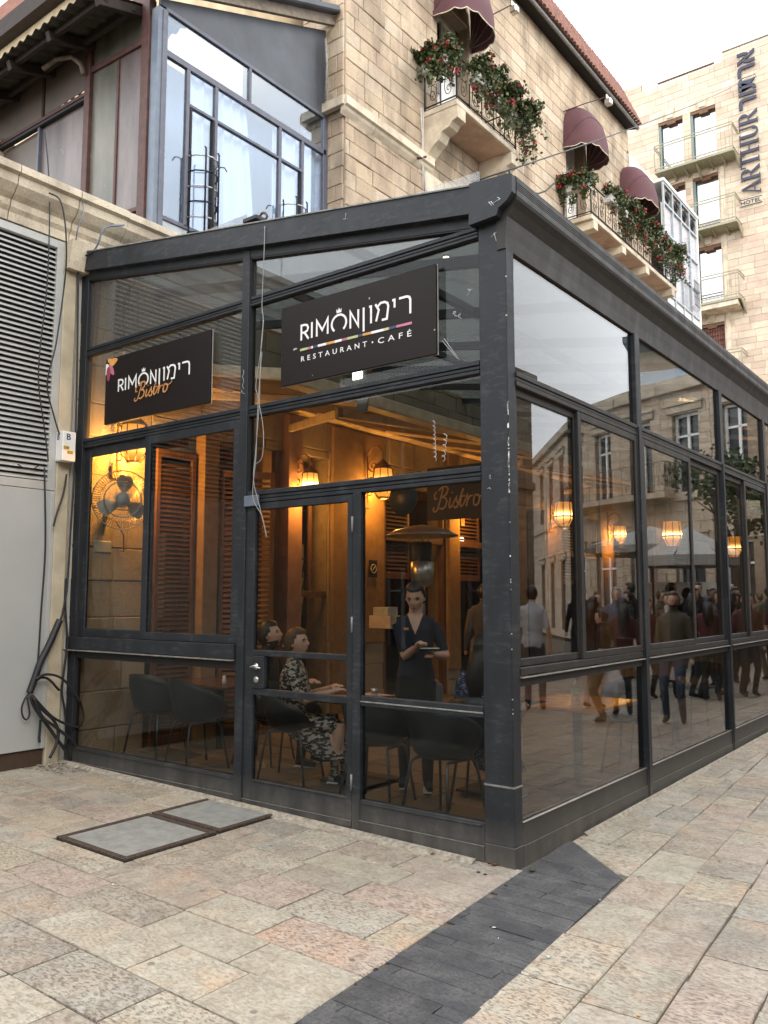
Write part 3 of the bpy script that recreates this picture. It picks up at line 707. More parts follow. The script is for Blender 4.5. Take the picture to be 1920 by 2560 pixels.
# ============================================================ STONE WALLS
_blk = {}
def block_mesh(w_, h_, d, mat, var, c=.007):
    w_ = round(w_ / .02) * .02; h_ = round(h_ / .01) * .01; k = (w_, h_, d, mat, var)
    if k in _blk: return _blk[k]
    V, F = block_geo(0, w_, 0, h_, d, c, random.Random(hash((round(w_ * 100), round(h_ * 100), var)) & 65535))
    me = bpy.data.meshes.new('stone'); me.from_pydata(V, [], F); me.materials.append(M[mat]); _blk[k] = me; return me
def block_geo(u0, u1, z0, z1, d, c, rnd):
    w_, h_ = u1 - u0, z1 - z0; j = lambda: rnd.uniform(-.35, .5) * c
    nu = max(1, int(w_ / .16)); 
    O = [(u0, z0), (u1, z0), (u1, z1), (u0, z1)]
    pts = []
    for i in range(nu + 1): pts.append((u0 + w_ * i / nu, z0 + (j() * .5)))
    pts.append((u1 - abs(j()) * .4, (z0 + z1) / 2))
    for i in range(nu + 1): pts.append((u1 - w_ * i / nu, z1 - (j() * .5)))
    pts.append((u0 + abs(j()) * .4, (z0 + z1) / 2))
    n = len(pts); cx, cz = (u0 + u1) / 2, (z0 + z1) / 2; V = []
    for (u, z) in pts: V.append((u, 0, z))
    for (u, z) in pts: V.append((u, -(d - c), z))
    for (u, z) in pts: V.append((u + (c if u < cx else -c) * (1.2 + j() * 20), -d, z + (c if z < cz else -c) * 1.2 if abs(z - cz) > h_ * .2 else z))
    F = [tuple(range(2 * n, 3 * n))]
    for i in range(n):
        k = (i + 1) % n; F += [(i, k, n + k, n + i), (n + i, n + k, 2 * n + k, 2 * n + i)]
    return V, F
def rect_minus(r, hs):
    out = [r]
    for (a0, a1, b0, b1) in hs:
        new = []
        for (u0, u1, z0, z1) in out:
            if a1 <= u0 or a0 >= u1 or b1 <= z0 or b0 >= z1: new.append((u0, u1, z0, z1)); continue
            if u0 < a0: new.append((u0, a0, z0, z1))
            if a1 < u1: new.append((a1, u1, z0, z1))
            m0, m1 = max(u0, a0), min(u1, a1)
            if z0 < b0: new.append((m0, m1, z0, b0))
            if b1 < z1: new.append((m0, m1, b1, z1))
        out = new
    return out
def wall_rects(u0, u1, z0, z1, ch, lmin, lmax, holes, rnd):
    res = []; z = z0
    while z < z1 - .02:
        h_ = ch * rnd.choice((.92, 1, 1, 1.08)); zt = min(z + h_, z1)
        if z1 - zt < ch * .4: zt = z1
        u = u0 - rnd.random() * lmax
        while u < u1:
            L = rnd.uniform(lmin, lmax); a, b_ = max(u, u0), min(u + L, u1); u += L
            if b_ - a < .03: continue
            for r in rect_minus((a, b_, z, zt), holes):
                if r[1] - r[0] > .025 and r[3] - r[2] > .025: res.append(r)
        z = zt
    return res
class Wall:
    """face 'x' : plane x = at, facing +x, u = y.  face 'y': plane y = at, facing -y, u = x.  face '-x': facing -x"""
    def __init__(s, parent, face, at, mat, d=.03): s.p = parent; s.face = face; s.at = at; s.mat = mat; s.d = d; s.items = []
    def P(s, u, z, o=0.0): return (s.at + o, u, z) if s.face == 'x' else ((u, s.at - o, z) if s.face == 'y' else (s.at - o, u, z))
    def fill(s, u0, u1, z0, z1, ch, lmin, lmax, holes=(), seed=1, back=.35, backmat=None):
        rnd = random.Random(seed); s.items += [(r, s) for r in wall_rects(u0, u1, z0, z1, ch, lmin, lmax, holes, rnd)]
        # backing masonry with the openings left out
        us = sorted({u0, u1, *[min(max(h[0], u0), u1) for h in holes], *[min(max(h[1], u0), u1) for h in holes]}); mb = MB()
        for a, b_ in zip(us[:-1], us[1:]):
            for (q0, q1, r0, r1) in rect_minus((a, b_, z0, z1), holes):
                p, q = s.P(q0, r0, -.006), s.P(q1, r1, -back); mb.box(p[0], q[0], p[1], q[1], p[2], q[2])
        mb.build('wall_core', M['mortar'] if backmat is None else backmat, s.p)
def emit_blocks(items, parent, limit=295):
    sc_ = []
    for (r, W_) in items:
        c = W_.P((r[0] + r[1]) / 2, (r[2] + r[3]) / 2); q = proj(c)
        vis = -60 < q[0] < 1980 and -60 < q[1] < 2600 and q[2] > .2
        sc_.append(((r[1] - r[0]) * (r[3] - r[2]) / max(q[2], .5) ** 2 if vis else 0, r, W_))
    sc_.sort(key=lambda t: -t[0]); rest = {}; n = 0; g_ = .0035
    for s_, r, W_ in sc_:
        u0, u1, z0, z1 = r[0] + g_, r[1] - g_, r[2] + g_, r[3] - g_
        if s_ > 0 and n < limit:
            me = block_mesh(u1 - u0, z1 - z0, W_.d, W_.mat, n % 3)
            w0, h0 = max(round((u1 - u0) / .02) * .02, .02), max(round((z1 - z0) / .01) * .01, .01)
            if W_.face == 'x': o = inst(me, 'stone', parent, W_.P(u0, z0), (0, 0, R(90)))
            elif W_.face == 'y': o = inst(me, 'stone', parent, W_.P(u0, z0))
            else: o = inst(me, 'stone', parent, W_.P(u1, z0), (0, 0, R(-90)))
            o.scale = ((u1 - u0) / w0, .72 + .6 * ((n * 37) % 17) / 17, (z1 - z0) / h0); n += 1
        else:
            V, F = block_geo(u0, u1, z0, z1, W_.d, .006, random.Random(n + len(rest)))
            if W_.face == 'x': V = [(W_.at - p[1], p[0], p[2]) for p in V]
            elif W_.face == 'y': V = [(p[0], W_.at + p[1], p[2]) for p in V]
            else: V = [(W_.at + p[1], u0 + u1 - p[0], p[2]) for p in V]
            rest.setdefault(W_.mat, MB()).add(V, F)
    for k, mb in rest.items(): tag(mb.build('stone_courses', M[k], parent), kind='stuff')

# ------------------------------------------------------------ the stone building behind the glass
WX = -4.8
bld = thing('stone_building', 'cream limestone building with flowered balconies and dome awnings above the glass room', 'building', (WX, 4, 0))
bld.location = (0, 0, 0)
W1 = Wall(bld, 'x', WX, 'wallstone')
doors_up = [(6.42, 7.42, 9.5, 11.75), (11.38, 12.36, 9.6, 11.85), (14.5, 15.45, 9.6, 11.85)]
win_low = [(6.05, 7.3, 6.3, 8.12), (9.2, 10.3, 6.3, 8.1), (12.4, 13.5, 6.3, 8.1)]
W1.fill(4.05, 15.1, 4.9, 13.5, .245, .34, .62, doors_up + win_low, 11)
W1.fill(15.1, 16.5, 4.9, 12.3, .30, .5, .9, [], 12)
ground_open = [(.88, 2.86, .0, 3.45), (3.12, 3.74, .0, 3.45), (4.95, 6.6, .0, 3.3), (6.95, 8.75, .0, 3.3), (9.25, 10.05, .0, 3.3), (10.75, 12.6, .0, 3.3), (13.35, 16.0, .0, 3.3), (16.9, 21.6, .0, 3.3), (22.4, 24, .0, 3.3)]
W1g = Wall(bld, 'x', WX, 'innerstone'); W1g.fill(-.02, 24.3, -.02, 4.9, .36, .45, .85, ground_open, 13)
W1b = Wall(bld, 'y', 4.05, 'wallstone')   # short return at the building's corner
W1b.fill(-5.6, WX, 6.0, 13.5, .245, .3, .6, (), 14)
emit_blocks(W1.items + W1g.items + W1b.items, bld, 296)
# string course with its return
mb = MB(); s_prof = [(.0, 8.44), (.055, 8.50), (.075, 8.54), (.115, 8.56), (.115, 8.68), (.09, 8.70), (.0, 8.71)]
def strings(y0, y1, nm): MB().prism([(WX + .03 + a, y0, z) for a, z in s_prof], (0, y1 - y0, 0)).build(nm, M['trimstone'], bld)
yy = 3.93
for L in (.72, 1.05, .45, .32): strings(yy + .004, min(yy + L, 5.9) - .004, 'string_course_stone'); yy += L
strings(7.95, 10.9, 'string_course_stone')
MB().prism([(WX + .15, 3.93, 8.56), (WX - .5, 3.93, 8.56), (WX - .5, 3.93, 8.70), (WX + .15, 3.93, 8.70)], (0, -.0, 0)) 
MB().box(-5.5, WX + .10, 3.90, 3.99, 8.55, 8.69, .006).build('string_course_return', M['trimstone'], bld)
# lintels under balcony
for i, (a, b_) in enumerate(((6.0, 6.55), (6.57, 6.83), (6.85, 7.40))): MB().box(WX + .0, WX + .055, a, b_, 8.13, 8.47 if i != 1 else 8.53, .008).build('lintel_stone', M['trimstone'], bld)
for k, (u0, u1, z0, z1) in enumerate(win_low): 
    MB().box(WX - .16, WX - .12, u0, u1, z0, z1).build('shutter', M['maroon'], bld)
# upper doors, white frames
for (u0, u1, z0, z1) in doors_up:
    d = bpy.data.objects.new('balcony_door', None); link(d, bld)
    MB().box(WX - .3, WX - .26, u0, u1, z0, z1).build('door_panel', M['whitepaint'], d)
    for y0, y1, a, b_ in ((u0, u0 + .08, z0, z1), (u1 - .08, u1, z0, z1), (u0, u1, z1 - .08, z1), ((u0 + u1) / 2 - .03, (u0 + u1) / 2 + .03, z0, z1 - .08)): MB().box(WX - .26, WX - .2, y0, y1, a, b_, .004).build('door_frame', M['whitepaint'], d)
    MB().box(WX - .24, WX - .22, u0 + .12, (u0 + u1) / 2 - .06, z0 + .8, z1 - .15).build('pane', M['glassdark'], d)
# roof: steep clay tiles with gutter
rf = bpy.data.objects.new('tiled_roof', None); link(rf, bld)
mb = MB(); mb.prism([(WX - .1, 3.5, 13.5), (WX + .33, 3.5, 13.42), (WX + .36, 3.5, 13.36), (WX + .30, 3.5, 13.28), (WX - .0, 3.5, 13.36)], (0, 11.5, 0)); mb.build('eave_board', M['dark'], rf)
MB().tube([(WX + .30, 3.4, 13.33), (WX + .30, 15.05, 13.33)], .05, 8).build('roof_gutter', M['edge'], rf)
tme = []
rnd = random.Random(5)
def tile_row(k):
    """one course of clay pantiles, each tile a half barrel"""
    mb = MB(); z0 = 13.40 + k * .20; x0 = WX + .36 - k * .085; y = 3.6 + (k % 2) * .04
    while y < 15.0:
        r_ = .062 + rnd.uniform(-.003, .003); dx = rnd.uniform(-.006, .006); prev = None; V = []; F = []
        for i, (xx, zz) in enumerate(((x0 + .03 + dx, z0 - .03), (x0 - .055 + dx, z0 + .20))):
            for j in range(5): a = math.pi * j / 4; V.append((xx + .72 * r_ * math.sin(a) * (1 - .15 * i), y + r_ * math.cos(a) * (1 - .15 * i), zz + .70 * r_ * math.sin(a) * .4))
        for j in range(4): F.append((j, j + 1, 6 + j, 5 + j))
        V += [(x0 - .03, y + r_, z0 - .03), (x0 - .03, y - r_, z0 - .03)]; F.append((0, 10, 11, 4, 3, 2, 1))
        mb.add(V, F); y += .142
    return mb
for k in range(6): tag(tile_row(k).build('tile_course', M['tile'], rf), kind='stuff')
MB().prism([(WX + .30, 3.5, 13.36), (WX - .25, 3.5, 14.66), (WX - .6, 3.5, 14.66), (WX - .6, 3.5, 13.4)], (0, 11.5, 0)).build('roof_core', M['tile'], rf)
# parapet with white render beyond the tiled roof
MB().box(WX - .5, WX + .06, 15.1, 19.3, 12.3, 12.72, .01).build('parapet', M['whitepaint'], bld)
MB().box(WX - .5, WX + .03, 15.0, 19.3, 12.72, 12.82).build('parapet_cap', M['trimstone'], bld)
# body mass so that nothing is hollow from the side
MB().box(-12, WX - .36, 4.4, 19.2, 5.0, 12.6).build('wall_core', M['mortar'], bld)

# ------------------------------------------------------------ balconies
def scroll_path(w_, h_, n=9):
    P = []
    for i in range(n * 2 + 1):
        t = i / (2 * n); a = t * 2 * math.pi * 1.35; r_ = .5 * (1 - t * .82)
        P.append((math.cos(a) * r_ * w_ * .55, math.sin(a) * r_ * h_ * .36))
    return P
def scroll_mesh(w_, h_, r_=.0065):
    mb = MB(); base = scroll_path(w_, h_)
    up = [(x, 0, y + h_ * .26) for x, y in base]; dn = [(-x, 0, -y - h_ * .26) for x, y in base]
    mb.tube(up, r_, 4); mb.tube(dn, r_, 4)
    mb.tube([up[0], (w_ * .30, 0, 0), (0, 0, 0), (-w_ * .30, 0, 0), dn[0]], r_, 4)
    mb.tube([(-w_ * .1, 0, h_ * .48), (w_ * .05, 0, h_ * .05), (w_ * .18, 0, -h_ * .3)], r_ * .8, 4)
    me_o = mb.build('scroll', M['iron']); me = me_o.data; bpy.data.objects.remove(me_o); return me
SCR = {}
def railing(parent, a, b_, z0, h_, n, nm='railing'):
    """wrought iron railing between two points"""
    a, b_ = Vector(a), Vector(b_); d = (b_ - a); L = d.length; d.normalize(); ang = math.atan2(d.y, d.x)
    e = bpy.data.objects.new(nm, None); link(e, parent); e.location = (a.x, a.y, z0); e.rotation_euler = (0, 0, ang)
    MB().box(0, L, -.018, .018, h_ - .012, h_, .003).build('top_rail', M['iron'], e)
    MB().box(0, L, -.012, .012, .05, .065, .002).build('bottom_rail', M['iron'], e)
    MB().box(0, L, -.010, .010, .0, .012).build('bottom_rail', M['iron'], e)
    me = None; w_ = L / n
    key = (round(w_, 2), round(h_, 2))
    if key not in SCR: SCR[key] = (scroll_mesh(w_ * .86, h_ - .12), MB().box(-.007, .007, -.007, .007, 0, h_).build('baluster', M['iron']))
    sm, bo = SCR[key]; bm = bo.data
    if bo.name in bpy.data.objects and not bo.parent and bo.users_collection: COL.objects.unlink(bo)
    for i in range(n + 1): inst(bm, 'baluster', e, (w_ * i, 0, 0), scale=(1.6, 1.6, 1) if i in (0, n) else None)
    for i in range(n): inst(sm, 'scroll', e, (w_ * (i + .5), 0, h_ * .5 + .03), scale=(1 if i % 2 else -1, 1, 1))
    return e
def corbel(parent, y, z, out, wd=.26, big=True):
    p = [(0, z), (out, z), (out, z - .20), (out - .10, z - .23), (out - .16, z - .30), (out - .30, z - .34), (out - .36, z - .46), (out - .46, z - .52), (0.06, z - .66), (0, z - .72)] if big else [(0, z), (out, z), (out, z - .17), (0, z - .20)]
    MB().prism([(WX + .03 + a, y, b_) for a, b_ in p], (0, wd, 0)).build('corbel', M['trimstone'], parent)
M['pinkplaster'] = simple('faded pink soffit paint', (.56, .38, .28), .9, var=.2, scale=4, bump=.15)
def balcony(nm, label, y0, y1, z, h_, corb, big, n):
    t = thing(nm, label, 'balcony', (0, 0, 0))
    MB().box(WX + .03, -4.11, y0, y1, z - .10, z, .01).build('slab', M['trimstone'], t)
    MB().box(WX + .05, -4.16, y0 + .22, y1 - .22, z - .104, z - .10).build('painted_soffit', M['pinkplaster'], t)
    for y in corb: corbel(t, y, z - .106, .66, .24 if big else .22, big)
    x = -4.135
    railing(t, (WX + .06, y0 + .03, 0), (x, y0 + .03, 0), z + .01, h_, 2)
    railing(t, (x, y0 + .035, 0), (x, y1 - .035, 0), z + .01, h_, n)
    railing(t, (x, y1 - .03, 0), (WX + .06, y1 - .03, 0), z + .01, h_, 2)
    return t
balcony('balcony', 'short stone balcony with black scroll railing nearest the viewer, above the gutter corner', 5.97, 7.95, 9.44, .74, (5.98, 7.72), True, 5)
balcony('balcony', 'long stone balcony on square corbels with black scroll railing under two awnings', 11.12, 16.42, 9.50, .66, (11.2, 12.75, 14.2, 16.0), False, 14)

# ------------------------------------------------------------ dome awnings
def awning(label, y0, y1, zb, H, out):
    t = thing('dome_awning', label, 'awning', (WX + .03, (y0 + y1) / 2, zb), 0, 'maroon dome awnings')
    hw = (y1 - y0) / 2; NA, NP = 14, 20
    def pt(a, p, k=1.0):   # a: 0 bottom .. 90 top(at the wall); p along the hoop
        s_ = math.sin(p); c_ = math.cos(p); e = abs(c_) ** .62 * (1 if c_ > 0 else -1)
        rr = abs(s_) ** .6; ca_ = max(0, math.cos(a)) ** .8
        return Vector((out * rr * ca_ * k + .0, hw * e * (1 - .06 * math.sin(a)) * k, H * rr * math.sin(a) * k))
    mb = MB()
    for side, k in ((0, 1.0), (1, .985)):
        V = [pt(R(90) * i / NA * .98, math.pi * j / NP, k) for i in range(NA + 1) for j in range(NP + 1)]
        F = [(i * (NP + 1) + j, i * (NP + 1) + j + 1, (i + 1) * (NP + 1) + j + 1, (i + 1) * (NP + 1) + j) for i in range(NA) for j in range(NP)]
        if side: F = [f[::-1] for f in F]
        mb.add(V, F, True)
    mb.build('canopy', M['maroon'], t)
    # scalloped valance
    n = 64; V = []; 
    for i in range(n + 1):
        p = math.pi * i / n; q = pt(0, p); sc_ = .085 + .04 * abs(math.sin(i / n * math.pi * 7))
        V += [q + Vector((0, 0, .01)), q + Vector((.006, 0, -sc_))]
    F = [(2 * i, 2 * i + 1, 2 * i + 3, 2 * i + 2) for i in range(n)]
    v2 = [v_ * .985 + Vector((-.004, 0, 0)) for v_ in V]
    MB().add(V, F, True).add(v2, [f[::-1] for f in F], True).build('valance', M['maroon'], t)
    MB().tube([V[2 * i + 1] for i in range(n + 1)], .009, 5).build('piping', M['cream'], t)
    for a in (0, 24, 48, 70):
        MB().tube([pt(R(a), math.pi * j / 18, .955) for j in range(19)], .013, 5).build('rib', M['woodboard'], t)
    MB().tube([pt(R(36), math.pi * j / 24, 1.003) for j in range(25)], .006, 4).build('seam', M['maroon'], t)
    return t
awning('maroon dome awning with scalloped edge, cut off by the top of the picture', 6.28, 7.52, 11.38, 1.0, .66)
awning('maroon dome awning over the near door of the long balcony', 11.22, 12.50, 11.28, .98, .66)
awning('maroon dome awning over the far door of the long balcony', 14.36, 15.62, 11.30, .96, .66)

# ------------------------------------------------------------ geranium boxes
def bloom_mesh(seed):
    rnd = random.Random(seed); mb = MB()
    for k in range(16):
        a = rnd.uniform(0, 6.28); e = math.acos(rnd.uniform(-.5, 1)); r_ = .028
        c = Vector((math.sin(e) * math.cos(a), math.sin(e) * math.sin(a), math.cos(e))) * r_; t = Vector((rnd.uniform(-1, 1), rnd.uniform(-1, 1), rnd.uniform(-1, 1))).normalized() * .016; u_ = t.cross(c).normalized() * .015
        mb.add([c - t, c - u_, c + t, c + u_], [(0, 1, 2, 3)])
    o = mb.build('bloom', M['bloom']); me = o.data; bpy.data.objects.remove(o); return me
BLOOM = [bloom_mesh(i) for i in range(4)]
def leafcloud(pts_fn, n, size, rnd, squash=1):
    mb = MB()
    for k in range(n):
        p = pts_fn(rnd); s_ = size * rnd.uniform(.6, 1.3); nrm = Vector((rnd.gauss(0, 1), rnd.gauss(0, 1), rnd.gauss(.6, 1))).normalized(); t = nrm.orthogonal().normalized(); t.rotate(Matrix.Rotation(rnd.uniform(0, 6.28), 3, nrm)); u_ = nrm.cross(t)
        mb.add([p - t * s_, p - t * s_ * .35 - u_ * s_ * .8, p + t * s_ * .55 - u_ * s_ * .65, p + t * s_ + nrm * s_ * .2, p + t * s_ * .45 + u_ * s_ * .75, p - t * s_ * .4 + u_ * s_ * .7], [(0, 1, 2, 3, 4, 5)])
    return mb
def flowerbox(label, c, L, along, spread, n, nb, seed, droop=.25, lift=.16, outv=None):
    rnd = random.Random(seed)
    t = thing('flower_box', label, 'flower box', c, 0, 'geranium boxes on the balcony railings'); 
    ax = Vector((1, 0, 0)) if along == 'x' else Vector((0, 1, 0)); ox = Vector(outv) if outv else (Vector((0, -1, 0)) if along == 'x' else Vector((1, 0, 0)))
    mb = MB()
    hl = L / 2
    def Bx(a0, a1, b0, b1, z0, z1):
        p, q = ax * a0 + ox * b0, ax * a1 + ox * b1; mb.box(p.x, q.x, p.y, q.y, z0, z1, .006)
    Bx(-hl, hl, -.09, .09, -.17, .0); mb.build('planter', M['planter'], t)
    MB().box(*( (-hl + .02, hl - .02, -.07, .07) if along == 'x' else (-.07, .07, -hl + .02, hl - .02)), -.004, .006).build('soil', M['dark'], t)
    # sprays: stems arching outward and down, leaves gathered along them
    stems = []
    for k in range(int(30 + L * 40)):
        b0 = ax * rnd.uniform(-hl, hl) + ox * rnd.uniform(-.06, .06); rr = rnd.random()
        out = ox * rnd.uniform(-.05, spread) + ax * rnd.gauss(0, .12); drop = rnd.uniform(-droop, .12) if rr < .6 else rnd.uniform(0, lift)
        mid = b0 + out * .5 + Vector((0, 0, lift * rnd.uniform(.6, 1.7))); end = b0 + out + Vector((0, 0, drop))
        stems.append((b0, mid, end))
    q = lambda s_, u_: s_[0] * (1 - u_) ** 2 + s_[1] * 2 * u_ * (1 - u_) + s_[2] * u_ ** 2
    mb = MB()
    for s_ in stems: mb.tube([q(s_, i / 4) for i in range(5)], .0035, 3, False)
    mb.build('stems', M['stem'], t)
    def pf(r_):
        s_ = r_.choice(stems); u_ = min(1, r_.random() ** .7); g_ = .035
        return q(s_, u_) + Vector((r_.gauss(0, g_), r_.gauss(0, g_), r_.gauss(0, g_)))
    tag(leafcloud(pf, int(n * 2.9), .029, rnd).build('foliage', M['leaf'], t), kind='stuff')
    for k in range(int(nb * 1.35)):
        s_ = rnd.choice(stems); p = q(s_, rnd.uniform(.75, 1.0)) + ox * .02 + Vector((0, 0, rnd.uniform(-.01, .05)))
        inst(rnd.choice(BLOOM), 'bloom', t, p, (rnd.random() * 6, rnd.random() * 6, 0), (rnd.uniform(.8, 1.4),) * 3)
    return t
flowerbox('geraniums overflowing the end of the short balcony, left of its corner', (-4.42, 5.93, 10.18), .6, 'x', .26, 1500, 24, 1, .55, .18)
flowerbox('geranium box on the short balcony front, nearest its corner', (-4.06, 6.68, 10.06), .6, 'y', .34, 850, 17, 2, .62, .26)
flowerbox('middle geranium box on the short balcony front', (-4.06, 7.28, 10.02), .55, 'y', .36, 850, 17, 3, .75, .22)
flowerbox('geranium box at the far end of the short balcony, trailing below it', (-4.06, 7.88, 9.98), .5, 'y', .42, 850, 17, 4, .85, .18)
flowerbox('geraniums spilling over the near end of the long balcony', (-4.42, 11.08, 10.22), .6, 'x', .26, 1300, 24, 5, .5, .15)
flowerbox('white geranium box just past the near corner of the long balcony', (-4.06, 12.15, 10.20), .55, 'y', .25, 600, 12, 6, .4, .16)
flowerbox('long balcony geraniums in front of the far awning', (-4.06, 13.1, 10.15), .8, 'y', .3, 1100, 22, 7, .6, .2)
flowerbox('geranium box with leafy tangle under the far awning', (-4.06, 14.1, 10.15), .8, 'y', .3, 1200, 22, 8, .6, .22)
flowerbox('second to last geranium box of the long balcony', (-4.06, 15.1, 10.15), .8, 'y', .3, 1000, 20, 9, .6, .22)
flowerbox('last geranium box of the long balcony, by the white glazed bay', (-4.06, 16.05, 10.15), .6, 'y', .35, 900, 18, 10, .7, .2)

# spotlights on arms over the balconies
def spot(label, base, tip):
    t = thing('wall_spotlight', label, 'spotlight', base, 0); b_ = Vector(tip) - Vector(base)
    MB().tube([(0, 0, 0), b_ * .5 + Vector((0, 0, .02)), b_], .011, 6).build('arm', M['brownpaint'], t)
    mb = MB(); mb.box(b_.x - .05, b_.x + .09, b_.y - .07, b_.y + .07, b_.z - .20, b_.z - .06, .02); mb.box(b_.x - .015, b_.x + .015, b_.y - .08, b_.y + .08, b_.z - .08, b_.z + .02, .004); mb.build('lamp_head', M['steel'], t)
spot('grey spotlight on a rusty arm right of the top awning', (WX + .03, 7.75, 12.0), (-4.2, 8.05, 12.32))
spot('white spotlight on an arm above the near awning of the long balcony', (WX + .03, 11.3, 12.05), (-3.95, 11.75, 12.3))

# ------------------------------------------------------------ white glazed bay beyond the long balcony
M['shopclear0'] = glass('bay window glass', .12, gcol=(.93, .96, 1), tint=(.95, .96, 1))
cb = thing('glazed_bay', 'white painted glazed bay with a band of diamond panes, past the long balcony', 'bay window', (0, 0, 0))
cx_ = -4.40
MB().box(WX, cx_ - .03, 16.5, 19.3, 5.0, 9.5).build('lower_panel', M['whitepaint'], cb)
for i in range(5): 
    y = 16.5 + i * .70; MB().box(cx_ - .03, cx_ + .02, y - .025, y + .025, 5.0, 12.5, .003).build('mullion', M['greypanel'], cb)
for z in (9.5, 10.3, 11.15, 11.95, 12.48): MB().box(cx_ - .03, cx_ + .018, 16.5, 19.3, z - .025, z + .025, .003).build('transom', M['greypanel'], cb)
for i in range(4):
    for z0, z1 in ((9.5, 10.3), (10.3, 11.15), (11.15, 11.95)): MB().box(cx_ - .022, cx_ - .016, 16.53 + i * .7, 17.17 + i * .7, z0 + .03, z1 - .03).build('pane', M['shopclear0'], cb)
    yc = 16.85 + i * .7
    MB().box(cx_ - .022, cx_ - .016, yc - .32, yc + .32, 11.98, 12.45).build('pane', M['shopglass'], cb)
    for s_ in (.17, .09): MB().tube([(cx_ + .0, yc - s_, 12.21), (cx_, yc, 12.21 + s_), (cx_, yc + s_, 12.21), (cx_, yc, 12.21 - s_)], .012, 4, closed=True).build('diamond_bar', M['iron'], cb)
MB().box(cx_ - .08, cx_ - .05, 16.5, 19.3, 9.5, 11.96).build('back_blind', M['hotelbright'], cb)
MB().box(WX, cx_ + .05, 16.45, 19.35, 12.51, 12.60, .01).build('bay_cap', M['whitepaint'], cb)
MB().box(WX - .6, cx_ + .03, 19.24, 19.32, 5.0, 12.5).build('end_wall', M['whitepaint'], cb)
g_ = thing('window_cage', 'small black iron cage at the far window of the white bay', 'window grille', (cx_ + .03, 18.6, 9.6))
for k in range(5): MB().tube([(.0, -.22 + k * .11, 0), (.12, -.22 + k * .11, .05), (.12, -.22 + k * .11, .8)], .008, 4).build('bar', M['iron'], g_)
for k in range(4): MB().tube([(.12, -.24, .1 + k * .22), (.12, .24, .1 + k * .22)], .008, 4).build('hoop', M['iron'], g_)

M['darkwoodt'] = simple('dark door sill', (.06, .035, .02), .8)
# ------------------------------------------------------------ left wall: cornice, louvre doors, panel, pilaster
lw = thing('service_wall', 'old stone wall with moulded cornice over grey louvre doors', 'wall', (0, 0, 0))
MB().box(-5.2, -4.86, -4.0, -.2, -.1, 5.06).build('wall_core', M['mortar'], lw)
cprof = [(-5.3, 5.08), (-4.74, 5.08), (-4.73, 5.16), (-4.70, 5.20), (-4.69, 5.26), (-4.64, 5.30), (-4.58, 5.37), (-4.57, 5.45), (-4.53, 5.47), (-4.53, 5.54), (-4.60, 5.56), (-5.3, 5.58)]
y = -4.0
for L in (1.2, 1.1, .88, .62, .55, .62, .7): 
    if y + L > 1.05: L = 1.05 - y
    if L <= 0: break
    MB().prism([(x + (.012 if int(y * 7) % 2 else 0), y + .005, z) for x, z in cprof], (0, L - .01, 0)).build('cornice_stone', M['oldstone'], lw); y += L
# louvre door
lv = thing('louvre_door', 'tall pale grey louvred door in the left wall', 'door', (0, 0, 0))
lx = -4.74
for (y0, y1, z0, z1) in ((-2.35, -2.27, 2.62, 5.07), (-.30, -.225, 2.62, 5.07), (-2.27, -.30, 4.99, 5.07), (-2.27, -.30, 2.62, 2.70)): MB().box(lx - .05, lx, y0, y1, z0, z1, .004).build('louvre_frame', M['shuttergrey'], lv)
MB().box(lx - .075, lx - .065, -2.27, -.30, 2.7, 4.99).build('louvre_back', M['bluegreydark'], lv)
sl = MB().prism([(.012, 0, .012), (.046, 0, -.018), (.046, 0, -.024), (.040, 0, -.024), (.006, 0, .008)], (0, 1.97, 0)); so_ = sl.build('slat', M['shuttergrey']); sme = so_.data; bpy.data.objects.remove(so_)
for k in range(45): inst(sme, 'slat', lv, (lx - .06, -2.27, 2.735 + k * .0505))
mbx = MB(); mbx.tube([tuple(PX(44, 1160, lx + .01)), tuple(PX(58, 1170, lx + .03)), tuple(PX(80, 1174, lx + .03)), tuple(PX(100, 1162, lx + .01))], .006, 5); mbx.build('handle', M['iron'], lv)
pn = thing('sheet_door', 'smooth pale grey sheet door below the louvres', 'door', (0, 0, 0))
MB().box(lx - .05, lx, -2.35, -.225, .24, 2.615, .004).build('door_leaf', M['panelgrey'], pn)
MB().box(lx - .002, lx + .006, -.262, -.228, .24, 2.615, .002).build('edge_strip', M['shuttergrey'], pn)
MB().box(lx - .05, lx - .03, -4, -.23, .02, .235).build('threshold', M['darkwoodt'], pn)
# pilaster between wall and glass room
pl = thing('pilaster', 'cream plastered pilaster with cables between louvre wall and glass room', 'pilaster', (0, 0, 0))
MB().box(-5.0, -4.735, -.222, -.085, .0, 5.07, .01).build('shaft', M['plaster'], pl)
MB().box(-5.0, -4.79, -.084, -.006, .0, 4.84, .008).build('inner_strip', M['oldbeige'], pl)
MB().box(-4.79, -4.77, -.05, -.006, .1, 4.84, .004).build('corner_strip', M['shuttergrey'], pl)
MB().box(-4.90, -4.74, -.12, -.02, 4.86, 5.03, .006).build('gutter_stub', M['whitepaint'], lw)
MB().prism([(-4.95, -.225, 4.80), (-4.66, -.225, 4.80), (-4.60, -.225, 5.075), (-4.95, -.225, 5.075)], (0, .22, 0)).build('corbel_stone', M['oldstone'], lw)

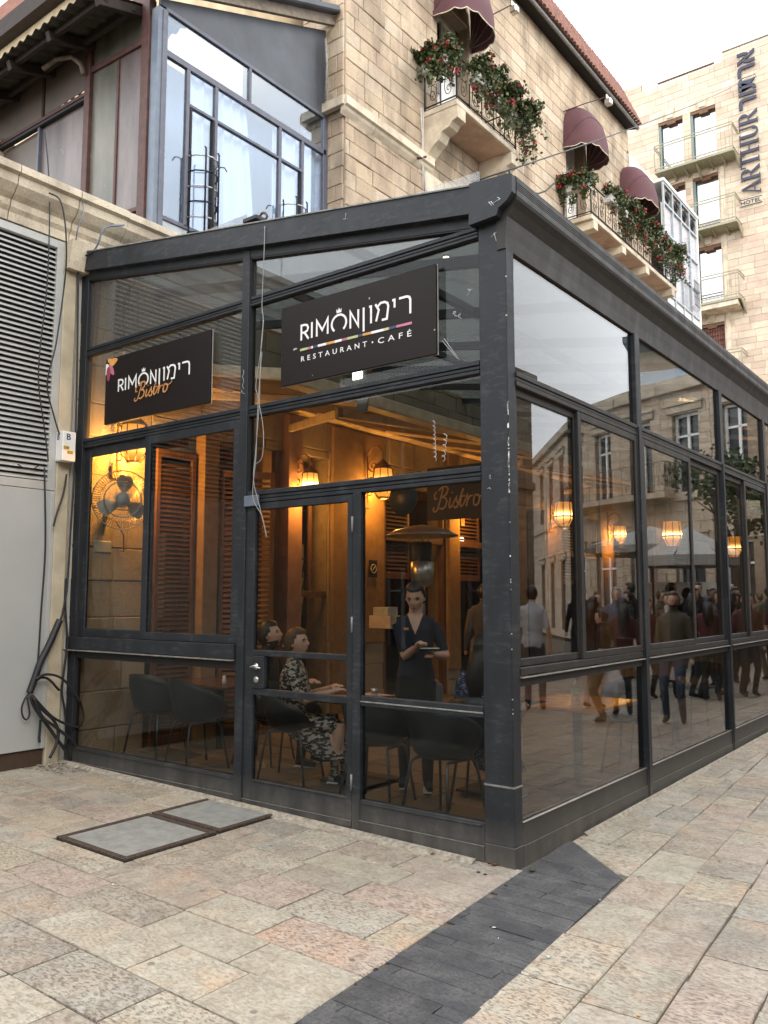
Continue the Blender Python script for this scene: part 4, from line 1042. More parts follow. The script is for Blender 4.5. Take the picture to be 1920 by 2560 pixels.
# ------------------------------------------------------------ upper veranda (glazed box over the wall)
ve = thing('upper_veranda', 'slate and rust coloured glazed veranda perched above the cornice', 'veranda', (0, 0, 0))
M['darkwood'] = simple('dark stained timber', (.024, .014, .010), .8, var=.4)
def clouded(name, a, b_):
    m = NT(name); n1 = m.noise(m.pos((1, 1, .3)), 2.2, 6, .7); n2 = m.noise(m.pos((1, 1, .35)), 22, 3, .7)
    c = m.ramp(n1, [(.3, a), (.7, b_)]); c = m.mix(m.ramp(n2, [(.70, (0, 0, 0)), (.74, (1, 1, 1))]), c, (.40, .38, .28))
    m.bsdf(Base_Color=c, Roughness=.35); return m.done()
M['paneldirt'] = clouded('clouded panel', (.045, .05, .04), (.17, .16, .125)); M['panelpink'] = clouded('pinkish clouded panel', (.075, .06, .06), (.20, .165, .155))
M['panelbrown'] = simple('brownish painted panel', (.125, .10, .082), .4, var=.2, scale=2)
vx = -5.10; vy = 1.05
MB().box(-9.3, vx - .06, vy + .08, 4.0, 5.3, 5.7).build('floor_slab', M['oldstone'], ve)
MB().box(vx - .10, vx + .03, vy - .02, vy + .10, 5.55, 8.48, .005).build('corner_post', M['bluegrey'], ve)
MB().box(vx - .01, vx + .045, vy + .04, vy + .11, 5.55, 8.46, .004).build('corner_trim', M['winframe'], ve)
zb, zm, zt = 5.965, 7.99, 8.50
def vb(y0, y1, z0, z1, nm='window_bar', m_='winframe', o=.0): MB().box(vx - .04, vx + .02 + o, y0, y1, z0, z1, .004).build(nm, M[m_], ve)
MB().box(vx - .035, vx + .0, vy + .1, 3.98, 5.4, zb - .03).build('infill_panel', M['greypanel'], ve)
vb(vy + .1, 3.98, zb - .03, zb + .02); vb(vy + .1, 3.98, zm - .06, zm + .02); vb(vy + .1, 3.98, zt - .02, zt + .03); vb(3.93, 4.02, 5.5, zt)
for y in (1.50, 1.94, 3.06, 3.50): vb(y - .025, y + .025, zb, zm - .06)
vb(2.48, 2.52, zm + .02, zt - .02)
vb(1.525, 1.915, 7.47, 7.51); vb(1.965, 3.035, 7.47, 7.51); vb(3.085, 3.475, 7.47, 7.51)
vb(1.53, 1.56, zb, 7.47, 'casement_bar', 'gasket', .01); vb(1.885, 1.915, zb, 7.47, 'casement_bar', 'gasket', .01); vb(3.455, 3.475, zb, 7.47, 'casement_bar', 'gasket', .01)
for y0, y1, z0, z1 in ((1.15, 1.475, zb + .02, zm - .06), (1.525, 1.915, 7.51, zm - .06), (1.56, 1.885, zb + .02, 7.47), (1.965, 3.035, 7.51, zm - .06), (1.965, 3.035, zb + .02, 7.47), (3.085, 3.475, 7.51, zm - .06), (3.085, 3.455, zb + .02, 7.47), (3.525, 3.93, zb + .02, zm - .06), (1.15, 2.48, zm + .02, zt - .02), (2.52, 3.93, zm + .02, zt - .02)):
    MB().box(vx - .012, vx - .006, y0, y1, z0, z1).build('pane', M['glassblue'], ve)
def curtain(y0, y1, x, z0, z1, amp=.03, ph=0, taper=0, mat='curtain'):
    n = 60; V = []
    for i in range(n + 1):
        t = i / n; yb = y0 + (y1 - y0) * t; yt = y0 + (y1 - y0) * (t if not taper else t * (1 - taper)); dx = amp * math.sin(t * (y1 - y0) * 34 + ph) + amp * .5 * math.sin(t * 61 * (y1 - y0) + ph * 2)
        V += [(x + dx, yb, z0), (x + dx * .9, (yb + yt) / 2, (z0 + z1) / 2), (x + dx * .7, yt, z1)]
    F = []
    for i in range(n):
        for k in (0, 1): F.append((3 * i + k, 3 * i + 3 + k, 3 * i + 4 + k, 3 * i + 1 + k))
    F += [f[::-1] for f in []]
    o = MB().add(V, F, True).build('curtain', M[mat], ve); return o
curtain(1.60, 2.0, vx - .10, 5.8, 8.0, .03, 1); curtain(2.0, 2.75, vx - .10, 5.8, 8.0, .035, 2, .3); curtain(3.0, 3.95, vx - .10, 5.8, 8.0, .03, .5, -.05)
MB().box(vx - .9, vx - .8, 1.2, 3.95, 5.7, 8.5).build('room_back', M['greypanel'], ve)
# dark sheet gable above the window, under the rake
MB().prism([(vx, vy + .03, zt + .03), (vx, 3.98, zt + .03), (vx, 3.98, 9.86), (vx, vy + .03, 8.60)], (-.04, 0, 0)).build('gable_sheet', M['bluegreydark'], ve)
MB().beam((vx + .12, vy - .45, 8.50), (vx + .12, 4.0, 9.98), .06, .16, .004).build('rake_board', M['woodboard'], ve)
MB().beam((vx + .20, vy - .45, 8.62), (vx + .20, 4.0, 10.10), .14, .10, .02).build('rake_gutter', M['bluegreydark'], ve)
MB().beam((vx + .06, vy - .45, 8.60), (vx + .06, 4.0, 10.07), .22, .03, .004).build('rake_sheet', M['woodboard'], ve)
MB().tube([(vx + .10, 3.86, 9.62), (vx + .12, 3.87, 9.2), (vx + .09, 3.88, 8.7)], .02, 6).build('downpipe', M['edge'], ve)
# left face: rust framing and clouded panels
def vl(x0, x1, z0, z1, nm, m_, y0=vy - .02, y1=vy + .04): MB().box(x0, x1, y0, y1, z0, z1, .004).build(nm, M[m_], ve)
vl(-5.345, -5.205, 5.5, 8.62, 'rust_post', 'brownpaint', vy - .05, vy + .05); vl(-6.50, -6.385, 5.5, 8.72, 'rust_post', 'brownpaint', vy - .05, vy + .05)
def vlr(x0, z0, x1, z1, t_, nm='rust_rail', m_='brownpaint'): MB().beam((x0, vy, z0), (x1, vy, z1), .07, t_, .004).build(nm, M[m_], ve)
vlr(-6.385, 8.20, -5.345, 8.14, .075); vlr(-5.86, 6.12, -5.345, 6.08, .05); vlr(-9.2, 8.86, -5.2, 8.66, .16); vlr(-9.2, 8.66, -6.5, 8.60, .05, m_='darkwood')
vl(-5.86, -5.82, 5.5, 8.12, 'rust_bar', 'brownpaint')
vl(-6.385, -5.86, 5.5, 8.16, 'clouded_panel', 'paneldirt', vy + .0, vy + .012); vl(-5.82, -5.345, 6.1, 8.13, 'clouded_panel', 'panelpink', vy + .0, vy + .012); vl(-5.82, -5.345, 5.5, 6.06, 'clouded_panel', 'paneldirt', vy + .0, vy + .012)
vl(-6.385, -5.345, 8.2, 8.60, 'clouded_panel', 'paneldirt', vy + .0, vy + .012)
vl(-9.0, -7.55, 8.02, 8.6, 'clouded_panel', 'panelbrown', vy + .0, vy + .012); vl(-7.50, -6.5, 8.02, 8.6, 'clouded_panel', 'panelbrown', vy + .0, vy + .012); vl(-7.55, -7.50, 8.0, 8.62, 'wood_bar', 'darkwood')
vlr(-9.0, 8.00, -6.5, 7.93, .05, m_='brownpaint'); vlr(-9.0, 7.94, -6.5, 7.87, .04, 'shadow_gap', 'gasket')
vl(-9.0, -7.62, 5.5, 7.90, 'clouded_panel', 'panelbrown', vy + .05, vy + .06); vl(-7.60, -6.5, 5.5, 7.90, 'clouded_panel', 'panelpink', vy + .03, vy + .04); vl(-7.62, -7.58, 5.5, 7.9, 'window_bar', 'winframe')
vl(-6.95, -6.5, 5.5, 5.98, 'dark_vent', 'dark', vy - .03, vy - .02)
MB().box(-9.4, -8.62, vy - .25, vy + .3, 5.4, 8.1, .04).build('rubble_pillar', M['oldstone'], ve)
# corrugated lean-to over the left face
n = 110; V = []
for i in range(n + 1):
    x = -9.6 + (4.25) * i / n; dz = .028 * math.cos(i * 1.35)
    V += [(x, vy - .70, 8.40 + dz), (x, vy + .75, 8.86 + dz)]
F = [(2 * i, 2 * i + 2, 2 * i + 3, 2 * i + 1) for i in range(n)]
V2 = [(a, b_, c + .012) for a, b_, c in V]
MB().add(V, F).add(V2, [f[::-1] for f in F]).build('corrugated_sheet', M['corrugated'], ve)
for x in (-9.1, -8.2, -7.3, -6.4, -5.4): MB().beam((x, vy - .62, 8.32), (x, vy + .2, 8.60), .08, .12, .006).build('wood_rafter', M['darkwood'], ve)
for x0 in (0, 1): MB().beam((-9.4, vy - .15 - x0 * .38, 8.50 - x0 * .1), (-5.35, vy - .15 - x0 * .38, 8.48 - x0 * .1), .06, .07, .006).build('wood_purlin', M['darkwood'], ve)
MB().tube([(-7.05, vy - .30, 8.34), (-6.85, vy - .24, 8.42), (-6.62, vy - .16, 8.40), (-6.50, vy - .11, 8.28), (-6.46, vy - .09, 8.14)], .03, 7).build('vent_pipe', M['woodboard'], ve)
# upper stone storey and tiled roof far behind, top left
up = thing('rear_house', 'beige rendered upper storey with red tiled roof behind the veranda', 'house', (0, 0, 0))
MB().box(-18, -6.0, 3.2, 6, 8.5, 12.75).build('wall', M['oldbeige'], up)
for k in range(10):
    mb = MB(); z0 = 12.80 + k * .30; y0 = 3.05 + k * .17; x = -18
    while x < -6:
        mb.add([(x, y0, z0 - .02), (x + .07, y0 - .01, z0 + .06), (x + .14, y0, z0 - .02), (x, y0 + .20, z0 + .34), (x + .07, y0 + .18, z0 + .40), (x + .14, y0 + .20, z0 + .34)], [(0, 1, 4, 3), (1, 2, 5, 4), (0, 2, 1)]); x += .15
    tag(mb.build('tile_course', M['tile'], up), kind='stuff')
MB().box(-18, -6.0, 2.98, 3.19, 12.5, 12.86).build('fascia', M['darkwood'], up)
MB().prism([(-18, 3.1, 12.8), (-18, 4.9, 15.9), (-18, 6, 15.9), (-18, 6, 12.8)], (12, 0, 0)).build('roof_core', M['tile'], up)

# iron window cages on the veranda window
def cage(label, y, zt_, loc_x=vx + .03):
    t = thing('window_cage', label, 'window grille', (loc_x, y, zt_))
    w_ = .20
    for k in range(2):
        mb = MB(); yy_ = -.10 + .20 * k
        mb.tube([(.19, yy_, -1.1), (.19, yy_, .02), (.19, yy_, .06), (.17, yy_ , .085)], .012, 6); mb.build('upright', M['iron'], t)
    mb = MB(); mb.tube([(.22, -.0, -1.15), (.22, .0, -.12)], .012, 6).build('upright', M['iron'], t)
    for s_ in (-1, 1): MB().tube([(.02, s_ * w_, -1.05), (.04, s_ * w_, -.05), (.07, s_ * (w_ + .03), .0), (.10, s_ * (w_ + .07), .0), (.12, s_ * (w_ + .09), -.05)], .008, 5).build('hook', M['iron'], t)
    for k in range(6):
        z = -.02 - k * .19
        MB().tube([(.0, -w_, z), (.09, -w_ * .85, z), (.17, -w_ * .45, z), (.20, 0, z), (.17, w_ * .45, z), (.09, w_ * .85, z), (.0, w_, z)], .010, 5).build('hoop', M['whitewire'] if k % 2 == 0 else M['iron'], t)
cage('iron hoop cage on the left casement of the veranda window', 1.72, 6.86)
cage('top of an iron hoop cage on the right casement, just above the roof beam', 3.28, 6.86)
M['shopclear'] = glass('hotel window glass', .50, dirt=.0)
M['bluegreyt'] = simple('teal window frame', (.16, .23, .22), .5)
# ============================================================ HOTEL
ht = thing('hotel_building', 'pale stone hotel with steel balconies and tall vertical letters at the end of the street', 'hotel', (0, 0, 0))
HY = 33.2
Hc = [(24.05, 21.4), (20.82, 18.1), (17.47, 14.75), (13.86, 11.1)]
wins = []
for (zt_, zb_) in Hc: wins += [(-9.99, -8.86, zb_, zt_), (-8.51, -7.38, zb_, zt_)]
wins += [(-9.98, -7.36, 25.9, 26.1)]
sidew = [(-4.75, -3.6, z - 2.2, z) for z in (24.05, 20.8, 17.5, 13.9, 10.3)] + [(-2.4, -1.2, z - 2.2, z) for z in (24.05, 20.8, 17.5, 13.9, 10.3)]
WH = Wall(ht, 'y', HY, 'hotelstone', .03); WH.fill(-16, 2.0, .0, 25.98, .30, .55, .95, wins + sidew, 21, backmat=M['hotelstone'])
WH.fill(-7.0, 2.0, 25.98, 26.36, .2, .55, .95, (), 22); WH.fill(-16, -10.76, 25.98, 26.36, .2, .55, .95, (), 23)
emit_blocks(WH.items, ht, 290)
MB().box(-16, 2.0, HY + .2, HY + 9, 0, 26.3).build('wall_core', M['hotelstone'], ht)
MB().box(-10.76, -7.0, HY + .15, HY + .35, 25.95, 26.36).build('parapet', M['hotelbright'], ht)
MB().box(-6.98, 2.05, HY - .06, HY + .3, 26.36, 26.42).build('roof_coping', M['woodboard'], ht)
for i, (zt_, zb_) in enumerate(Hc):
    for x0 in (-9.99, -8.51):
        wn = bpy.data.objects.new('window', None); link(wn, ht); x1 = x0 + 1.13
        if i == 3 and x0 > -9:
            MB().box(x0, x1, HY + .18, HY + .2, zb_, zt_).build('pane', M['glassdark'], wn)
            for r_ in range(5):
                mb = MB(); xx = x0 + .02
                while xx < x1 - .08: mb.add([(xx, HY + .1, zt_ - .35 - r_ * .22), (xx + .05, HY + .05, zt_ - .32 - r_ * .22), (xx + .10, HY + .1, zt_ - .35 - r_ * .22), (xx, HY + .16, zt_ - .12 - r_ * .22), (xx + .05, HY + .11, zt_ - .10 - r_ * .22), (xx + .10, HY + .16, zt_ - .12 - r_ * .22)], [(0, 1, 4, 3), (1, 2, 5, 4), (0, 2, 1)]); xx += .11
                mb.build('tile_row', M['tile'], wn)
        else:
            MB().box(x0, x1, HY + .24, HY + .26, zb_, zt_).build('blind', M['hotelbright' if i == 0 else 'hotelblind'], wn)
            MB().box(x0 + .03, x1 - .03, HY + .19, HY + .2, zb_, zt_ - .12).build('pane', M['shopclear'], wn)
        MB().box(x0, x0 + .10, HY + .03, HY + .14, zb_, zt_, .005).build('window_frame', M['bluegreyt'], wn)
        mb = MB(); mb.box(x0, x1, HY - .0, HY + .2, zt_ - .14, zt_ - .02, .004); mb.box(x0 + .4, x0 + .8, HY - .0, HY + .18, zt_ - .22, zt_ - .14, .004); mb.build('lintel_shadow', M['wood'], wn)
        # keystone
        if i or True: MB().prism([(x0 + .42, HY - .10, zt_ + .06), (x0 + .70, HY - .10, zt_ + .06), (x0 + .80, HY - .10, zt_ + .50), (x0 + .34, HY - .10, zt_ + .50)], (0, .08, 0)).build('keystone', M['trimstone'], ht)
for (x0, x1, z0, z1) in sidew: 
    wn = bpy.data.objects.new('window', None); link(wn, ht); MB().box(x0, x1, HY + .18, HY + .2, z0, z1).build('pane', M['shopglass'], wn); MB().box(x0, x1, HY + .2, HY + .3, z0, z1).build('blind', M['hotelblind'], wn)
for x0 in (-7.3,): MB().box(x0, x0 + .18, HY - .06, HY - .03, 10, 21).build('window_surround', M['trimstone'], ht)
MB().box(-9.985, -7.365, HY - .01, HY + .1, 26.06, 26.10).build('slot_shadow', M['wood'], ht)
# balconies of the hotel: steel slab on brackets, thin bars
for i, (rz_, sz_) in enumerate(((22.43, 21.22), (19.18, 17.98), (15.70, 14.55), (12.24, 11.0))):
    t = bpy.data.objects.new('balcony', None); link(t, ht)
    x0, x1, y0 = -9.92, -6.46, 32.2
    MB().box(x0, x1, y0, HY, sz_ - .12, sz_, .01).build('slab', M['hotelrail'], t)
    if i == 2: MB().box(x0 + .05, x1 - .1, y0 + .05, HY, sz_ - .34, sz_ - .12, .01).build('slab_moulding', M['trimstone'], t)
    for k in range(7): MB().prism([(x0 + .15 + k * .55, HY - .05, sz_ - .12), (x0 + .15 + k * .55, y0 + .1, sz_ - .12), (x0 + .15 + k * .55, HY - .05, sz_ - .55 if k in (3,) or k == 6 else sz_ - .3)], (.05, 0, 0)).build('bracket', M['hotelrail'], t)
    for z in (rz_, rz_ - .13, sz_ + .10): 
        MB().box(x0, x1, y0, y0 + .03, z - .022, z + .022).build('rail', M['hotelrail'], t); MB().box(x1 - .03, x1, y0 + .03, HY, z - .022, z + .022).build('rail', M['hotelrail'], t); MB().box(x0, x0 + .03, y0 + .03, HY, z - .022, z + .022).build('rail', M['hotelrail'], t)
    for x in (x0 + .015, x1 - .015): MB().box(x - .02, x + .02, y0 - .01, y0 + .03, sz_, rz_).build('post', M['hotelrail'], t)
    br = MB().box(-.008, .008, 0, .016, 0, rz_ - sz_ - .13); bo = br.build('baluster', M['hotelrail'], t); bo.location = (x0 + .17, y0 + .005, sz_)
    for k in range(1, 19): inst(bo.data, 'baluster', t, (x0 + .17 + k * .175, y0 + .005, sz_))
# lettering
def text_mesh(body, size, extrude=.01, offset=0.0, space=1.0):
    cu = bpy.data.curves.new('t', 'FONT'); cu.body = body; cu.size = size; cu.extrude = extrude; cu.offset = offset; cu.space_character = space; cu.resolution_u = 3
    o = bpy.data.objects.new('t', cu); COL.objects.link(o); dg = bpy.context.evaluated_depsgraph_get(); dg.update()
    me = bpy.data.meshes.new_from_object(o.evaluated_get(dg)); bpy.data.objects.remove(o); return me
def fit_text(me, w_, h_, keep=False):
    xs_ = [v.co.x for v in me.vertices]; ys2 = [v.co.y for v in me.vertices]; x0, x1, y0, y1 = min(xs_), max(xs_), min(ys2), max(ys2)
    sx = w_ / (x1 - x0); sy = h_ / (y1 - y0)
    for v in me.vertices: v.co.x = (v.co.x - x0) * sx; v.co.y = (v.co.y - y0) * sy
    return me
# serif capitals as outlines in a 1-high box: list of (outline) polygons
def _arc(cx_, cz_, rx, rz2, a0, a1, n): return [(cx_ + rx * math.cos(R(a0 + (a1 - a0) * i / n)), cz_ + rz2 * math.sin(R(a0 + (a1 - a0) * i / n))) for i in range(n + 1)]
def ringstrip(cx_, cz_, ro, zo, ri, zi, a0, a1, n, dx=0):
    A, B = _arc(cx_, cz_, ro, zo, a0, a1, n), _arc(cx_ + dx, cz_, ri, zi, a0, a1, n); return [[A[i], A[i + 1], B[i + 1], B[i]] for i in range(n)]
def rc(x0, x1, z0, z1): return [(x0, z0), (x1, z0), (x1, z1), (x0, z1)]
SER = {
 'A': (.82, [[(.04, 0), (.11, 0), (.43, 1), (.36, 1)], [(.36, 1), (.43, 1), (.78, 0), (.60, 0)], rc(.20, .58, .28, .34), rc(0, .22, 0, .045), rc(.52, .84, 0, .045)]),
 'R': (.80, [rc(.10, .27, 0, 1), rc(.02, .36, 0, .045), rc(.02, .30, .955, 1), rc(.27, .42, .945, 1), rc(.27, .42, .46, .515)] + ringstrip(.40, .73, .30, .27, .13, .215, -90, 90, 12) + [[(.38, .47), (.50, .50), (.86, 0), (.64, 0)]]),
 'T': (.76, [rc(.30, .47, 0, 1), rc(.20, .57, 0, .045), rc(0, .77, .93, 1), [(0, .93), (.06, .93), (.02, .72), (0, .72)], [(.71, .93), (.77, .93), (.77, .72), (.75, .72)]]),
 'H': (.88, [rc(.10, .27, 0, 1), rc(.60, .77, 0, 1), rc(.27, .60, .48, .54), rc(.02, .35, 0, .045), rc(.52, .85, 0, .045), rc(.02, .35, .955, 1), rc(.52, .85, .955, 1)]),
 'U': (.84, [rc(.10, .27, .30, 1), rc(.66, .73, .30, 1), rc(.02, .35, .955, 1), rc(.58, .81, .955, 1)] + ringstrip(.415, .31, .315, .31, .145, .23, 180, 360, 14)),
}
ls = thing('hotel_lettering', 'dark vertical hotel name letters in Latin and Hebrew fixed on the pale stone', 'sign lettering', (0, 0, 0))
z = 19.27; x_base = -5.60; hgt = .79; scz = (23.12 - 19.27) / sum(SER[c][0] for c in 'ARTHUR')
for ch in 'ARTHUR':
    adv, polys = SER[ch]; mb = MB()
    for i, P in enumerate(polys): mb.prism([(x_base - q[1] * hgt, HY - .13 - .0012 * i, z + q[0] * scz) for q in P], (0, .05, 0))
    mb.build('letter', M['hotelletter'], ls); z += adv * scz
heb = fit_text(text_mesh('\u05e8\u05d5\u05ea\u05e8\u05d0', 1, .03, .022), 2.72, .74)
heb.materials.append(M['hotelletter']); o = bpy.data.objects.new('hebrew_letters', heb); link(o, ls); o.location = (x_base, HY - .12, 23.26); o.rotation_euler = (R(90), R(-90), 0)
hp = thing('hotel_plate', 'small framed HOTEL plate under the vertical letters', 'sign', (0, 0, 0))
MB().box(-6.50, -5.58, HY - .06, HY - .03, 18.84, 19.14).build('plate', M['trimstone'], hp)
for z0 in (18.84, 19.125): MB().box(-6.50, -5.58, HY - .085, HY - .062, z0, z0 + .022).build('border_line', M['hotelletter'], hp)
hm = fit_text(text_mesh('HOTEL', 1, .01, .01), .84, .16); hm.materials.append(M['hotelletter']); o = bpy.data.objects.new('letters', hm); link(o, hp); o.location = (-6.46, HY - .075, 18.91); o.rotation_euler = (R(90), 0, 0)

# thin wire crossing the street
def hang(a, b_, sag, n=24): a, b_ = Vector(a), Vector(b_); return [a.lerp(b_, i / n) - Vector((0, 0, sag * 4 * (i / n) * (1 - i / n))) for i in range(n + 1)]
wr = thing('street_wire', 'thin grey wire stretched from the roof corner up towards the hotel', 'wire', (0, 0, 0))
MB().tube(hang(PY(1180, 455, .25), PY(1925, 155, 30.0), .25), .007, 5).build('wire', M['cable'], wr)
wr2 = thing('slack_cable', 'black cable drooping from the short balcony corbel to the long balcony', 'cable', (0, 0, 0))
MB().tube([PX(1272, 428, -4.2), PX(1283, 447, -4.2), PX(1300, 466, -4.25), PX(1320, 480, -4.3), PX(1345, 484, -4.35), PX(1365, 477, -4.4), PX(1385, 458, -4.45)], .016, 5).build('cable', M['cable'], wr2)
wr3 = thing('white_cables', 'pair of pale cables running down the wall left of the short balcony', 'cable', (0, 0, 0))
for dx in (0, 5): MB().tube([PX(1052 + dx, 270, -4.70), PX(1056 + dx * .6, 340, -4.70), PX(1056, 396, -4.72), PX(1058 + dx * 2, 520, -4.74)], .009, 5).build('cable', M['whitewire'], wr3)
MB().tube([PX(1043, 396, -4.7), PX(1065, 392, -4.65)], .02, 6).build('bracket', M['brownpaint'], wr3)

# ============================================================ OPPOSITE SIDE OF THE STREET (seen in the glass) and behind the camera
op = thing('corner_house', 'curved limestone corner house across the street with an iron balcony', 'building', (0, 0, 0))
def wall_seg(parent, a, b_, z0, z1, holes, ch, seed, mat='oppstone', th=.5):
    """straight wall from a to b, stones on the left-hand side of a->b"""
    a, b_ = Vector((*a, 0)), Vector((*b_, 0)); d = b_ - a; L = d.length; d.normalize(); ang = math.atan2(d.y, d.x); rnd = random.Random(seed)
    mb = MB(); mb2 = MB()
    for r in wall_rects(0, L, z0, z1, ch, .5, .95, holes, rnd):
        V, F = block_geo(r[0] + .004, r[1] - .004, r[2] + .004, r[3] - .004, .03, .008, rnd); mb.add(V, F)
    us = sorted({0, L, *[h[0] for h in holes], *[h[1] for h in holes]})
    for p, q in zip(us[:-1], us[1:]):
        for r in rect_minus((p, q, z0, z1), holes): mb2.box(r[0], r[1], .006, th, r[2], r[3])
    for m_, nm, mm in ((mb, 'stone_courses', M[mat]), (mb2, 'wall_core', M['mortar'])):
        o = m_.build(nm, mm, parent, (a.x, a.y, 0), (0, 0, ang))
        if nm[0] == 's': tag(o, kind='stuff')
    for h in holes:
        wn = bpy.data.objects.new('window', None); link(wn, parent); wn.location = (a.x, a.y, 0); wn.rotation_euler = (0, 0, ang)
        MB().box(h[0], h[1], .22, .23, h[2], h[3]).build('pane', M['shopdark'], wn)
        for q0, q1, r0, r1 in ((h[0], h[0] + .09, h[2], h[3]), (h[1] - .09, h[1], h[2], h[3]), (h[0] + .09, h[1] - .09, h[3] - .09, h[3]), ((h[0] + h[1]) / 2 - .05, (h[0] + h[1]) / 2 + .05, h[2], h[3] - .09), (h[0] + .09, h[1] - .09, h[3] - .75, h[3] - .68)): MB().box(q0, q1, .14, .20, r0, r1).build('window_frame', M['whitepaint'], wn)
        mb = MB(); mb.box(h[0] - .2, h[1] + .2, -.10, .0, h[3] + .05, h[3] + .28, .01); mb.box(h[0] - .26, h[1] + .26, -.16, .0, h[3] + .28, h[3] + .36, .01); mb.build('window_hood', M['trimgrey'], wn)
    for z, h_, o_ in ((z1 - .35, .35, .22), (4.75, .25, .12)):
        MB().box(0, L, -o_, .0, z, z + h_, .02).build('cornice', M['trimgrey' if mat == 'oppstone' else 'backstone'], parent, (a.x, a.y, 0), (0, 0, ang))
M['shopdark'] = simple('dark far pane', (.05, .055, .06), .15)
M['trimgrey'] = stone('greyed trim stone', [(0, (.42, .36, .28)), (1, (.47, .40, .32))], pit=.2, bump=.2, stain=.4)
# outline of the corner house, walked so that the street is on the right
corner_pts = [(26, 48), (17.5, 34.5), (11.8, 26.6), (10.3, 24.8), (8.6, 23.7), (6.8, 22.9), (5.0, 22.2), (3.3, 21.7), (3.3, 31)]
hh = 8.7
for i in range(len(corner_pts) - 1):
    a, b_ = corner_pts[i + 1], corner_pts[i]; L = (Vector(a) - Vector(b_)).length
    if L > 6: hs = [(u_, u_ + 1.1, z0, z0 + hx) for u_ in [1.2 + k * 2.6 for k in range(int((L - 1.5) / 2.6))] for z0, hx in ((5.2, 2.4), (.3, 2.9))]
    elif L > 1.6: hs = [(L / 2 - .5, L / 2 + .5, 5.05, 7.6), (L / 2 - .6, L / 2 + .6, .2, 3.4)]
    else: hs = []
    wall_seg(op, a, b_, 0, hh, hs, .34, 60 + i)
MB().prism([(x, y, 8.69) for x, y in [(26.5, 48), (17.8, 35), (12, 27.2), (10.4, 25.2), (8.6, 24.1), (6.8, 23.3), (5.0, 22.6), (3.7, 22.1), (3.7, 31)]], (0, 0, .3)).build('roof', M['trimgrey'], op)
MB().prism([(x, y, 4.86) for x, y in [(12.0, 25.9), (10.6, 23.9), (8.6, 22.8), (6.5, 22.0), (6.3, 22.8), (8.6, 23.8), (10.2, 24.9), (11.6, 26.8)]], (0, 0, .18)).build('balcony_slab', M['trimgrey'], op)
bp = [(11.9, 25.95), (10.5, 24.0), (8.6, 22.9), (6.5, 22.1), (6.35, 22.75)]
for i in range(4): railing(op, (*bp[i], 0), (*bp[i + 1], 0), 5.04, 1.0, 5)
# tall modern block up the hill, mirrored above the corner house
mo = thing('modern_block', 'modern stone apartment block with a cantilevered roof terrace up the hill', 'building', (14.2, 62, 0)); 
mz = MB(); mz.box(-5, 7, -5, 8, 0, 17.5); mz.build('tower', M['hotelstone'], mo)
MB().box(-3, 7, -3, 7, 17.5, 20.6).build('penthouse', M['hotelstone'], mo)
MB().prism([(-4.5, -6, 20.6), (7.5, -6, 20.6), (7.5, 7.5, 20.6), (-2.5, 7.5, 20.6)], (0, 0, .5)).build('roof_slab', M['bluegrey'], mo)
for k in range(4):
    for z in (8.2, 11.6, 15): MB().box(-4.0 + k * 2.9, -2.8 + k * 2.9, -5.06, -5.0, z, z + 1.7).build('window', M['shopdark'], mo)
for k in range(3):
    for z in (8.2, 11.6, 15): MB().box(-5.06, -5.0, -3 + k * 3.6, -1.8 + k * 3.6, z, z + 1.7).build('window', M['shopdark'], mo)
for k in range(5): MB().box(-2.6 + k * 1.4, -1.5 + k * 1.4, -3.06, -3.0, 17.7, 20.3).build('window', M['shopglass'], mo)
MB().box(-5, 7, -5, -4.95, 17.5, 18.5).build('glass_parapet', M['glassblue'], mo)
mo.rotation_euler = (0, 0, R(-12))
# long row house on the other side of the street, right of the camera
rh = thing('row_house', 'two storey limestone row across the street behind the viewer to the right', 'building', (0, 0, 0))
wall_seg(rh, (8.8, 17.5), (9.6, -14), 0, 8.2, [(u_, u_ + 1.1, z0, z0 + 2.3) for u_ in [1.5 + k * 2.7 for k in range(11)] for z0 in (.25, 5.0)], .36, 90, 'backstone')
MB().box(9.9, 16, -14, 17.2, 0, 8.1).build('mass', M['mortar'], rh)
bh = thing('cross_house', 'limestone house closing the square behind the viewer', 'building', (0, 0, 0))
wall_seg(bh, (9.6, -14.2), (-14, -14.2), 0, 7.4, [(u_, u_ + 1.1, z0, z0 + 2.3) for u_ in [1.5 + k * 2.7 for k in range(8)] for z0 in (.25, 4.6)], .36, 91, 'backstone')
MB().box(-14, 9.6, -20, -14.8, 0, 7.3).build('mass', M['mortar'], bh)
M['brownwall'] = simple('brown inner wall', (.055, .03, .016), .7, var=.3, scale=3)
M['ceilwood'] = simple('timber ceiling boards', (.20, .10, .05), .6, var=.25, scale=6)
M['darkwoodfloor'] = simple('dark timber', (.05, .03, .02), .5)
M['bottleglass'] = simple('bottles', (.10, .14, .06), .15, var=.7, scale=8)
M['fanblade'] = simple('translucent grey fan blade', (.58, .58, .54), .35)
M['dish'] = simple('spun aluminium dish', (.62, .52, .40), .28, .7)
M['paperpink'] = simple('pinkish paper', (.55, .38, .36), .7, var=.04)
M['clearglass'] = glass('clear glassware', .16, tint=(.86, .88, .88), dirt=.12, dirtcol=(.5, .5, .5))
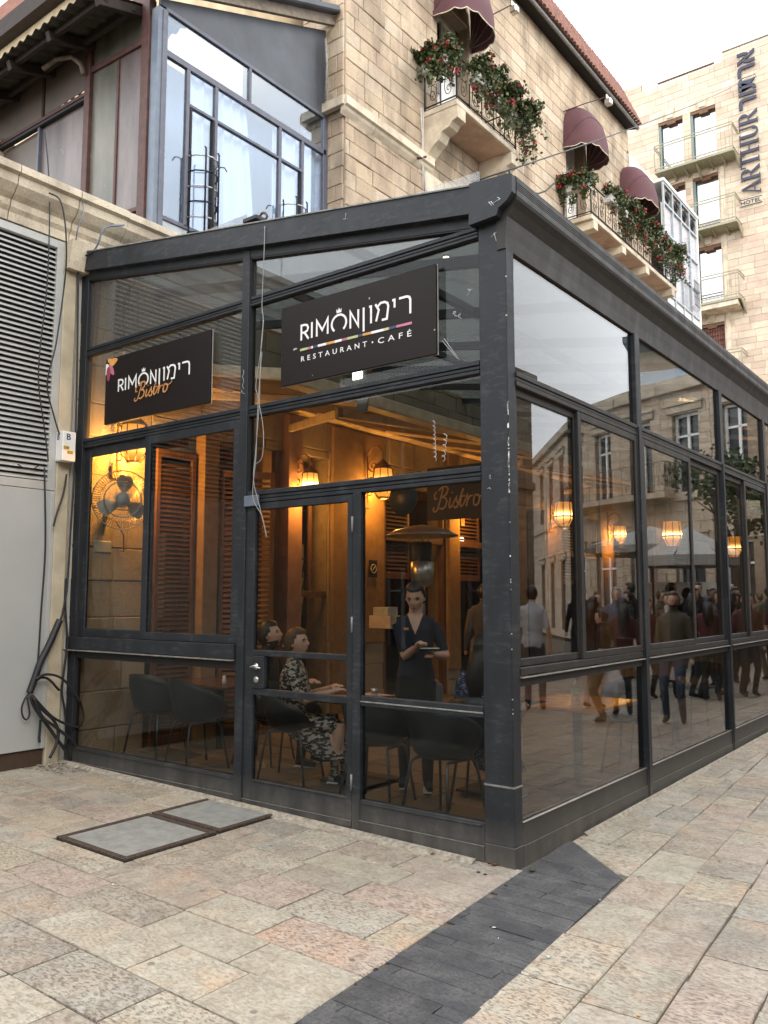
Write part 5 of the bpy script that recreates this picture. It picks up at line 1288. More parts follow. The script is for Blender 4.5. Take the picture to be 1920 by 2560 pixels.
# ============================================================ INSIDE THE GLASS ROOM
# ground floor openings: posts, louvred shutters, dark bar room behind
gfo = bpy.data.objects.new('ground_floor_front', None); link(gfo, bld)
def wood(x0, x1, y0, y1, z0, z1, nm='timber_post', m_='wood'): return MB().box(x0, x1, y0, y1, z0, z1, .004).build(nm, M[m_], gfo)
sl2 = MB().prism([(0, 0, 0), (.028, 0, -.018), (.028, 0, -.026), (0, 0, -.008)], (0, 1, 0)).build('shutter_slat', M['wood']); SL = sl2.data; bpy.data.objects.remove(sl2)
def shutter(x, y, ang, w_, z0, z1, step=.058):
    t = bpy.data.objects.new('louvred_shutter', None); link(t, gfo); t.location = (x, y, 0); t.rotation_euler = (0, 0, ang)
    for a, b_ in ((0, .05), (w_ - .05, w_)): MB().box(-.02, .02, a, b_, z0, z1, .003).build('shutter_stile', M['wood'], t)
    for z in (z0, z1 - .08): MB().box(-.02, .02, .05, w_ - .05, z, z + .08, .003).build('shutter_rail', M['wood'], t)
    n = int((z1 - z0 - .16) / step)
    for k in range(n): inst(SL, 'shutter_slat', t, (-.014, .05, z0 + .09 + k * step + .02), scale=(1, w_ - .1, 1.4))
    return t
wood(-4.78, -4.62, 1.49, 1.70, .05, 3.45, 'lit_post', 'lamplitplaster')
shutter(-4.74, .93, R(0), .52, .1, 3.2, .05); shutter(-4.66, 1.75, R(-35), .62, .1, 3.05)
shutter(-5.3, 1.75, R(0), 1.0, 1.75, 2.6, .05)
wood(-4.80, -4.70, 2.45, 2.60, .05, 3.4, 'lit_post', 'lamplitplaster')
wood(-4.82, -4.66, 2.86, 3.11, .05, 3.9, 'pink_post', 'pinkstone'); 
wood(-4.86, -4.80, 3.12, 3.74, 1.62, 1.70, 'transom'); wood(-4.86, -4.82, 3.42, 3.47, 1.7, 3.4, 'mullion')
wood(-4.80, -4.72, 3.78, 4.10, .02, 3.9, 'lit_pilaster', 'lamplitplaster'); wood(-4.80, -4.75, 4.12, 4.93, 1.0, 3.9, 'lit_wall', 'lamplitplaster')
for (a, b_) in ((4.95, 6.6), (6.95, 8.75), (10.75, 12.6), (13.35, 16.0), (16.9, 21.6)):
    wood(-4.9, -4.8, a, a + .08, .05, 3.3); wood(-4.9, -4.8, b_ - .08, b_, .05, 3.3); wood(-4.9, -4.8, a, b_, 2.45, 2.55, 'transom')
    shutter(-4.95, a + .1, 0, (b_ - a) * .45, 1.9, 3.25, .06)
for (a, b_) in ((6.62, 6.93), (8.78, 9.22), (10.08, 10.72), (12.63, 13.32), (16.05, 16.85), (21.65, 22.35)):
    wood(-4.80, -4.735, a, b_, .5, 4.1, 'lit_pilaster', 'lamplitplaster')
# the bar room behind the openings
br_ = thing('bar_room', 'dark timber lined bar room behind the restaurant openings', 'room', (0, 0, 0))
MB().box(-9.2, -9.1, .3, 24, 0, 3.6).build('back_wall', M['brownwall'], br_)
MB().box(-9.1, -4.95, .2, .3, 0, 3.6).build('end_wall', M['brownwall'], br_)
MB().box(-9.2, -4.81, 24.3, 24.4, 0, 3.6).build('end_wall', M['brownwall'], br_)
for y_ in (7.8, 12.9): MB().box(-9.1, -5.4, y_, y_ + .12, 0, 3.5).build('cross_wall', M['brownwall'], br_)
MB().box(-9.2, -5.15, .3, 24, 3.5, 3.58).build('ceiling', M['ceilwood'], br_)
MB().box(-9.2, -4.8, .3, 24, .02, .055).build('floor', M['darkwoodfloor'], br_)
for k in range(22): MB().box(-9.1, -5.2, .6 + k * 1.0, .72 + k * 1.0, 3.36, 3.49).build('ceiling_beam', M['wood'], br_)
for y0, y1 in ((2.2, 4.4), (7.2, 9.6), (12.0, 14.2)): MB().box(-9.08, -9.0, y0, y1, 1.3, 2.7, .02).build('shelf_glow_panel', M['shopglow'], br_)  # self-glowing panels added in place of lamplight on the shelf backs
bshelf = thing('bottle_shelf', 'lit shelves of bottles along the back of the bar', 'shelf', (-8.95, 8.4, 0))
for k in range(4): MB().box(-.12, .12, -1.1, 1.1, 1.3 + k * .36, 1.33 + k * .36).build('shelf_board', M['wood'], bshelf)
mb = MB()
for k in range(3):
    for q in range(22): mb.lathe([(.03, 0), (.03, .16), (.011, .2), (.011, .26)], 6, (0, -1.05 + q * .098, 1.33 + k * .36))
tag(mb.build('bottles', M['bottleglass'], bshelf), kind='stuff')
ct = thing('bar_counter', 'dark timber bar counter with pale top inside the opening', 'counter', (-5.6, 4.4, 0)); MB().box(-.3, .3, -.8, .9, 0, 1.12, .01).build('counter_front', M['darkwoodfloor'], ct); MB().box(-.36, .36, -.86, .96, 1.12, 1.18, .008).build('counter_top', M['tabletop'], ct)
def glassware(label, loc, kind='wine'):
    t = thing('wine_glass', label, 'wine glass', loc)
    MB().lathe([(.032, 0), (.030, .004), (.004, .008), (.004, .09), (.022, .105), (.038, .14), (.040, .17), (.032, .21)], 12).build('bowl', M['clearglass'], t)
pb = MB().lathe([(.0, 0), (.06, 0), (.085, .15), (.078, .15), (.055, .02)], 14); o = pb.build('white_pot', M['whitepaint'], None, (-5.3, 4.95, 1.18)); tag(o, 'white tapered pot standing on the bar counter', 'pot')
for k, (x, y) in enumerate(((-5.35, 4.45), (-5.33, 4.56))): glassware(('left' if k == 0 else 'right') + ' one of two wine glasses on the bar counter', (x, y, 1.18))
# pendant bulbs in the bar
for i, (x, y, z, l_) in enumerate(((-6.4, 2.9, 2.95, 'small white ceiling lamp glimpsed past the left shutter'), (-6.2, 9.3, 2.75, 'upper of two white globe lamps by the corner post'), (-6.3, 9.0, 2.5, 'lower of two white globe lamps by the corner post'), (-6.6, 14.2, 2.6, 'globe lamp deep in the bar, right of the first lantern'), (-6.8, 16.2, 2.45, 'farthest white globe lamp in the bar'), (-7.4, 6.3, 2.2, 'tiny lamp over the bar behind the heater'))):
    t = thing('globe_lamp', l_, 'lamp', (x, y, z), 0, 'globe lamps in the bar'); MB().ball((0, 0, 0), .055, 10).build('globe', M['bulbwhite'], t); MB().tube([(0, 0, .05), (0, 0, 3.5 - z)], .006, 4).build('cord', M['cable'], t)
for y, p in ((3.0, 15), (8.6, 28), (13.6, 26), (19, 26)):
    ld = bpy.data.lights.new('bar_light', 'POINT'); ld.energy = p; ld.color = (1, .62, .30); ld.shadow_soft_size = .15; lo = bpy.data.objects.new('bar_light', ld); link(lo, br_); lo.location = (-7.0, y, 2.9)

# lanterns on scrolled brackets
def lantern(label, y, z, s_=1.0, power=26, x=-4.45):
    power *= 12
    t = thing('wall_lantern', label, 'lantern', (x, y, z), 0, 'lit wall lanterns')
    n = 8; r1, r2, r3 = .105 * s_, .125 * s_, .06 * s_
    def ring(r_, z_): return [(r_ * math.cos(R(22.5 + 45 * k)), r_ * math.sin(R(22.5 + 45 * k)), z_) for k in range(n)]
    a, b_, c_, d_ = ring(r1, .17 * s_), ring(r2, -.02 * s_), ring(r2 * 1.02, -.06 * s_), ring(r3, -.15 * s_)
    mb = MB(); V = a + b_ + d_; mb.add([(p[0] * .97, p[1] * .97, p[2]) for p in V], [(k, (k + 1) % n, n + (k + 1) % n, n + k) for k in range(n)] + [(n + k, n + (k + 1) % n, 2 * n + (k + 1) % n, 2 * n + k) for k in range(n)]); mb.build('glass', M['lampglow'], t)
    mb = MB()
    for k in range(n): mb.tube([a[k], b_[k], c_[k], d_[k]], .006 * s_, 4)
    mb.tube(b_, .010 * s_, 4, closed=True); mb.tube(d_, .008 * s_, 4, closed=True); mb.tube(a, .009 * s_, 4, closed=True)
    mb.lathe([(r3, -.15 * s_), (r3, -.165 * s_), (.0, -.17 * s_)], 8); mb.lathe([(r1 * 1.12, .17 * s_), (r1 * .55, .23 * s_), (.02, .27 * s_), (0, .28 * s_)], 8)
    mb.build('lantern_frame', M['lamprust'], t)
    br2 = MB(); wx = WX + .08 - x
    br2.tube([(0, 0, .27 * s_), (0, 0, .36 * s_), (wx * .3, 0, .43 * s_), (wx * .7, 0, .42 * s_), (wx, 0, .34 * s_)], .011, 5)
    def sp(cx2, cz2, r_, t0, turns, sg=1): return [(cx2 + r_ * (1 - i / 22 * .8) * math.cos(R(t0) + sg * turns * 6.283 * i / 22), 0, cz2 + r_ * (1 - i / 22 * .8) * math.sin(R(t0) + sg * turns * 6.283 * i / 22)) for i in range(23)]
    br2.tube(sp(wx * .62, .26, .10, 90, 1.4), .010, 5); br2.tube(sp(wx * .80, .06, .075, -90, 1.3, -1), .010, 5); br2.tube(sp(wx * .82, -.10, .06, 90, 1.2), .009, 5); br2.tube([(wx, 0, .5), (wx, 0, -.25)], .014, 5)
    br2.build('scroll_bracket', M['lamprust'], t)
    MB().box(wx - .03, wx, -.05, .05, -.32, -.16, .006).build('wall_plate', M['lamprust'], t)
    ld = bpy.data.lights.new('lantern_light', 'POINT'); ld.energy = power * .6; ld.color = (1, .43, .07); ld.shadow_soft_size = .09; lo = bpy.data.objects.new('lantern_light', ld); link(lo, t); lo.location = (wx + .13, .05, -.02)  # point light added off the lantern, close to the wall, for a local glow
    ld2 = bpy.data.lights.new('lantern_light', 'POINT'); ld2.energy = power * .26; ld2.color = (1, .43, .07); ld2.shadow_soft_size = .06; lo2 = bpy.data.objects.new('lantern_light', ld2); link(lo2, t); lo2.location = (.02, 0, -.25)
lantern('big lit lantern above the wall fan, behind the Bistro sign', .43, 3.13, 1.15, 42)
lantern('lit lantern just above the top of the narrow door', 3.02, 2.99, .95, 16)
lantern('lit lantern under the restaurant sign, right of the door', 4.50, 3.18, 1.25, 30)
lantern('lit lantern left of the side window mullion nearest the corner post', 10.2, 3.2, 1.5, 34)
lantern('lit lantern hanging in the second sash of the side windows', 13.0, 3.0, 1.1, 26)
lantern('brightest round lantern in the second side bay', 16.4, 3.2, 2.0, 44)
lantern('round lit lantern in the third side bay', 22.0, 3.15, 2.0, 44)
lantern('lit lantern hidden mostly by the gutter shadow between piers', 7.0, 3.1, 1.1, 24)

# wall fan
fan = thing('wall_fan', 'round grey wire wall fan on the stone pier under the first lantern', 'fan', (-4.42, .30, 2.56), 0)
fan.scale = (1.27, 1.27, 1.27)
fa = Vector((.80, -.55, -.05)).normalized()
Mr = Vector((0, 0, 1)).rotation_difference(fa).to_matrix()
def FT(p): return Mr @ Vector(p)
mb = MB(); Rf = .225
for k in range(72):
    a = R(5 * k); mb.tube([FT((.05 * math.cos(a), .05 * math.sin(a), .075)), FT((.15 * math.cos(a), .15 * math.sin(a), .065)), FT((Rf * math.cos(a), Rf * math.sin(a), .0)), FT((.16 * math.cos(a), .16 * math.sin(a), -.06))], .0021, 3, False)
mb.build('guard', M['steel'], fan)
for r_, z in ((Rf, 0), (.135, .068), (.05, .076), (.17, -.055)): MB().tube([FT((r_ * math.cos(R(12 * k)), r_ * math.sin(R(12 * k)), z)) for k in range(30)], .005 if r_ > .2 or r_ == .135 else .003, 5, closed=True).build('guard_ring', M['steel'], fan)
for k in range(3):
    a0 = R(120 * k + 20); V = []
    for i in range(8):
        for j in range(5):
            r_ = .04 + .15 * i / 7; wd = .55 * math.sin(.35 + 2.3 * i / 7); a = a0 + (j / 4 - .5) * wd * 1.7; V.append(FT((r_ * math.cos(a), r_ * math.sin(a), .02 + (j / 4 - .5) * .045)))
    MB().add(V, [(i * 5 + j, i * 5 + j + 1, i * 5 + j + 6, i * 5 + j + 5) for i in range(7) for j in range(4)], True).build('blade', M['fanblade'], fan)
mb = MB(); mb.lathe([(0, .085), (.045, .08), (.05, .06), (.05, -.12), (.0, -.13)], 14, (0, 0, 0), fa); mb.build('motor', M['panelgrey'], fan)
MB().tube([FT((0, 0, -.1)), (-.22, .0, -.10), (-.30, .02, -.28)], .02, 7).build('arm', M['panelgrey'], fan)
MB().box(-.36, -.26, -.06, .10, -.40, -.30, .01).build('switch_box', M['panelgrey'], fan)
MB().tube([(-.30, .1, -.35), (-.25, .2, -.38), (-.2, .16, -.25), (-.15, .05, -.15)], .005, 5).build('cord', M['cable'], fan)

# folding awning inside the room
aw = thing('folding_awning', 'beige barred folding awning stretched under the glass roof', 'awning', (0, 0, 0))
MB().prism([(-4.70, .45, 4.02), (-2.34, .45, 3.50), (-2.34, .45, 3.508), (-4.70, .45, 4.028)], (0, 11.5, 0)).build('cloth', M['awnfabric'], aw)
MB().box(-2.36, -2.20, .40, 12.0, 3.38, 3.50, .012).build('front_bar', M['awnbar'], aw)
MB().box(-4.8, -4.62, .40, 12.0, 3.95, 4.12, .02).build('cassette', M['awnbar'], aw)
MB().beam((-4.7, .40, 3.98), (-2.3, .36, 3.47), .05, .10, .006).build('side_bar', M['awnbar'], aw)
MB().beam((-4.7, .95, 3.78), (-2.3, .95, 3.36), .05, .07, .006).build('side_bar', M['awnbar'], aw)
for k_ in range(7): MB().beam((-4.68, 1.9 + k_ * 1.45, 3.99), (-2.36, 1.9 + k_ * 1.45, 3.47), .05, .035, .004).build('cloth_batten', M['awnbar'], aw)
for y0 in (1.38, 5.4, 9.2):
    MB().beam((-4.66, y0 + 1.5, 3.72), (-3.05, y0 + .55, 3.52), .06, .09, .01).build('arm', M['awnbar'], aw); MB().beam((-3.05, y0 + .55, 3.52), (-2.28, y0 + 1.8, 3.42), .06, .09, .01).build('arm', M['awnbar'], aw); MB().lathe([(.045, -.05), (.045, .06)], 10, (-3.05, y0 + .55, 3.52)).build('elbow', M['steel'], aw)
MB().box(-2.04, -1.99, 4.2, 23.5, 3.83, 3.88, .004).build('cream_bar', M['cream'], aw)  # plain cream bar added for the pale lines along the side sashes
# floodlight tucked behind the sign
fl = thing('floodlight', 'small white floodlight shining at the lower edge of the restaurant sign', 'floodlight', tuple(PY(898, 938, .22)))
MB().box(-.055, .055, -.02, .03, -.045, .06, .01).build('housing', M['whitepaint'], fl); MB().box(-.045, .045, -.024, -.02, -.035, .05).build('lens', M['ledwhite'], fl)
MB().prism([(.0, .02, -.06), (.09, .02, -.06), (.05, .02, -.28), (-.05, .02, -.28)], (0, .02, 0)).build('bracket_plate', M['steel'], fl)
ld = bpy.data.lights.new('floodlight_beam', 'POINT'); ld.energy = 3; ld.color = (.92, 1, .96); ld.shadow_soft_size = .05; lo = bpy.data.objects.new('floodlight_beam', ld); link(lo, fl); lo.location = (0, -.06, .02)
dl = thing('downlight', 'tiny round downlight on a roof rafter right of the sign', 'downlight', tuple(PY(1115, 643, .9))); MB().lathe([(0, 0), (.03, 0), (.035, .02), (.02, .05)], 12).build('body', M['whitepaint'], dl); MB().lathe([(0, -.002), (.024, -.002)], 12).build('lens', M['bulbwhite'], dl); MB().tube([(0, 0, .04), (0, 0, .28)], .01, 5).build('stem', M['bluegreydark'], dl)

# patio heater
h_ = thing('patio_heater', 'tall patio heater with a wide reflector dish behind the waitress', 'heater', (-2.72, 2.95, .05))
MB().lathe([(.0, 0), (.25, 0), (.25, .08), (.22, .1), (.22, .62), (.16, .68), (.0, .68)], 20).build('gas_base', M['bluegreydark'], h_)
MB().lathe([(.035, .66), (.035, 1.70)], 12).build('pole', M['steel'], h_)
MB().lathe([(.06, 1.68), (.11, 1.72), (.125, 1.80), (.13, 1.95), (.10, 1.96), (.05, 2.14)], 18).build('burner_bowl', M['steel'], h_)
MB().lathe([(.10, 1.96), (.115, 2.16), (.10, 2.17)], 18).build('emitter_mesh', M['gasket'], h_)
MB().lathe([(.02, 2.36), (.12, 2.345), (.30, 2.30), (.395, 2.245), (.40, 2.235), (.39, 2.238), (.29, 2.288), (.1, 2.33), (.02, 2.34)], 28).build('dish', M['dish'], h_)
for a in (0, 120, 240): MB().tube([(.09 * math.cos(R(a)), .09 * math.sin(R(a)), 2.15), (.09 * math.cos(R(a)), .09 * math.sin(R(a)), 2.34)], .006, 5).build('stay', M['steel'], h_)

# shell chairs
def chair_proto():
    NA, NV = 28, 9; bm = bmesh.new(); grid = []
    for i in range(NA):
        a = 2 * math.pi * i / NA; back = max(0, math.cos(a)) ; side = abs(math.sin(a))
        wrap = .5 + .5 * math.cos(a); h_ = .02 + .36 * (wrap ** .55) * (1 if wrap > .12 else wrap / .12)
        row = []
        for j in range(NV):
            t = j / (NV - 1)
            if t < .45: u_ = t / .45; r_ = .20 * u_; z = .43 + .02 * u_ * u_
            else: u_ = (t - .45) / .55; r_ = .20 + .07 * math.sin(u_ * 1.57); z = .45 + h_ * u_
            row.append(bm.verts.new((r_ * 1.05 * math.sin(a), -r_ * math.cos(a) * 1.0 , z)))
        grid.append(row)
    for i in range(NA):
        for j in range(NV - 1): bm.faces.new((grid[i][j], grid[(i + 1) % NA][j], grid[(i + 1) % NA][j + 1], grid[i][j + 1]))
    bmesh.ops.remove_doubles(bm, verts=bm.verts, dist=.002); bmesh.ops.recalc_face_normals(bm, faces=bm.faces); bmesh.ops.solidify(bm, geom=bm.faces, thickness=.012)
    me = bpy.data.meshes.new('shell'); bm.to_mesh(me); bm.free(); me.materials.append(M['shell']); me.polygons.foreach_set('use_smooth', [True] * len(me.polygons)); return me
SHELL = chair_proto(); LEGM = []
for sx in (-1, 1): 
    o = MB().tube([(sx * .22, -.22, .0), (sx * .17, -.16, .40), (sx * .15, -.13, .43), (sx * .15, .12, .43), (sx * .17, .15, .40), (sx * .22, .21, .0)], .011, 7).build('leg_frame', M['chairleg']); LEGM.append(o.data); bpy.data.objects.remove(o)
def chair(label, x, y, rz):   # front of the seat looks along +y when rz = 0
    t = thing('shell_chair', label, 'chair', (x, y, .055), rz, 'dark shell chairs'); inst(SHELL, 'seat_shell', t); inst(LEGM[0], 'leg_frame', t); inst(LEGM[1], 'leg_frame', t); return t
chair('dark shell chair nearest the left pier, back to the front glass', -4.35, .72, R(8))
chair('second dark shell chair behind the left lower pane', -3.62, .62, R(-14))
chair('shell chair with its back to the glass, left half of the right lower pane', -1.52, .62, R(10))
chair('shell chair with its back to the glass, beside the corner post', -.82, .48, R(-8))
chair('shell chair under the seated woman in the leaf print blouse', -2.60, .80, R(-70))
chair('shell chair under the bearded man', -3.32, 1.18, R(-75))
chair('shell chair under the woman in the blue floral dress', -.80, 1.02, R(15))
chair('shell chair on the street side of the orange topped table', -.38, 2.9, R(180))
chair('shell chair in the second side bay', -.45, 3.6, R(20)); chair('shell chair across from it in the second side bay', -.5, 5.2, R(170))
def table(label, x, y, sx, sy, top='tabletop', rz=0):
    t = thing('dining_table', label, 'table', (x, y, .055), rz, 'dining tables'); MB().box(-sx / 2, sx / 2, -sy / 2, sy / 2, .67, .70, .004).build('table_top', M[top], t); MB().lathe([(.04, .02), (.04, .67)], 10).build('column', M['gasket'], t); MB().box(-.25, .25, -.25, .25, 0, .02, .004).build('base_plate', M['gasket'], t); return t
table('dark table behind the two chairs in the left bay', -4.15, 1.36, 1.0, .75); table('dark table with pink menus in front of the seated couple', -2.12, 1.16, .62, .66); table('orange topped table in the first side bay', -.50, 2.0, .75, .9, 'orangetop'); table('dark table in the second side bay', -.50, 4.4, .7, .8)
table('dark table between the waitress and the woman at the corner', -1.0, 1.55, .62, .62)
def shaker(label, x, y, z, m_='whitepaint'):
    t = thing('table_shaker', label, 'shaker', (x, y, z)); MB().lathe([(0, 0), (.022, 0), (.022, .055), (.016, .065), (.018, .085), (.0, .092)], 12).build('body', M[m_], t)
shaker('white salt shaker on the left bay table', -3.85, 1.14, .755); 
t = thing('glass_shaker', 'glass shaker with steel cap near the door post', 'shaker', (-1.90, 1.06, .755)); MB().lathe([(0, 0), (.028, 0), (.028, .07)], 12).build('jar', M['clearglass'], t); MB().lathe([(.03, .07), (.03, .095), (0, .1)], 12).build('cap', M['steel'], t)
t = thing('water_bottle', 'clear plastic water bottle with red cap on the orange table', 'bottle', (-.40, 1.76, .756)); MB().lathe([(0, 0), (.034, .002), (.035, .03), (.031, .06), (.035, .09), (.035, .15), (.028, .18), (.013, .215), (.013, .235)], 14).build('body', M['clearglass'], t); MB().lathe([(.015, .225), (.015, .245), (0, .246)], 10).build('cap', M['bloom'], t); MB().lathe([(.0357, .085), (.0357, .135)], 14).build('label', M['green'], t)
for k, (x, y, a) in enumerate(((-2.24, 1.06, 20), (-2.10, 1.30, -15))): 
    o = MB().box(-.15, .15, -.11, .11, 0, .003).build('menu_sheet', M['paperpink']); o.location = (x, y, .757 + k * .004); o.rotation_euler = (0, 0, R(a)); tag(o, ('nearer' if k == 0 else 'farther') + ' pinkish paper menu lying on the couple\'s table', 'menu')
o = MB().box(-.09, .09, -.06, .06, 0, .004).build('napkin', M['whitepaint']); o.location = (-1.96, .93, .757); tag(o, 'folded white napkin on the couple\'s table', 'napkin')
# posters and stickers on the panes
def flat_text(body, w_, h_, mat, parent, loc, rot, ext=.0015, off=.0):
    me = fit_text(text_mesh(body, 1, .5, off), w_, h_)
    zmx = max(abs(v.co.z) for v in me.vertices)
    for v in me.vertices: v.co.z = v.co.z / zmx * ext
    me.materials.append(M[mat]); o = bpy.data.objects.new('lettering', me); link(o, parent); o.location = loc; o.rotation_euler = rot; return o
mr = thing('inner_bistro_board', 'dark inner board with bronze Bistro script hanging near the corner post', 'sign', tuple(PY(1068, 1302, 2.2)))
mr_w = (PY(1215, 1302, 2.2) - PY(1068, 1302, 2.2)).x; MB().box(0, mr_w, .0, .03, 0, .52, .003).build('board', M['brownwall'], mr)
for k, (x, z, s_, m_) in enumerate(((-1.05, .20, .30, 'greypanel'),)): MB().lathe([(0, 0), (.17, 0), (.17, .02), (0, .02)], 24, (-.30, .02, .24), (0, -1, 0)).build('round_emblem', M['bluegreydark'], mr)
kb = thing('kraft_boxes', 'stack of orange brown cardboard boxes on the bar behind the waitress', 'boxes', tuple(PY(962, 1560, 3.4)))
MB().box(-.16, .16, -.1, .1, -.05, .10, .004).build('box', M['awnbar'], kb); MB().box(-.10, .12, -.1, .1, .102, .20, .004).build('box', M['cream'], kb)
ns_ = thing('no_smoking_plate', 'small square no smoking plate on the pier behind the bar glasses', 'sign', (-4.72, 4.62, 2.02)); MB().box(0, .012, -.09, .09, -.12, .12, .002).build('plate', M['gasket'], ns_); MB().tube([(.016, .06 * math.cos(R(20 * k)), .06 * math.sin(R(20 * k))) for k in range(18)], .007, 4, closed=True).build('ring', M['chalk'], ns_); MB().tube([(.018, -.04, -.04), (.018, .04, .04)], .006, 4).build('bar', M['chalk'], ns_)
for i, (y, z) in enumerate(((5.6, 2.75), (7.6, 2.7), (11.5, 2.75), (15.0, 2.7), (18.0, 2.75))):
    t = thing('globe_lamp', ['warm globe lamp over the first bar opening', 'warm globe lamp over the second bar opening', 'warm globe lamp beyond the second side pier', 'warm globe lamp beyond the third side pier', 'warm globe lamp at the far end of the bar'][i], 'lamp', (-5.6, y, z), 0, 'globe lamps in the bar'); MB().ball((0, 0, 0), .05, 10).build('globe', M['lampglow'], t); MB().tube([(0, 0, .05), (0, 0, 3.5 - z)], .006, 4).build('cord', M['cable'], t)
# marker scrawl on the glass panes
def pane_scrawl(paths): 
    for p in paths: MB().tube([tuple(PY(a, b_, .025)) for a, b_ in p], .0018, 4).build('marker_scribble', M['chalk'], room)
def loops(x0, y0, x1, y1, n, amp):
    P = []; L = n * 8; q_ = random.Random(int(x0))
    for i in range(L + 1):
        t = i / L; a = t * n * 6.283 + q_.uniform(-.5, .5); P.append((x0 + (x1 - x0) * t + amp * math.sin(a), y0 + (y1 - y0) * t + amp * .8 * math.cos(a)))
    return P
pane_scrawl([loops(1088, 1150, 1084, 1050, 9, 3.2), loops(1108, 1150, 1114, 1082, 5, 4.5), loops(1130, 780, 1155, 792, 2, 6), loops(1165, 735, 1180, 720, 1, 6), [(1105, 851), (1145, 898)], [(1110, 846), (1150, 902)]])
# ============================================================ PEOPLE
def ik(a, b_, l1, l2, pole):
    a, b_, pole = Vector(a), Vector(b_), Vector(pole); d = b_ - a; L = min(d.length, (l1 + l2) * .985); d.normalize()
    c = (l1 * l1 - l2 * l2 + L * L) / (2 * L); h_ = math.sqrt(max(1e-6, l1 * l1 - c * c)); p = pole - d * pole.dot(d); p.normalize()
    return a + d * c + p * h_, a + d * L
def loft(mb, secs, n=16):
    V = []; F = []
    for (c, rx, ry) in secs:
        for k in range(n): a = 2 * math.pi * k / n; V.append((c[0] + rx * math.cos(a), c[1] + ry * math.sin(a), c[2]))
    for i in range(len(secs) - 1):
        for k in range(n): F.append((i * n + k, i * n + (k + 1) % n, (i + 1) * n + (k + 1) % n, (i + 1) * n + k))
    F += [tuple(range(n - 1, -1, -1)), tuple((len(secs) - 1) * n + k for k in range(n))]
    mb.add(V, F, True)
def headpt(t, p, k=0.0):
    """face towards +y; t from the top of the head down, p around"""
    s_ = math.sin(t); x = s_ * math.cos(p); y = s_ * math.sin(p); z = math.cos(t)
    rx, ry, rz_ = .072, .097, .119
    low = max(0, -z)
    X, Y, Z = x * rx * (1 - .40 * low ** 1.25), y * ry * (1 - .10 * low), z * rz_
    if y > 0: Y -= .010 * max(0, 1 - abs(Z - .0) / .06) * (1 - abs(x)) * 0; Y += .010 * low * max(0, y)
    else: Y *= (1 - .28 * low)
    if y > .3:
        ax = abs(X)
        Y += .019 * math.exp(-(X / .010) ** 2) * math.exp(-((Z + .020) / .014) ** 2) + .012 * math.exp(-(X / .008) ** 2) * math.exp(-((Z - .0) / .02) ** 2)
        Y -= .014 * math.exp(-((ax - .030) / .014) ** 2) * math.exp(-((Z - .008) / .012) ** 2)
        Y += .005 * math.exp(-((Z - .032) / .010) ** 2) * math.exp(-(ax / .045) ** 2)
        Y += .006 * math.exp(-((Z + .056) / .009) ** 2) * math.exp(-(ax / .018) ** 2); Y += .007 * math.exp(-((Z + .092) / .014) ** 2) * math.exp(-(ax / .02) ** 2)
        Y -= .004 * math.exp(-((Z + .070) / .006) ** 2) * math.exp(-(ax / .02) ** 2)
    v = Vector((X, Y, Z)); 
    if k: v += Vector((x, y, z)).normalized() * k
    return v
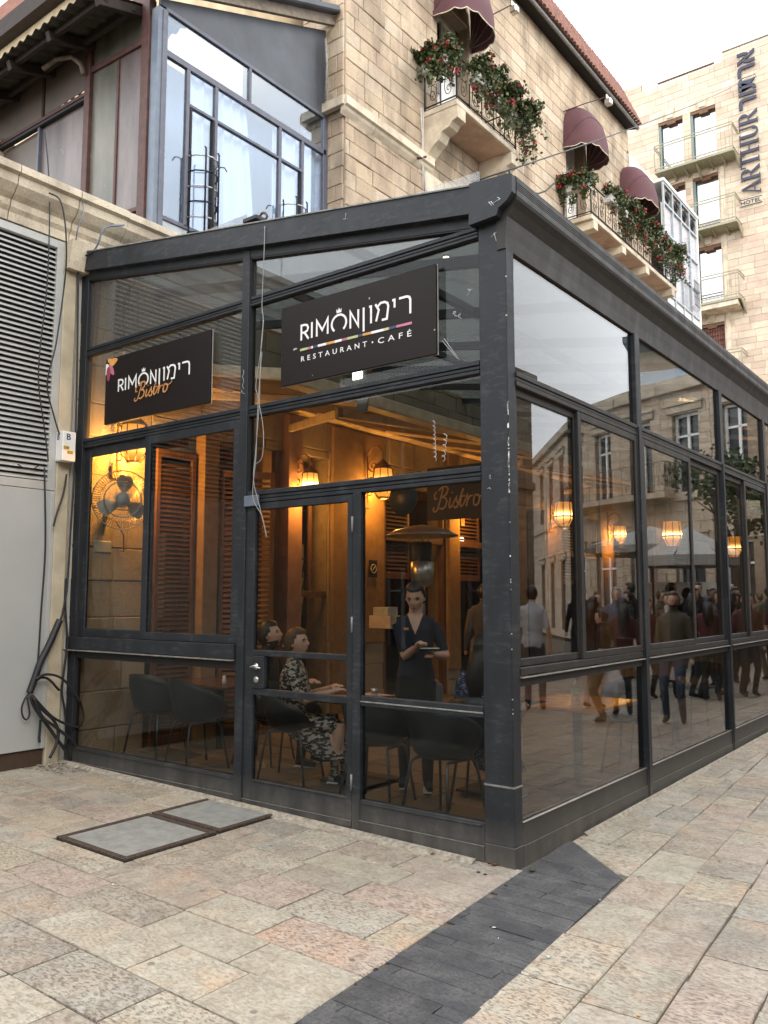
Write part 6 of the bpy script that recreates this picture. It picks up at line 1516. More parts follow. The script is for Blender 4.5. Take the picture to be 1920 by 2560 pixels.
def human(label, loc, rz, h_=1.7, sit=None, top='navyshirt', legs='blackcloth', skin='skin', hair='hairdark', style='bun', rh=None, lh=None, head=(0, 0), lean=0.0, voxel=.011, sleeves='short', shoes='blackcloth', skirt=None, fine=True, feet=None, group=None, build=1.0, beard=False, elbow_pole=(0, -1, -.35), hs=1.0, vneck=0):
    t = thing('person', label, 'person', loc, rz, group); s_ = h_ / 1.72
    S = lambda *p: Vector(p) * s_; HS = lambda *p: Vector(p) * s_ * hs
    hip = .93 if sit is None else sit / s_; segs = []; mb = MB()
    def seg(pts, rs, mt): mb.tube(pts, [r * s_ for r in rs], 10); segs.append((pts, [r * s_ for r in rs], mt))
    ln = lambda z: lean * (z - hip)
    secs = [((0, 0, hip - .09), .150, .105), ((0, 0, hip), .168 * build, .115 * build), ((0, ln(hip + .1), hip + .12), .140 * build, .100 * build), ((0, ln(hip + .25), hip + .27), .155 * build, .108 * build), ((0, ln(hip + .4), hip + .40), .172 * build, .105 * build), ((0, ln(hip + .46), hip + .465), .172 * build, .085), ((0, ln(hip + .5), hip + .50), .125, .070), ((0, ln(hip + .53), hip + .535), .068, .056)]
    loft(mb, [(S(*c), a * s_, b_ * s_) for c, a, b_ in secs])
    for i in range(len(secs) - 1): segs.append(([S(*secs[i][0]), S(*secs[i + 1][0])], [secs[i][1] * s_, secs[i + 1][1] * s_ * .9], top if secs[i][0][2] >= hip - .01 else legs))
    nb = S(0, ln(hip + .5), hip + .50); hc = S(0, ln(hip + .5) + .025 + .03 * math.sin(max(0, -head[1])), hip + .672)
    seg([nb, nb.lerp(hc, .55) + S(0, .0, 0), hc - S(0, .0, .06)], [.062, .052, .052], skin)
    MH = Matrix.Rotation(head[0], 3, 'Z') @ Matrix.Rotation(head[1], 3, 'X') @ Matrix.Scale(1.0, 3)
    n1, n2 = (30, 40) if fine else (14, 18)
    V = [hc + MH @ (headpt(math.pi * i / n1, 2 * math.pi * j / n2) * s_ * hs) for i in range(n1 + 1) for j in range(n2)]
    mb.add(V, [(i * n2 + j, (i + 1) * n2 + j, (i + 1) * n2 + (j + 1) % n2, i * n2 + (j + 1) % n2) for i in range(n1) for j in range(n2)], True)
    segs.append(([hc, hc + MH @ HS(0, 0, .01)], [.115 * s_, .115 * s_], skin))
    for sx in (-1, 1): mb.ball(hc + MH @ HS(sx * .076, -.005, -.005), .028 * s_, 8, (.35, .6, 1.0))
    tgt = {1: rh, -1: lh}
    for sx in (-1, 1):
        sh = S(sx * .158 * build, ln(hip + .46), hip + .45); g_ = tgt[sx] or (sx * .25, .06, hip - .10)
        e, w_ = ik(sh, S(*g_), .29 * s_, .26 * s_, Vector((sx * .5, elbow_pole[1], elbow_pole[2])))
        seg([S(sx * .12, ln(hip + .44), hip + .455), sh], [.062, .060], top)
        if sleeves == 'short': m_ = sh.lerp(e, .80); seg([sh, m_], [.050, .045], top); seg([m_, e], [.043, .038], skin); seg([e, e.lerp(w_, .35), w_], [.038, .038, .025], skin)
        else: seg([sh, e], [.058, .046], top); seg([e, w_], [.046, .032], top)
        d = (w_ - e).normalized(); up_ = Vector((0, 0, 1)); sd_ = d.cross(up_); sd_ = sd_.normalized() if sd_.length > .1 else Vector((1, 0, 0)); nn = sd_.cross(d)
        pc = w_ + d * .045 * s_
        seg([w_, pc, w_ + d * .085 * s_], [.024, .028, .024], skin)
        mb.ball(pc + sd_ * .012, .028 * s_, 8, (1, 1, .8))
        if fine:
            for k, (of, L) in enumerate(((-.027, .060), (-.009, .072), (.009, .068), (.027, .052))):
                b0 = w_ + d * .078 * s_ + sd_ * of; m1 = b0 + d * L * .5 - nn * .008; m2 = b0 + d * L * .85 - nn * .026
                seg([b0 - d * .02, b0, m1, m2], [.0095, .0095, .0088, .0075], skin)
            b0 = w_ + d * .03 * s_ - sd_ * sx * .022; seg([b0, b0 - sd_ * sx * .022 + d * .022 - nn * .008, b0 - sd_ * sx * .026 + d * .05 - nn * .02], [.011, .010, .008], skin)
    ft = feet or (((-.10, .02), (.10, -.02)) if sit is None else ((-.11, .46), (.12, .40)))
    for sx, (fx, fy) in zip((-1, 1), ft):
        hj = S(sx * .088, 0, hip - .05); ank = S(fx, fy - .02, .075)
        kn, an = ik(hj, ank, .43 * s_, .43 * s_, Vector((sx * .05, 1, .25 if sit else 0)))
        if skirt: seg([hj, hj.lerp(kn, .9)], [.088, .065], skirt); seg([kn, kn.lerp(an, .35), an], [.055, .052, .034], skin)
        else: seg([hj, hj.lerp(kn, .5), kn], [.092 * build, .078, .058], legs); seg([kn, kn.lerp(an, .3), an], [.058, .056, .044], legs)
        seg([an + Vector((0, -.035, -.01)) * s_, an + Vector((sx * .01, .06, -.032)) * s_, an + Vector((sx * .02, .15, -.045)) * s_], [.040, .036, .026], shoes)
        if fine: MB().box(an.x - .032, an.x + .036, an.y - .06, an.y + .15, .0, .013, .005).build('shoe_sole', M['whitepaint'], t)
    if skirt: loft(mb, [(S(0, .0 if not sit else .05, hip + .05), .155 * s_, .12 * s_), (S(0, .02 if not sit else .20, hip - .12), .19 * s_, .17 * s_ if not sit else .25 * s_), (S(0, .03 if not sit else .36, hip - .42 if not sit else hip - .30), .22 * s_, .19 * s_ if not sit else .16 * s_)]); segs.append(([S(0, .0, hip), S(0, .03 if not sit else .3, hip - .4)], [.15 * s_, .20 * s_], skirt))
    o = mb.build('body', M[skin], t)
    md = o.modifiers.new('r', 'REMESH'); md.mode = 'VOXEL'; md.voxel_size = voxel; md.use_smooth_shade = True
    m2_ = o.modifiers.new('s', 'SMOOTH'); m2_.factor = .5; m2_.iterations = 2
    pending.append((o, segs, skin, t, vneck, hip * s_, MH, s_))
    # face and hair
    if fine:
        for sx in (-1, 1):
            MB().ball(hc + MH @ HS(sx * .031, .0745, .008), .0095 * s_, 8, (1.25, .6, .62)).build('eye', M['eyewhite'], t); MB().ball(hc + MH @ HS(sx * .031 + .001, .0790, .006), .0056 * s_, 8, (1, .6, 1)).build('iris', M['iris'], t)
            MB().tube([hc + MH @ HS(sx * .016, .0865, .024), hc + MH @ HS(sx * .030, .0855, .030), hc + MH @ HS(sx * .046, .0755, .025)], [.0046, .0056, .003], 5).build('eyebrow', M['hairdark'], t)
            MB().tube([hc + MH @ HS(sx * .020, .0800, .012), hc + MH @ HS(sx * .031, .0825, .0155), hc + MH @ HS(sx * .043, .0745, .011)], .0028, 4).build('lid_shade', M['hairdark'], t)  # dark lid line painting the shade of the eye socket
        MB().tube([hc + MH @ HS(-.022, .0865, -.058), hc + MH @ HS(0, .0985, -.055), hc + MH @ HS(.022, .0865, -.058)], [.002, .0052, .002], 6).build('lips', M['lip'], t)
    hb = MB(); H1, H2 = (22, 30) if fine else (12, 16); HV = {}; F = []
    hl = {'bun': .072, 'long': .070, 'short': .066, 'tail': .070, 'bald': .09}[style]
    for i in range(H1 + 1):
        for j in range(H2):
            v = headpt(math.pi * i / H1, 2 * math.pi * j / H2, .0); front = v.y / .096
            lim = hl if front > .35 else (hl - (hl + .055) * min(1, (.35 - front) / .55) if style != 'short' or front > -.2 else -.075)
            if style in ('long',) and front < .1: lim = -.2
            k = (.021 if fine else .014) if v.z > lim else -.012
            HV[(i, j)] = len(hb.v); q = headpt(math.pi * i / H1, 2 * math.pi * j / H2, k * (1 if style != 'long' else 1.25)); hb.v.append(tuple(hc + MH @ (q * s_ * hs)))
    for i in range(H1):
        for j in range(H2): hb.f.append((HV[(i, j)], HV[(i + 1, j)], HV[(i + 1, (j + 1) % H2)], HV[(i, (j + 1) % H2)])); hb.m.append(0); hb.smooth.append(True)
    if style == 'bun': hb.ball(hc + MH @ HS(0, -.105, -.035), .036 * s_, 10)
    if style == 'tail': hb.ball(hc + MH @ HS(0, -.11, -.03), .045 * s_, 10); 
    if style == 'long': hb.tube([hc + MH @ HS(0, -.05, .02), hc + MH @ HS(0, -.085, -.10), hc + S(0, -.11, -.22), hc + S(0, -.12, -.36)], [.075 * s_, .085 * s_, .09 * s_, .05 * s_], 12)
    if beard: hb.add([hc + MH @ (headpt(math.pi * i / 20, R(-20 + 220 * j / 20), .006) * s_) for i in range(13, 20) for j in range(21)], [(i * 21 + j, (i + 1) * 21 + j, (i + 1) * 21 + j + 1, i * 21 + j + 1) for i in range(6) for j in range(20)], True)
    hb.build('hair', M[hair], t)
    return t
pending = []
def finish_people():
    dg = bpy.context.evaluated_depsgraph_get(); dg.update(); done = []
    for o, segs, skin, t, fine, hc, MH, s_ in pending:
        me = bpy.data.meshes.new_from_object(o.evaluated_get(dg)); done.append((o, me))
    for (o, me), (o2, segs, skin, t_, vn_, hp_, MH_, s_) in zip(done, pending):
        o.modifiers.clear(); o.data = me; names = [skin]
        for sgm in segs:
            if sgm[2] not in names: names.append(sgm[2])
        me.materials.clear()
        for n_ in names: me.materials.append(M[n_])
        L = []
        for pts, rs, mt in segs:
            for i in range(len(pts) - 1): L.append((Vector(pts[i]), Vector(pts[i + 1]) - Vector(pts[i]), rs[i], rs[i + 1], names.index(mt)))
        L = [(a, d, max(d.length_squared, 1e-9), r0, r1, k) for a, d, r0, r1, k in L]
        idx = []
        for p in me.polygons:
            c = p.center; bd, bk = 1e9, 0
            for a, d, dd, r0, r1, k in L:
                q = c - a; t_ = q.dot(d) / dd; t_ = 0 if t_ < 0 else (1 if t_ > 1 else t_); e = (q - d * t_).length / (r0 + (r1 - r0) * t_)
                if e < bd: bd = e; bk = k
            if vn_ and c.y > .02 and hp_ + .36 * s_ < c.z < hp_ + .62 * s_ and abs(c.x) < (c.z - hp_ - .36 * s_) * .40: bk = 0
            if vn_ and hp_ + .545 * s_ < c.z < hp_ + .7 * s_ and abs(c.x) < .12: bk = 0
            idx.append(bk)
        me.polygons.foreach_set('material_index', idx); me.polygons.foreach_set('use_smooth', [True] * len(idx)); me.update()
# the waitress taking an order
ws_ = human('waitress in a dark navy shirt with hair tied back, writing on a small pad', (-1.57, 1.20, .06), R(214), 1.665, None, 'navyshirt', 'blackcloth', 'skin', 'hairdark', 'bun', rh=(-.02, .30, 1.20), lh=(-.16, .27, 1.13), head=(R(-10), R(-20)), lean=.08, hs=1.06, vneck=1, voxel=.0055, sleeves='short', feet=((-.10, .10), (.10, -.03)))
t = thing('order_pad', 'small white order pad held by the waitress', 'notepad', (-1.57, 1.20, .06), R(214)); MB().box(-.20, -.04, .32, .42, 1.135, 1.15, .002).build('pad', M['blackcloth'], t); MB().box(-.195, -.045, .325, .415, 1.151, 1.154).build('sheet', M['whitepaint'], t)
MB().tube([(.0, .385, 1.17), (.06, .36, 1.24)], .004, 5).build('pen', M['blackcloth'], t)
apr = MB(); apr.prism([(-.12, .128, .92), (.12, .128, .92), (.13, .135, .62), (-.13, .135, .62)], (0, .006, 0)); apr.build('apron', M['blackcloth'], ws_)
emb = thing; MB().box(.055, .095, .121, .127, 1.285, 1.305).build('shirt_badge', M['bronze'], ws_)
human('seated woman with brown tied hair in a black and white leaf print blouse', (-2.60, .82, .055), R(-58), 1.69, .50, 'palmprint', 'palmprint', 'skin', 'hairbrown', 'tail', rh=(.16, .36, .775), lh=(-.16, .30, .775), head=(R(-14), R(6)), voxel=.006, skirt='palmprint', sleeves='short', build=1.14, hs=1.04)
human('seated bearded man in a black top looking up at the waitress', (-3.32, 1.20, .055), R(-66), 1.78, .50, 'blackcloth', 'blackcloth', 'skin', 'hairdark', 'short', rh=(.2, .34, .72), lh=(-.2, .34, .72), head=(R(6), R(12)), voxel=.006, beard=True, sleeves='long', hs=1.06)
human('woman in a blue floral dress with her arm bent, half hidden by the corner post', (-.82, 1.0, .055), R(6), 1.66, .50, 'floral', 'floral', 'skin', 'hairdark', 'long', rh=(.22, .34, .74), lh=(-.12, .20, .58), head=(R(10), R(-8)), lean=-.02, voxel=.009, skirt='floral', sleeves='short')
human('diner with a raised hand seen dimly through the left bay shutters', (-6.1, 2.1, .055), R(-60), 1.7, .46, 'greyshirt', 'blackcloth', 'skin', 'hairdark', 'short', voxel=.02, fine=False, sleeves='long', rh=(.1, .25, 1.0))
human('dark haired person standing by the bar behind the seated couple', (-5.3, 3.4, .055), R(120), 1.68, None, 'blackcloth', 'blackcloth', 'skin', 'hairbrown', 'long', voxel=.018, fine=False, sleeves='long')
human('person in black leaning at the bar right of the waitress', (-3.4, 5.4, .055), R(30), 1.74, None, 'greyshirt', 'blackcloth', 'skin', 'hairdark', 'short', voxel=.018, fine=False, sleeves='long')
# passers-by in the street, mirrored in the side windows
G_ = 'people strolling along the street'
def walker(label, x, y, rz, **k): return human(label, (x, y, gz(x, y)), R(rz), voxel=.019, fine=False, group=G_, **k)
walker('man in a white striped sleeve t-shirt seen from behind, mirrored by the corner post', 3.22, 6.6, -25, h_=1.80, top='whiteshirt', legs='jeans', hair='hairdark', style='short')
walker('woman with a beige skirt beside the man in white', 2.6, 7.2, 10, h_=1.62, top='blackcloth', legs='blackcloth', hair='hairdark', style='long', skirt='beigeskirt')
walker('middle aged man in a denim shirt, mirrored in the second sash', 3.04, 9.2, 150, h_=1.78, top='denim', legs='khaki', hair='hairgrey', style='short', skin='skin')
walker('long dark haired woman in a maroon jacket seen from behind', 1.9, 6.6, -30, h_=1.60, top='maroonshirt', legs='blackcloth', hair='hairdark', style='long', sleeves='long')
w_cup = walker('young woman drinking from a white paper cup', 2.05, 8.9, 165, h_=1.66, top='maroonshirt', legs='blackcloth', hair='hairdark', style='long', rh=(.05, .18, 1.42))
t = thing('paper_cup', 'tall white paper cup held by the young woman', 'cup', (2.05, 8.9, 1.35)); MB().lathe([(.028, 0), (.04, .14), (.042, .145), (0, .15)], 12, (-.05, -.22, 0)).build('cup', M['whitepaint'], t)
walker('bearded man in a plaid jacket, low in the second side bay', 1.1, 6.3, 170, h_=1.66, top='khaki', legs='jeans', hair='hairbrown', style='short', beard=True, sleeves='long')
walker('boy in shorts crossing behind the bottle reflection', 1.9, 5.9, -100, h_=1.45, top='blackcloth', legs='khaki', hair='hairdark', style='short')
for i, (x, y, r_, tp, lg, hr, st, hh_) in enumerate(((2.5, 11.2, 20, 'blueshirt', 'jeans', 'hairdark', 'short', 1.76), (1.7, 11.8, 200, 'greyshirt', 'blackcloth', 'hairbrown', 'long', 1.64), (3.4, 12.4, 90, 'greenshirt', 'khaki', 'hairdark', 'short', 1.74), (2.2, 13.6, -160, 'blackcloth', 'jeans', 'hairdark', 'short', 1.8), (1.4, 14.4, 30, 'maroonshirt', 'blackcloth', 'hairdark', 'long', 1.62), (3.0, 15.1, 180, 'whiteshirt', 'jeans', 'hairgrey', 'short', 1.75), (1.3, 9.9, 15, 'blackcloth', 'blackcloth', 'hairdark', 'long', 1.66), (3.9, 10.4, 140, 'khaki', 'jeans', 'hairbrown', 'short', 1.72))):
    L_ = ['man in a blue shirt walking away past the umbrellas', 'woman in grey facing the camera behind the drinking woman', 'man in an olive shirt crossing the street', 'tall man in black coming down the street', 'woman in maroon walking away under the big umbrella', 'grey haired man in white far down the street', 'woman all in black walking close to the glass', 'brown haired man in khaki across the street'][i]
    walker(L_, x, y, r_, h_=hh_, top=tp, legs=lg, hair=hr, style=st, sleeves='long' if i % 2 else 'short')
def bag(label, x, y, z, m_):
    t = thing('plastic_bag', label, 'bag', (x, y, z)); rnd = random.Random(int(x * 100)); mb = MB(); n = 14; V = []
    for i, (r_, zz) in enumerate(((.10, 0), (.15, .06), (.15, .20), (.10, .32), (.04, .38))):
        for k in range(n): a = 6.283 * k / n; q = r_ * (1 + .25 * noise.noise(Vector((k * .9, i * .7, x)))); V.append((q * math.cos(a), q * .6 * math.sin(a), zz))
    mb.add(V, [(i * n + k, i * n + (k + 1) % n, (i + 1) * n + (k + 1) % n, (i + 1) * n + k) for i in range(4) for k in range(n)] + [tuple(range(n))], False); mb.tube([(-.03, 0, .37), (-.02, 0, .52), (.02, 0, .52), (.03, 0, .37)], .008, 5); mb.build('bag', M[m_], t)
bag('big white plastic bag carried in the street, mirrored in the second bay', 1.55, 7.6, .45, 'whiteshirt'); bag('small white shopping bag by the maroon jacket', 1.75, 5.9, .35, 'whiteshirt')
finish_people()
# the rest of the crowd: copies of the darkly dressed walkers further down the street
CW = [o for o in COL.objects if o.get('category') == 'person' and o.get('group') == G_]
dark = [o for o in CW if any(k in o['label'] for k in ('tall man in black', 'woman all in black', 'woman in maroon walking', 'man in an olive', 'woman in grey', 'brown haired man', 'long dark haired'))]
rnd = random.Random(31)
for i in range(34):
    src = dark[i % len(dark)]; c = copy_tree(src); x = rnd.uniform(1.0, 4.8); y = rnd.uniform(8.6, 18.5) if x < 2.6 else rnd.uniform(10, 18.5); c.location = (x, y, gz(x, y)); c.rotation_euler = (0, 0, rnd.uniform(0, 6.28))
    s_ = rnd.uniform(.93, 1.06); c.scale = (s_, s_, s_); c['kind_of_walker'] = src['label'].split(',')[0].split(' seen')[0].split(' walking')[0].split(' coming')[0].split(' crossing')[0].split(' facing')[0].split(' across')[0]; c['group'] = 'dark crowd mirrored in the side windows'

crowd = {}
for c in COL.objects:
    if c.get('kind_of_walker'): crowd.setdefault(c['kind_of_walker'], []).append(c)
ORD = ['first', 'second', 'third', 'fourth', 'fifth', 'sixth', 'seventh']
for k_, L_ in crowd.items():
    L_.sort(key=lambda c: proj((-c.location.x, c.location.y, 1))[0])
    for i, c in enumerate(L_): c['label'] = k_ + ', ' + ORD[i] + ' from left in the mirrored crowd'; del c['kind_of_walker']
# market parasols in the street
def parasol(label, x, y, z, r_, text=False, rz=0):
    t = thing('market_parasol', label, 'parasol', (x, y, 0), R(rz), 'white parasols in the street'); n = 8
    V = [(0, 0, z + .55)] + [(r_ * math.cos(R(22.5 + 45 * k)), r_ * math.sin(R(22.5 + 45 * k)), z) for k in range(n)] + [(r_ * math.cos(R(22.5 + 45 * k)), r_ * math.sin(R(22.5 + 45 * k)), z - .18) for k in range(n)]
    F = [(0, 1 + k, 1 + (k + 1) % n) for k in range(n)] + [(1 + k, 1 + n + k, 1 + n + (k + 1) % n, 1 + (k + 1) % n) for k in range(n)]
    MB().add(V, F).build('canopy', M['umbrella'], t); MB().tube([(0, 0, 0), (0, 0, z + .5)], .03, 8).build('pole', M['gasket'], t); MB().box(-.3, .3, -.3, .3, 0, .1, .01).build('base', M['cement'], t)
    for k in range(n): MB().tube([(0, 0, z + .5), (r_ * math.cos(R(22.5 + 45 * k)), r_ * math.sin(R(22.5 + 45 * k)), z)], .012, 4).build('rib', M['gasket'], t)
    return t
parasol('largest white parasol in the street', 5.0, 16.5, 2.9, 1.7, rz=10); parasol('lower white parasol nearer the viewer', 2.2, 10.6, 2.35, 1.0, rz=20); p3 = parasol('white parasol farthest down the street', 6.2, 19.8, 3.2, 1.8); 
# lettering across one facet of the largest parasol, printed on the far face and showing through
pz = [o for o in COL.objects if o.name.startswith('market_parasol') and o.get('label', '').startswith('largest')][0]
a_ = R(180); rd = Vector((math.cos(a_), math.sin(a_), 0)); edge_ = rd * 1.57 + Vector((0, 0, 2.9)); top_ = Vector((0, 0, 3.45)); ups = (top_ - edge_).normalized(); tan_ = Vector((0, 0, 1)).cross(rd).normalized(); nrm_ = ups.cross(tan_).normalized()
if nrm_.z < 0: nrm_ = -nrm_
for body, w2, h2, v0 in (('RIMON', .78, .30, .10), ('CAFE', .34, .13, .48)):
    me = fit_text(text_mesh(body, 1, .5, .01), w2, h2); zm_ = max(abs(q.co.z) for q in me.vertices)
    for q in me.vertices: u_, v_, e_ = q.co.x, q.co.y, q.co.z / zm_; q.co = edge_ - tan_ * (u_ - w2 / 2) + ups * (v0 + v_) + nrm_ * (.012 + .004 * e_)
    me.materials.append(M['bronze']); o = bpy.data.objects.new('lettering', me); link(o, pz)
# palm like tree mirrored in the far bay
def tree(label, x, y, hgt, r_, n, seed):
    t = thing('leafy_tree', label, 'tree', (x, y, 0)); rnd = random.Random(seed)
    MB().tube([(0, 0, 0), (.05, .03, hgt * .4), (0, .05, hgt)], [.12, .09, .05], 8).build('trunk', M['stem'], t)
    mb = MB()
    for k in range(9): a = rnd.uniform(0, 6.28); mb.tube([(0, 0, hgt * .7), (r_ * .5 * math.cos(a), r_ * .5 * math.sin(a), hgt * .95), (r_ * .9 * math.cos(a), r_ * .9 * math.sin(a), hgt + rnd.uniform(-.4, .7))], [.04, .025, .01], 5)
    mb.build('limbs', M['stem'], t)
    cl = [Vector((rnd.gauss(0, .45), rnd.gauss(0, .45), rnd.gauss(0, .35))) * r_ + Vector((0, 0, hgt + .2)) for _ in range(26)]
    def pf(q): c = q.choice(cl); return c + Vector((q.gauss(0, .22), q.gauss(0, .22), q.gauss(0, .18)))
    tag(leafcloud(pf, n, .055, rnd).build('crown', M['palm'], t), kind='stuff')
tree('bushy dark tree standing in the street near the glass', 2.9, 16.6, 3.9, 1.0, 3200, 3)
# white van far down the street
vn = thing('parked_van', 'white van with a blue stripe parked far down the street', 'van', (4.9, 20.3, 0), R(95))
MB().prism([(-2.2, -.9, .35), (2.2, -.9, .35), (2.2, -.9, 1.1), (1.5, -.9, 1.2), (1.0, -.9, 2.0), (-2.2, -.9, 2.05)], (0, 1.8, 0)).build('body', M['whitepaint'], vn)
MB().box(-2.1, .9, -.91, .91, 1.25, 1.3).build('stripe', M['navy'], vn); MB().box(-1.9, .9, -.915, .915, 1.4, 1.85).build('window', M['shopdark'], vn)
for x in (-1.4, 1.4):
    for y in (-.8, .8): MB().lathe([(0, -.1), (.33, -.1), (.33, .1), (0, .1)], 18, (x, y, .34), (0, 1, 0)).build('wheel', M['gasket'], vn)

# ============================================================ SIGNS
def ribbon(mb, path, w_, d, y=0.0):
    """flat mitred stroke in the x,z plane, front at -y"""
    P = [Vector((p[0], p[1])) for p in path]; n = len(P); Lp, Rp = [], []
    for i in range(n):
        a = (P[i] - P[i - 1]).normalized() if i else None; b_ = (P[i + 1] - P[i]).normalized() if i < n - 1 else None
        if a is None: a = b_
        if b_ is None: b_ = a
        nn = Vector((-(a.y + b_.y), a.x + b_.x)); nn = nn.normalized() if nn.length > 1e-4 else Vector((-a.y, a.x)); k = 1 / max(.38, nn.dot(Vector((-a.y, a.x))))
        Lp.append(P[i] + nn * w_ / 2 * k); Rp.append(P[i] - nn * w_ / 2 * k)
    V = [(q.x, y, q.y) for q in Lp + Rp] + [(q.x, y - d, q.y) for q in Lp + Rp]; m_ = 2 * n
    F = []
    for i in range(n - 1): F += [(i, i + 1, n + i + 1, n + i)[::-1], (m_ + i, m_ + i + 1, m_ + n + i + 1, m_ + n + i), (i, m_ + i, m_ + i + 1, i + 1), (n + i, n + i + 1, m_ + n + i + 1, m_ + n + i)]
    F += [(0, n, m_ + n, m_), (n - 1, m_ + n - 1, m_ + 2 * n - 1, 2 * n - 1)]
    mb.add(V, F)
def circ(cx_, cz_, r_, a0, a1, n=24, rz2=None): return [(cx_ + r_ * math.cos(R(a0 + (a1 - a0) * i / n)), cz_ + (rz2 or r_) * math.sin(R(a0 + (a1 - a0) * i / n))) for i in range(n + 1)]
# strokes drawn in the units of the big sign (metres from its lower left corner)
LOGO = [
 [[(.217, .326), (.217, .442), (.250, .442), (.272, .434), (.281, .412), (.272, .392), (.250, .383), (.224, .383)], [(.247, .383), (.286, .326)]],
 [[(.316, .326), (.316, .448)]],
 [[(.362, .326), (.362, .446), (.412, .366), (.462, .446), (.462, .326)]],
 [circ(.562, .384, .064, -52, 232, 30)],
 [[(.662, .322), (.662, .446), (.730, .328), (.730, .450)]],
 [[(.776, .452), (.776, .276)]], [[(.822, .446), (.838, .446), (.838, .322)]],
 [[(.880, .326), (.902, .405), (.874, .452)], [(.890, .428), (.918, .452), (.950, .452), (.972, .440), (.980, .415), (.968, .326), (.928, .326)]],
 [[(1.012, .448), (1.030, .448), (1.030, .392)]],
 [[(1.066, .448), (1.128, .448), (1.146, .440), (1.154, .420), (1.154, .322)]],
]
def logo(parent, x0, z0, kx, kz, y, w_=.0165):
    sxm = lambda p: (x0 + (.215 + (p[0] - .217) * (1.237 - .215) / (1.154 - .217)) * kx, z0 + p[1] * kz)
    for i, paths in enumerate(LOGO):
        mb = MB()
        for j, p in enumerate(paths): ribbon(mb, [sxm(q) for q in p], w_ * kx, .0022 + .0006 * j, y)
        mb.build('logo_letter', M['white'], parent)
    c = sxm((.562, .462)); mb = MB(); s_ = .022 * kx
    mb.prism([(c[0] - s_, y, c[1] + s_ * .1), (c[0] + s_, y, c[1] + s_ * .1), (c[0] + s_ * 1.15, y, c[1] + s_ * 1.5), (c[0] + s_ * .5, y, c[1] + s_ * .75), (c[0], y, c[1] + s_ * 1.8), (c[0] - s_ * .5, y, c[1] + s_ * .75), (c[0] - s_ * 1.15, y, c[1] + s_ * 1.5)], (0, -.0022, 0)); mb.build('crown_emblem', M['white'], parent)
sg = thing('restaurant_sign', 'black board sign reading RIMON RESTAURANT CAFE with a coloured stripe', 'sign', (-1.965, 0, 3.232))
MB().box(0, 1.447, -.034, -.014, 0, .624, .002).build('board', M['signblack'], sg); MB().box(-.003, 1.450, -.0135, -.008, -.003, .627).build('board_back', M['signedge'], sg)
logo(sg, 0, 0, 1, 1, -.0345)
xx = .205; seq = [('green', .07), ('pink', .035), ('white', .014), ('navy', .045), ('white', .075), ('orange', .075), ('white', .06), ('pink', .05), ('green', .09), ('navy', .04), ('orange', .07), ('white', .10), ('green', .04), ('pink', .006), ('navy', .055), ('pink', .12)]
tot = sum(q[1] for q in seq)
for c, l_ in seq: l_ *= 1.045 / tot; MB().box(xx, xx + l_ - .0005, -.0375, -.0342, .243, .261).build('stripe_segment', M[c], sg); xx += l_
for body, xa, xb in (('RESTAURANT', .215, .855), ('CAF\u00c9', .955, 1.245)):
    me = text_mesh(body, .055, .0012, .0008, 1.0)
    flat = fit_text(text_mesh(body, 1, .5, .004, 1.75), xb - xa, .040 if body[0] == 'R' else .052); 
    for v in flat.vertices: v.co.z = .0015 if v.co.z > 0 else 0
    flat.materials.append(M['white']); o = bpy.data.objects.new('small_lettering', flat); link(o, sg); o.location = (xa, -.0345, .160); o.rotation_euler = (R(90), 0, 0)
MB().lathe([(0, 0), (.007, 0), (.007, .0016), (0, .0016)], 12, (.905, -.0345, .180), (0, -1, 0)).build('dot', M['white'], sg)
for (x, z, w2, h2) in ((.87, .50, .012, .02), (.13, .262, .045, .018), (1.43, .16, .012, .012), (.33, .03, .006, .01)): MB().add([(x, -.0347, z), (x + w2, -.0347, z + h2 * .3), (x + w2 * .7, -.0347, z + h2), (x + w2 * .1, -.0347, z + h2 * .8)], [(0, 1, 2, 3)]).build('peeled_spot', M['signedge'], sg)
s2 = thing('bistro_sign', 'black board sign reading RIMON Bistro with a petal emblem in its corner', 'sign', (-4.275, 0, 3.228))
MB().box(0, 1.485, -.034, -.014, 0, .628, .002).build('board', M['signblack'], s2); MB().box(-.003, 1.488, -.0135, -.008, -.003, .631).build('board_back', M['signedge'], s2)
logo(s2, 0, -.020, .985, .94, -.0345)
def petal(cx_, cz_, L, wd, ang, m_, k):
    P = []
    for i in range(16):
        a = 2 * math.pi * i / 16; u_ = L / 2 * math.cos(a); v_ = wd / 2 * math.sin(a) * (1 - .35 * math.cos(a)); c, s_ = math.cos(R(ang)), math.sin(R(ang)); x, z = cx_ + (u_ + L / 2) * c - v_ * s_, cz_ + (u_ + L / 2) * s_ + v_ * c
        P.append((max(.001, x), -.0345, min(.627, z)))
    MB().prism(P, (0, -.0012 - .0004 * k, 0)).build('petal', M[m_], s2)
petal(.055, .575, .13, .07, 12, 'orange', 1); petal(.05, .56, .13, .06, -50, 'pink', 2); petal(.045, .55, .14, .06, -88, 'winered', 3); petal(.03, .58, .12, .07, -115, 'white', 0); petal(.05, .59, .08, .05, 80, 'orange', 4)
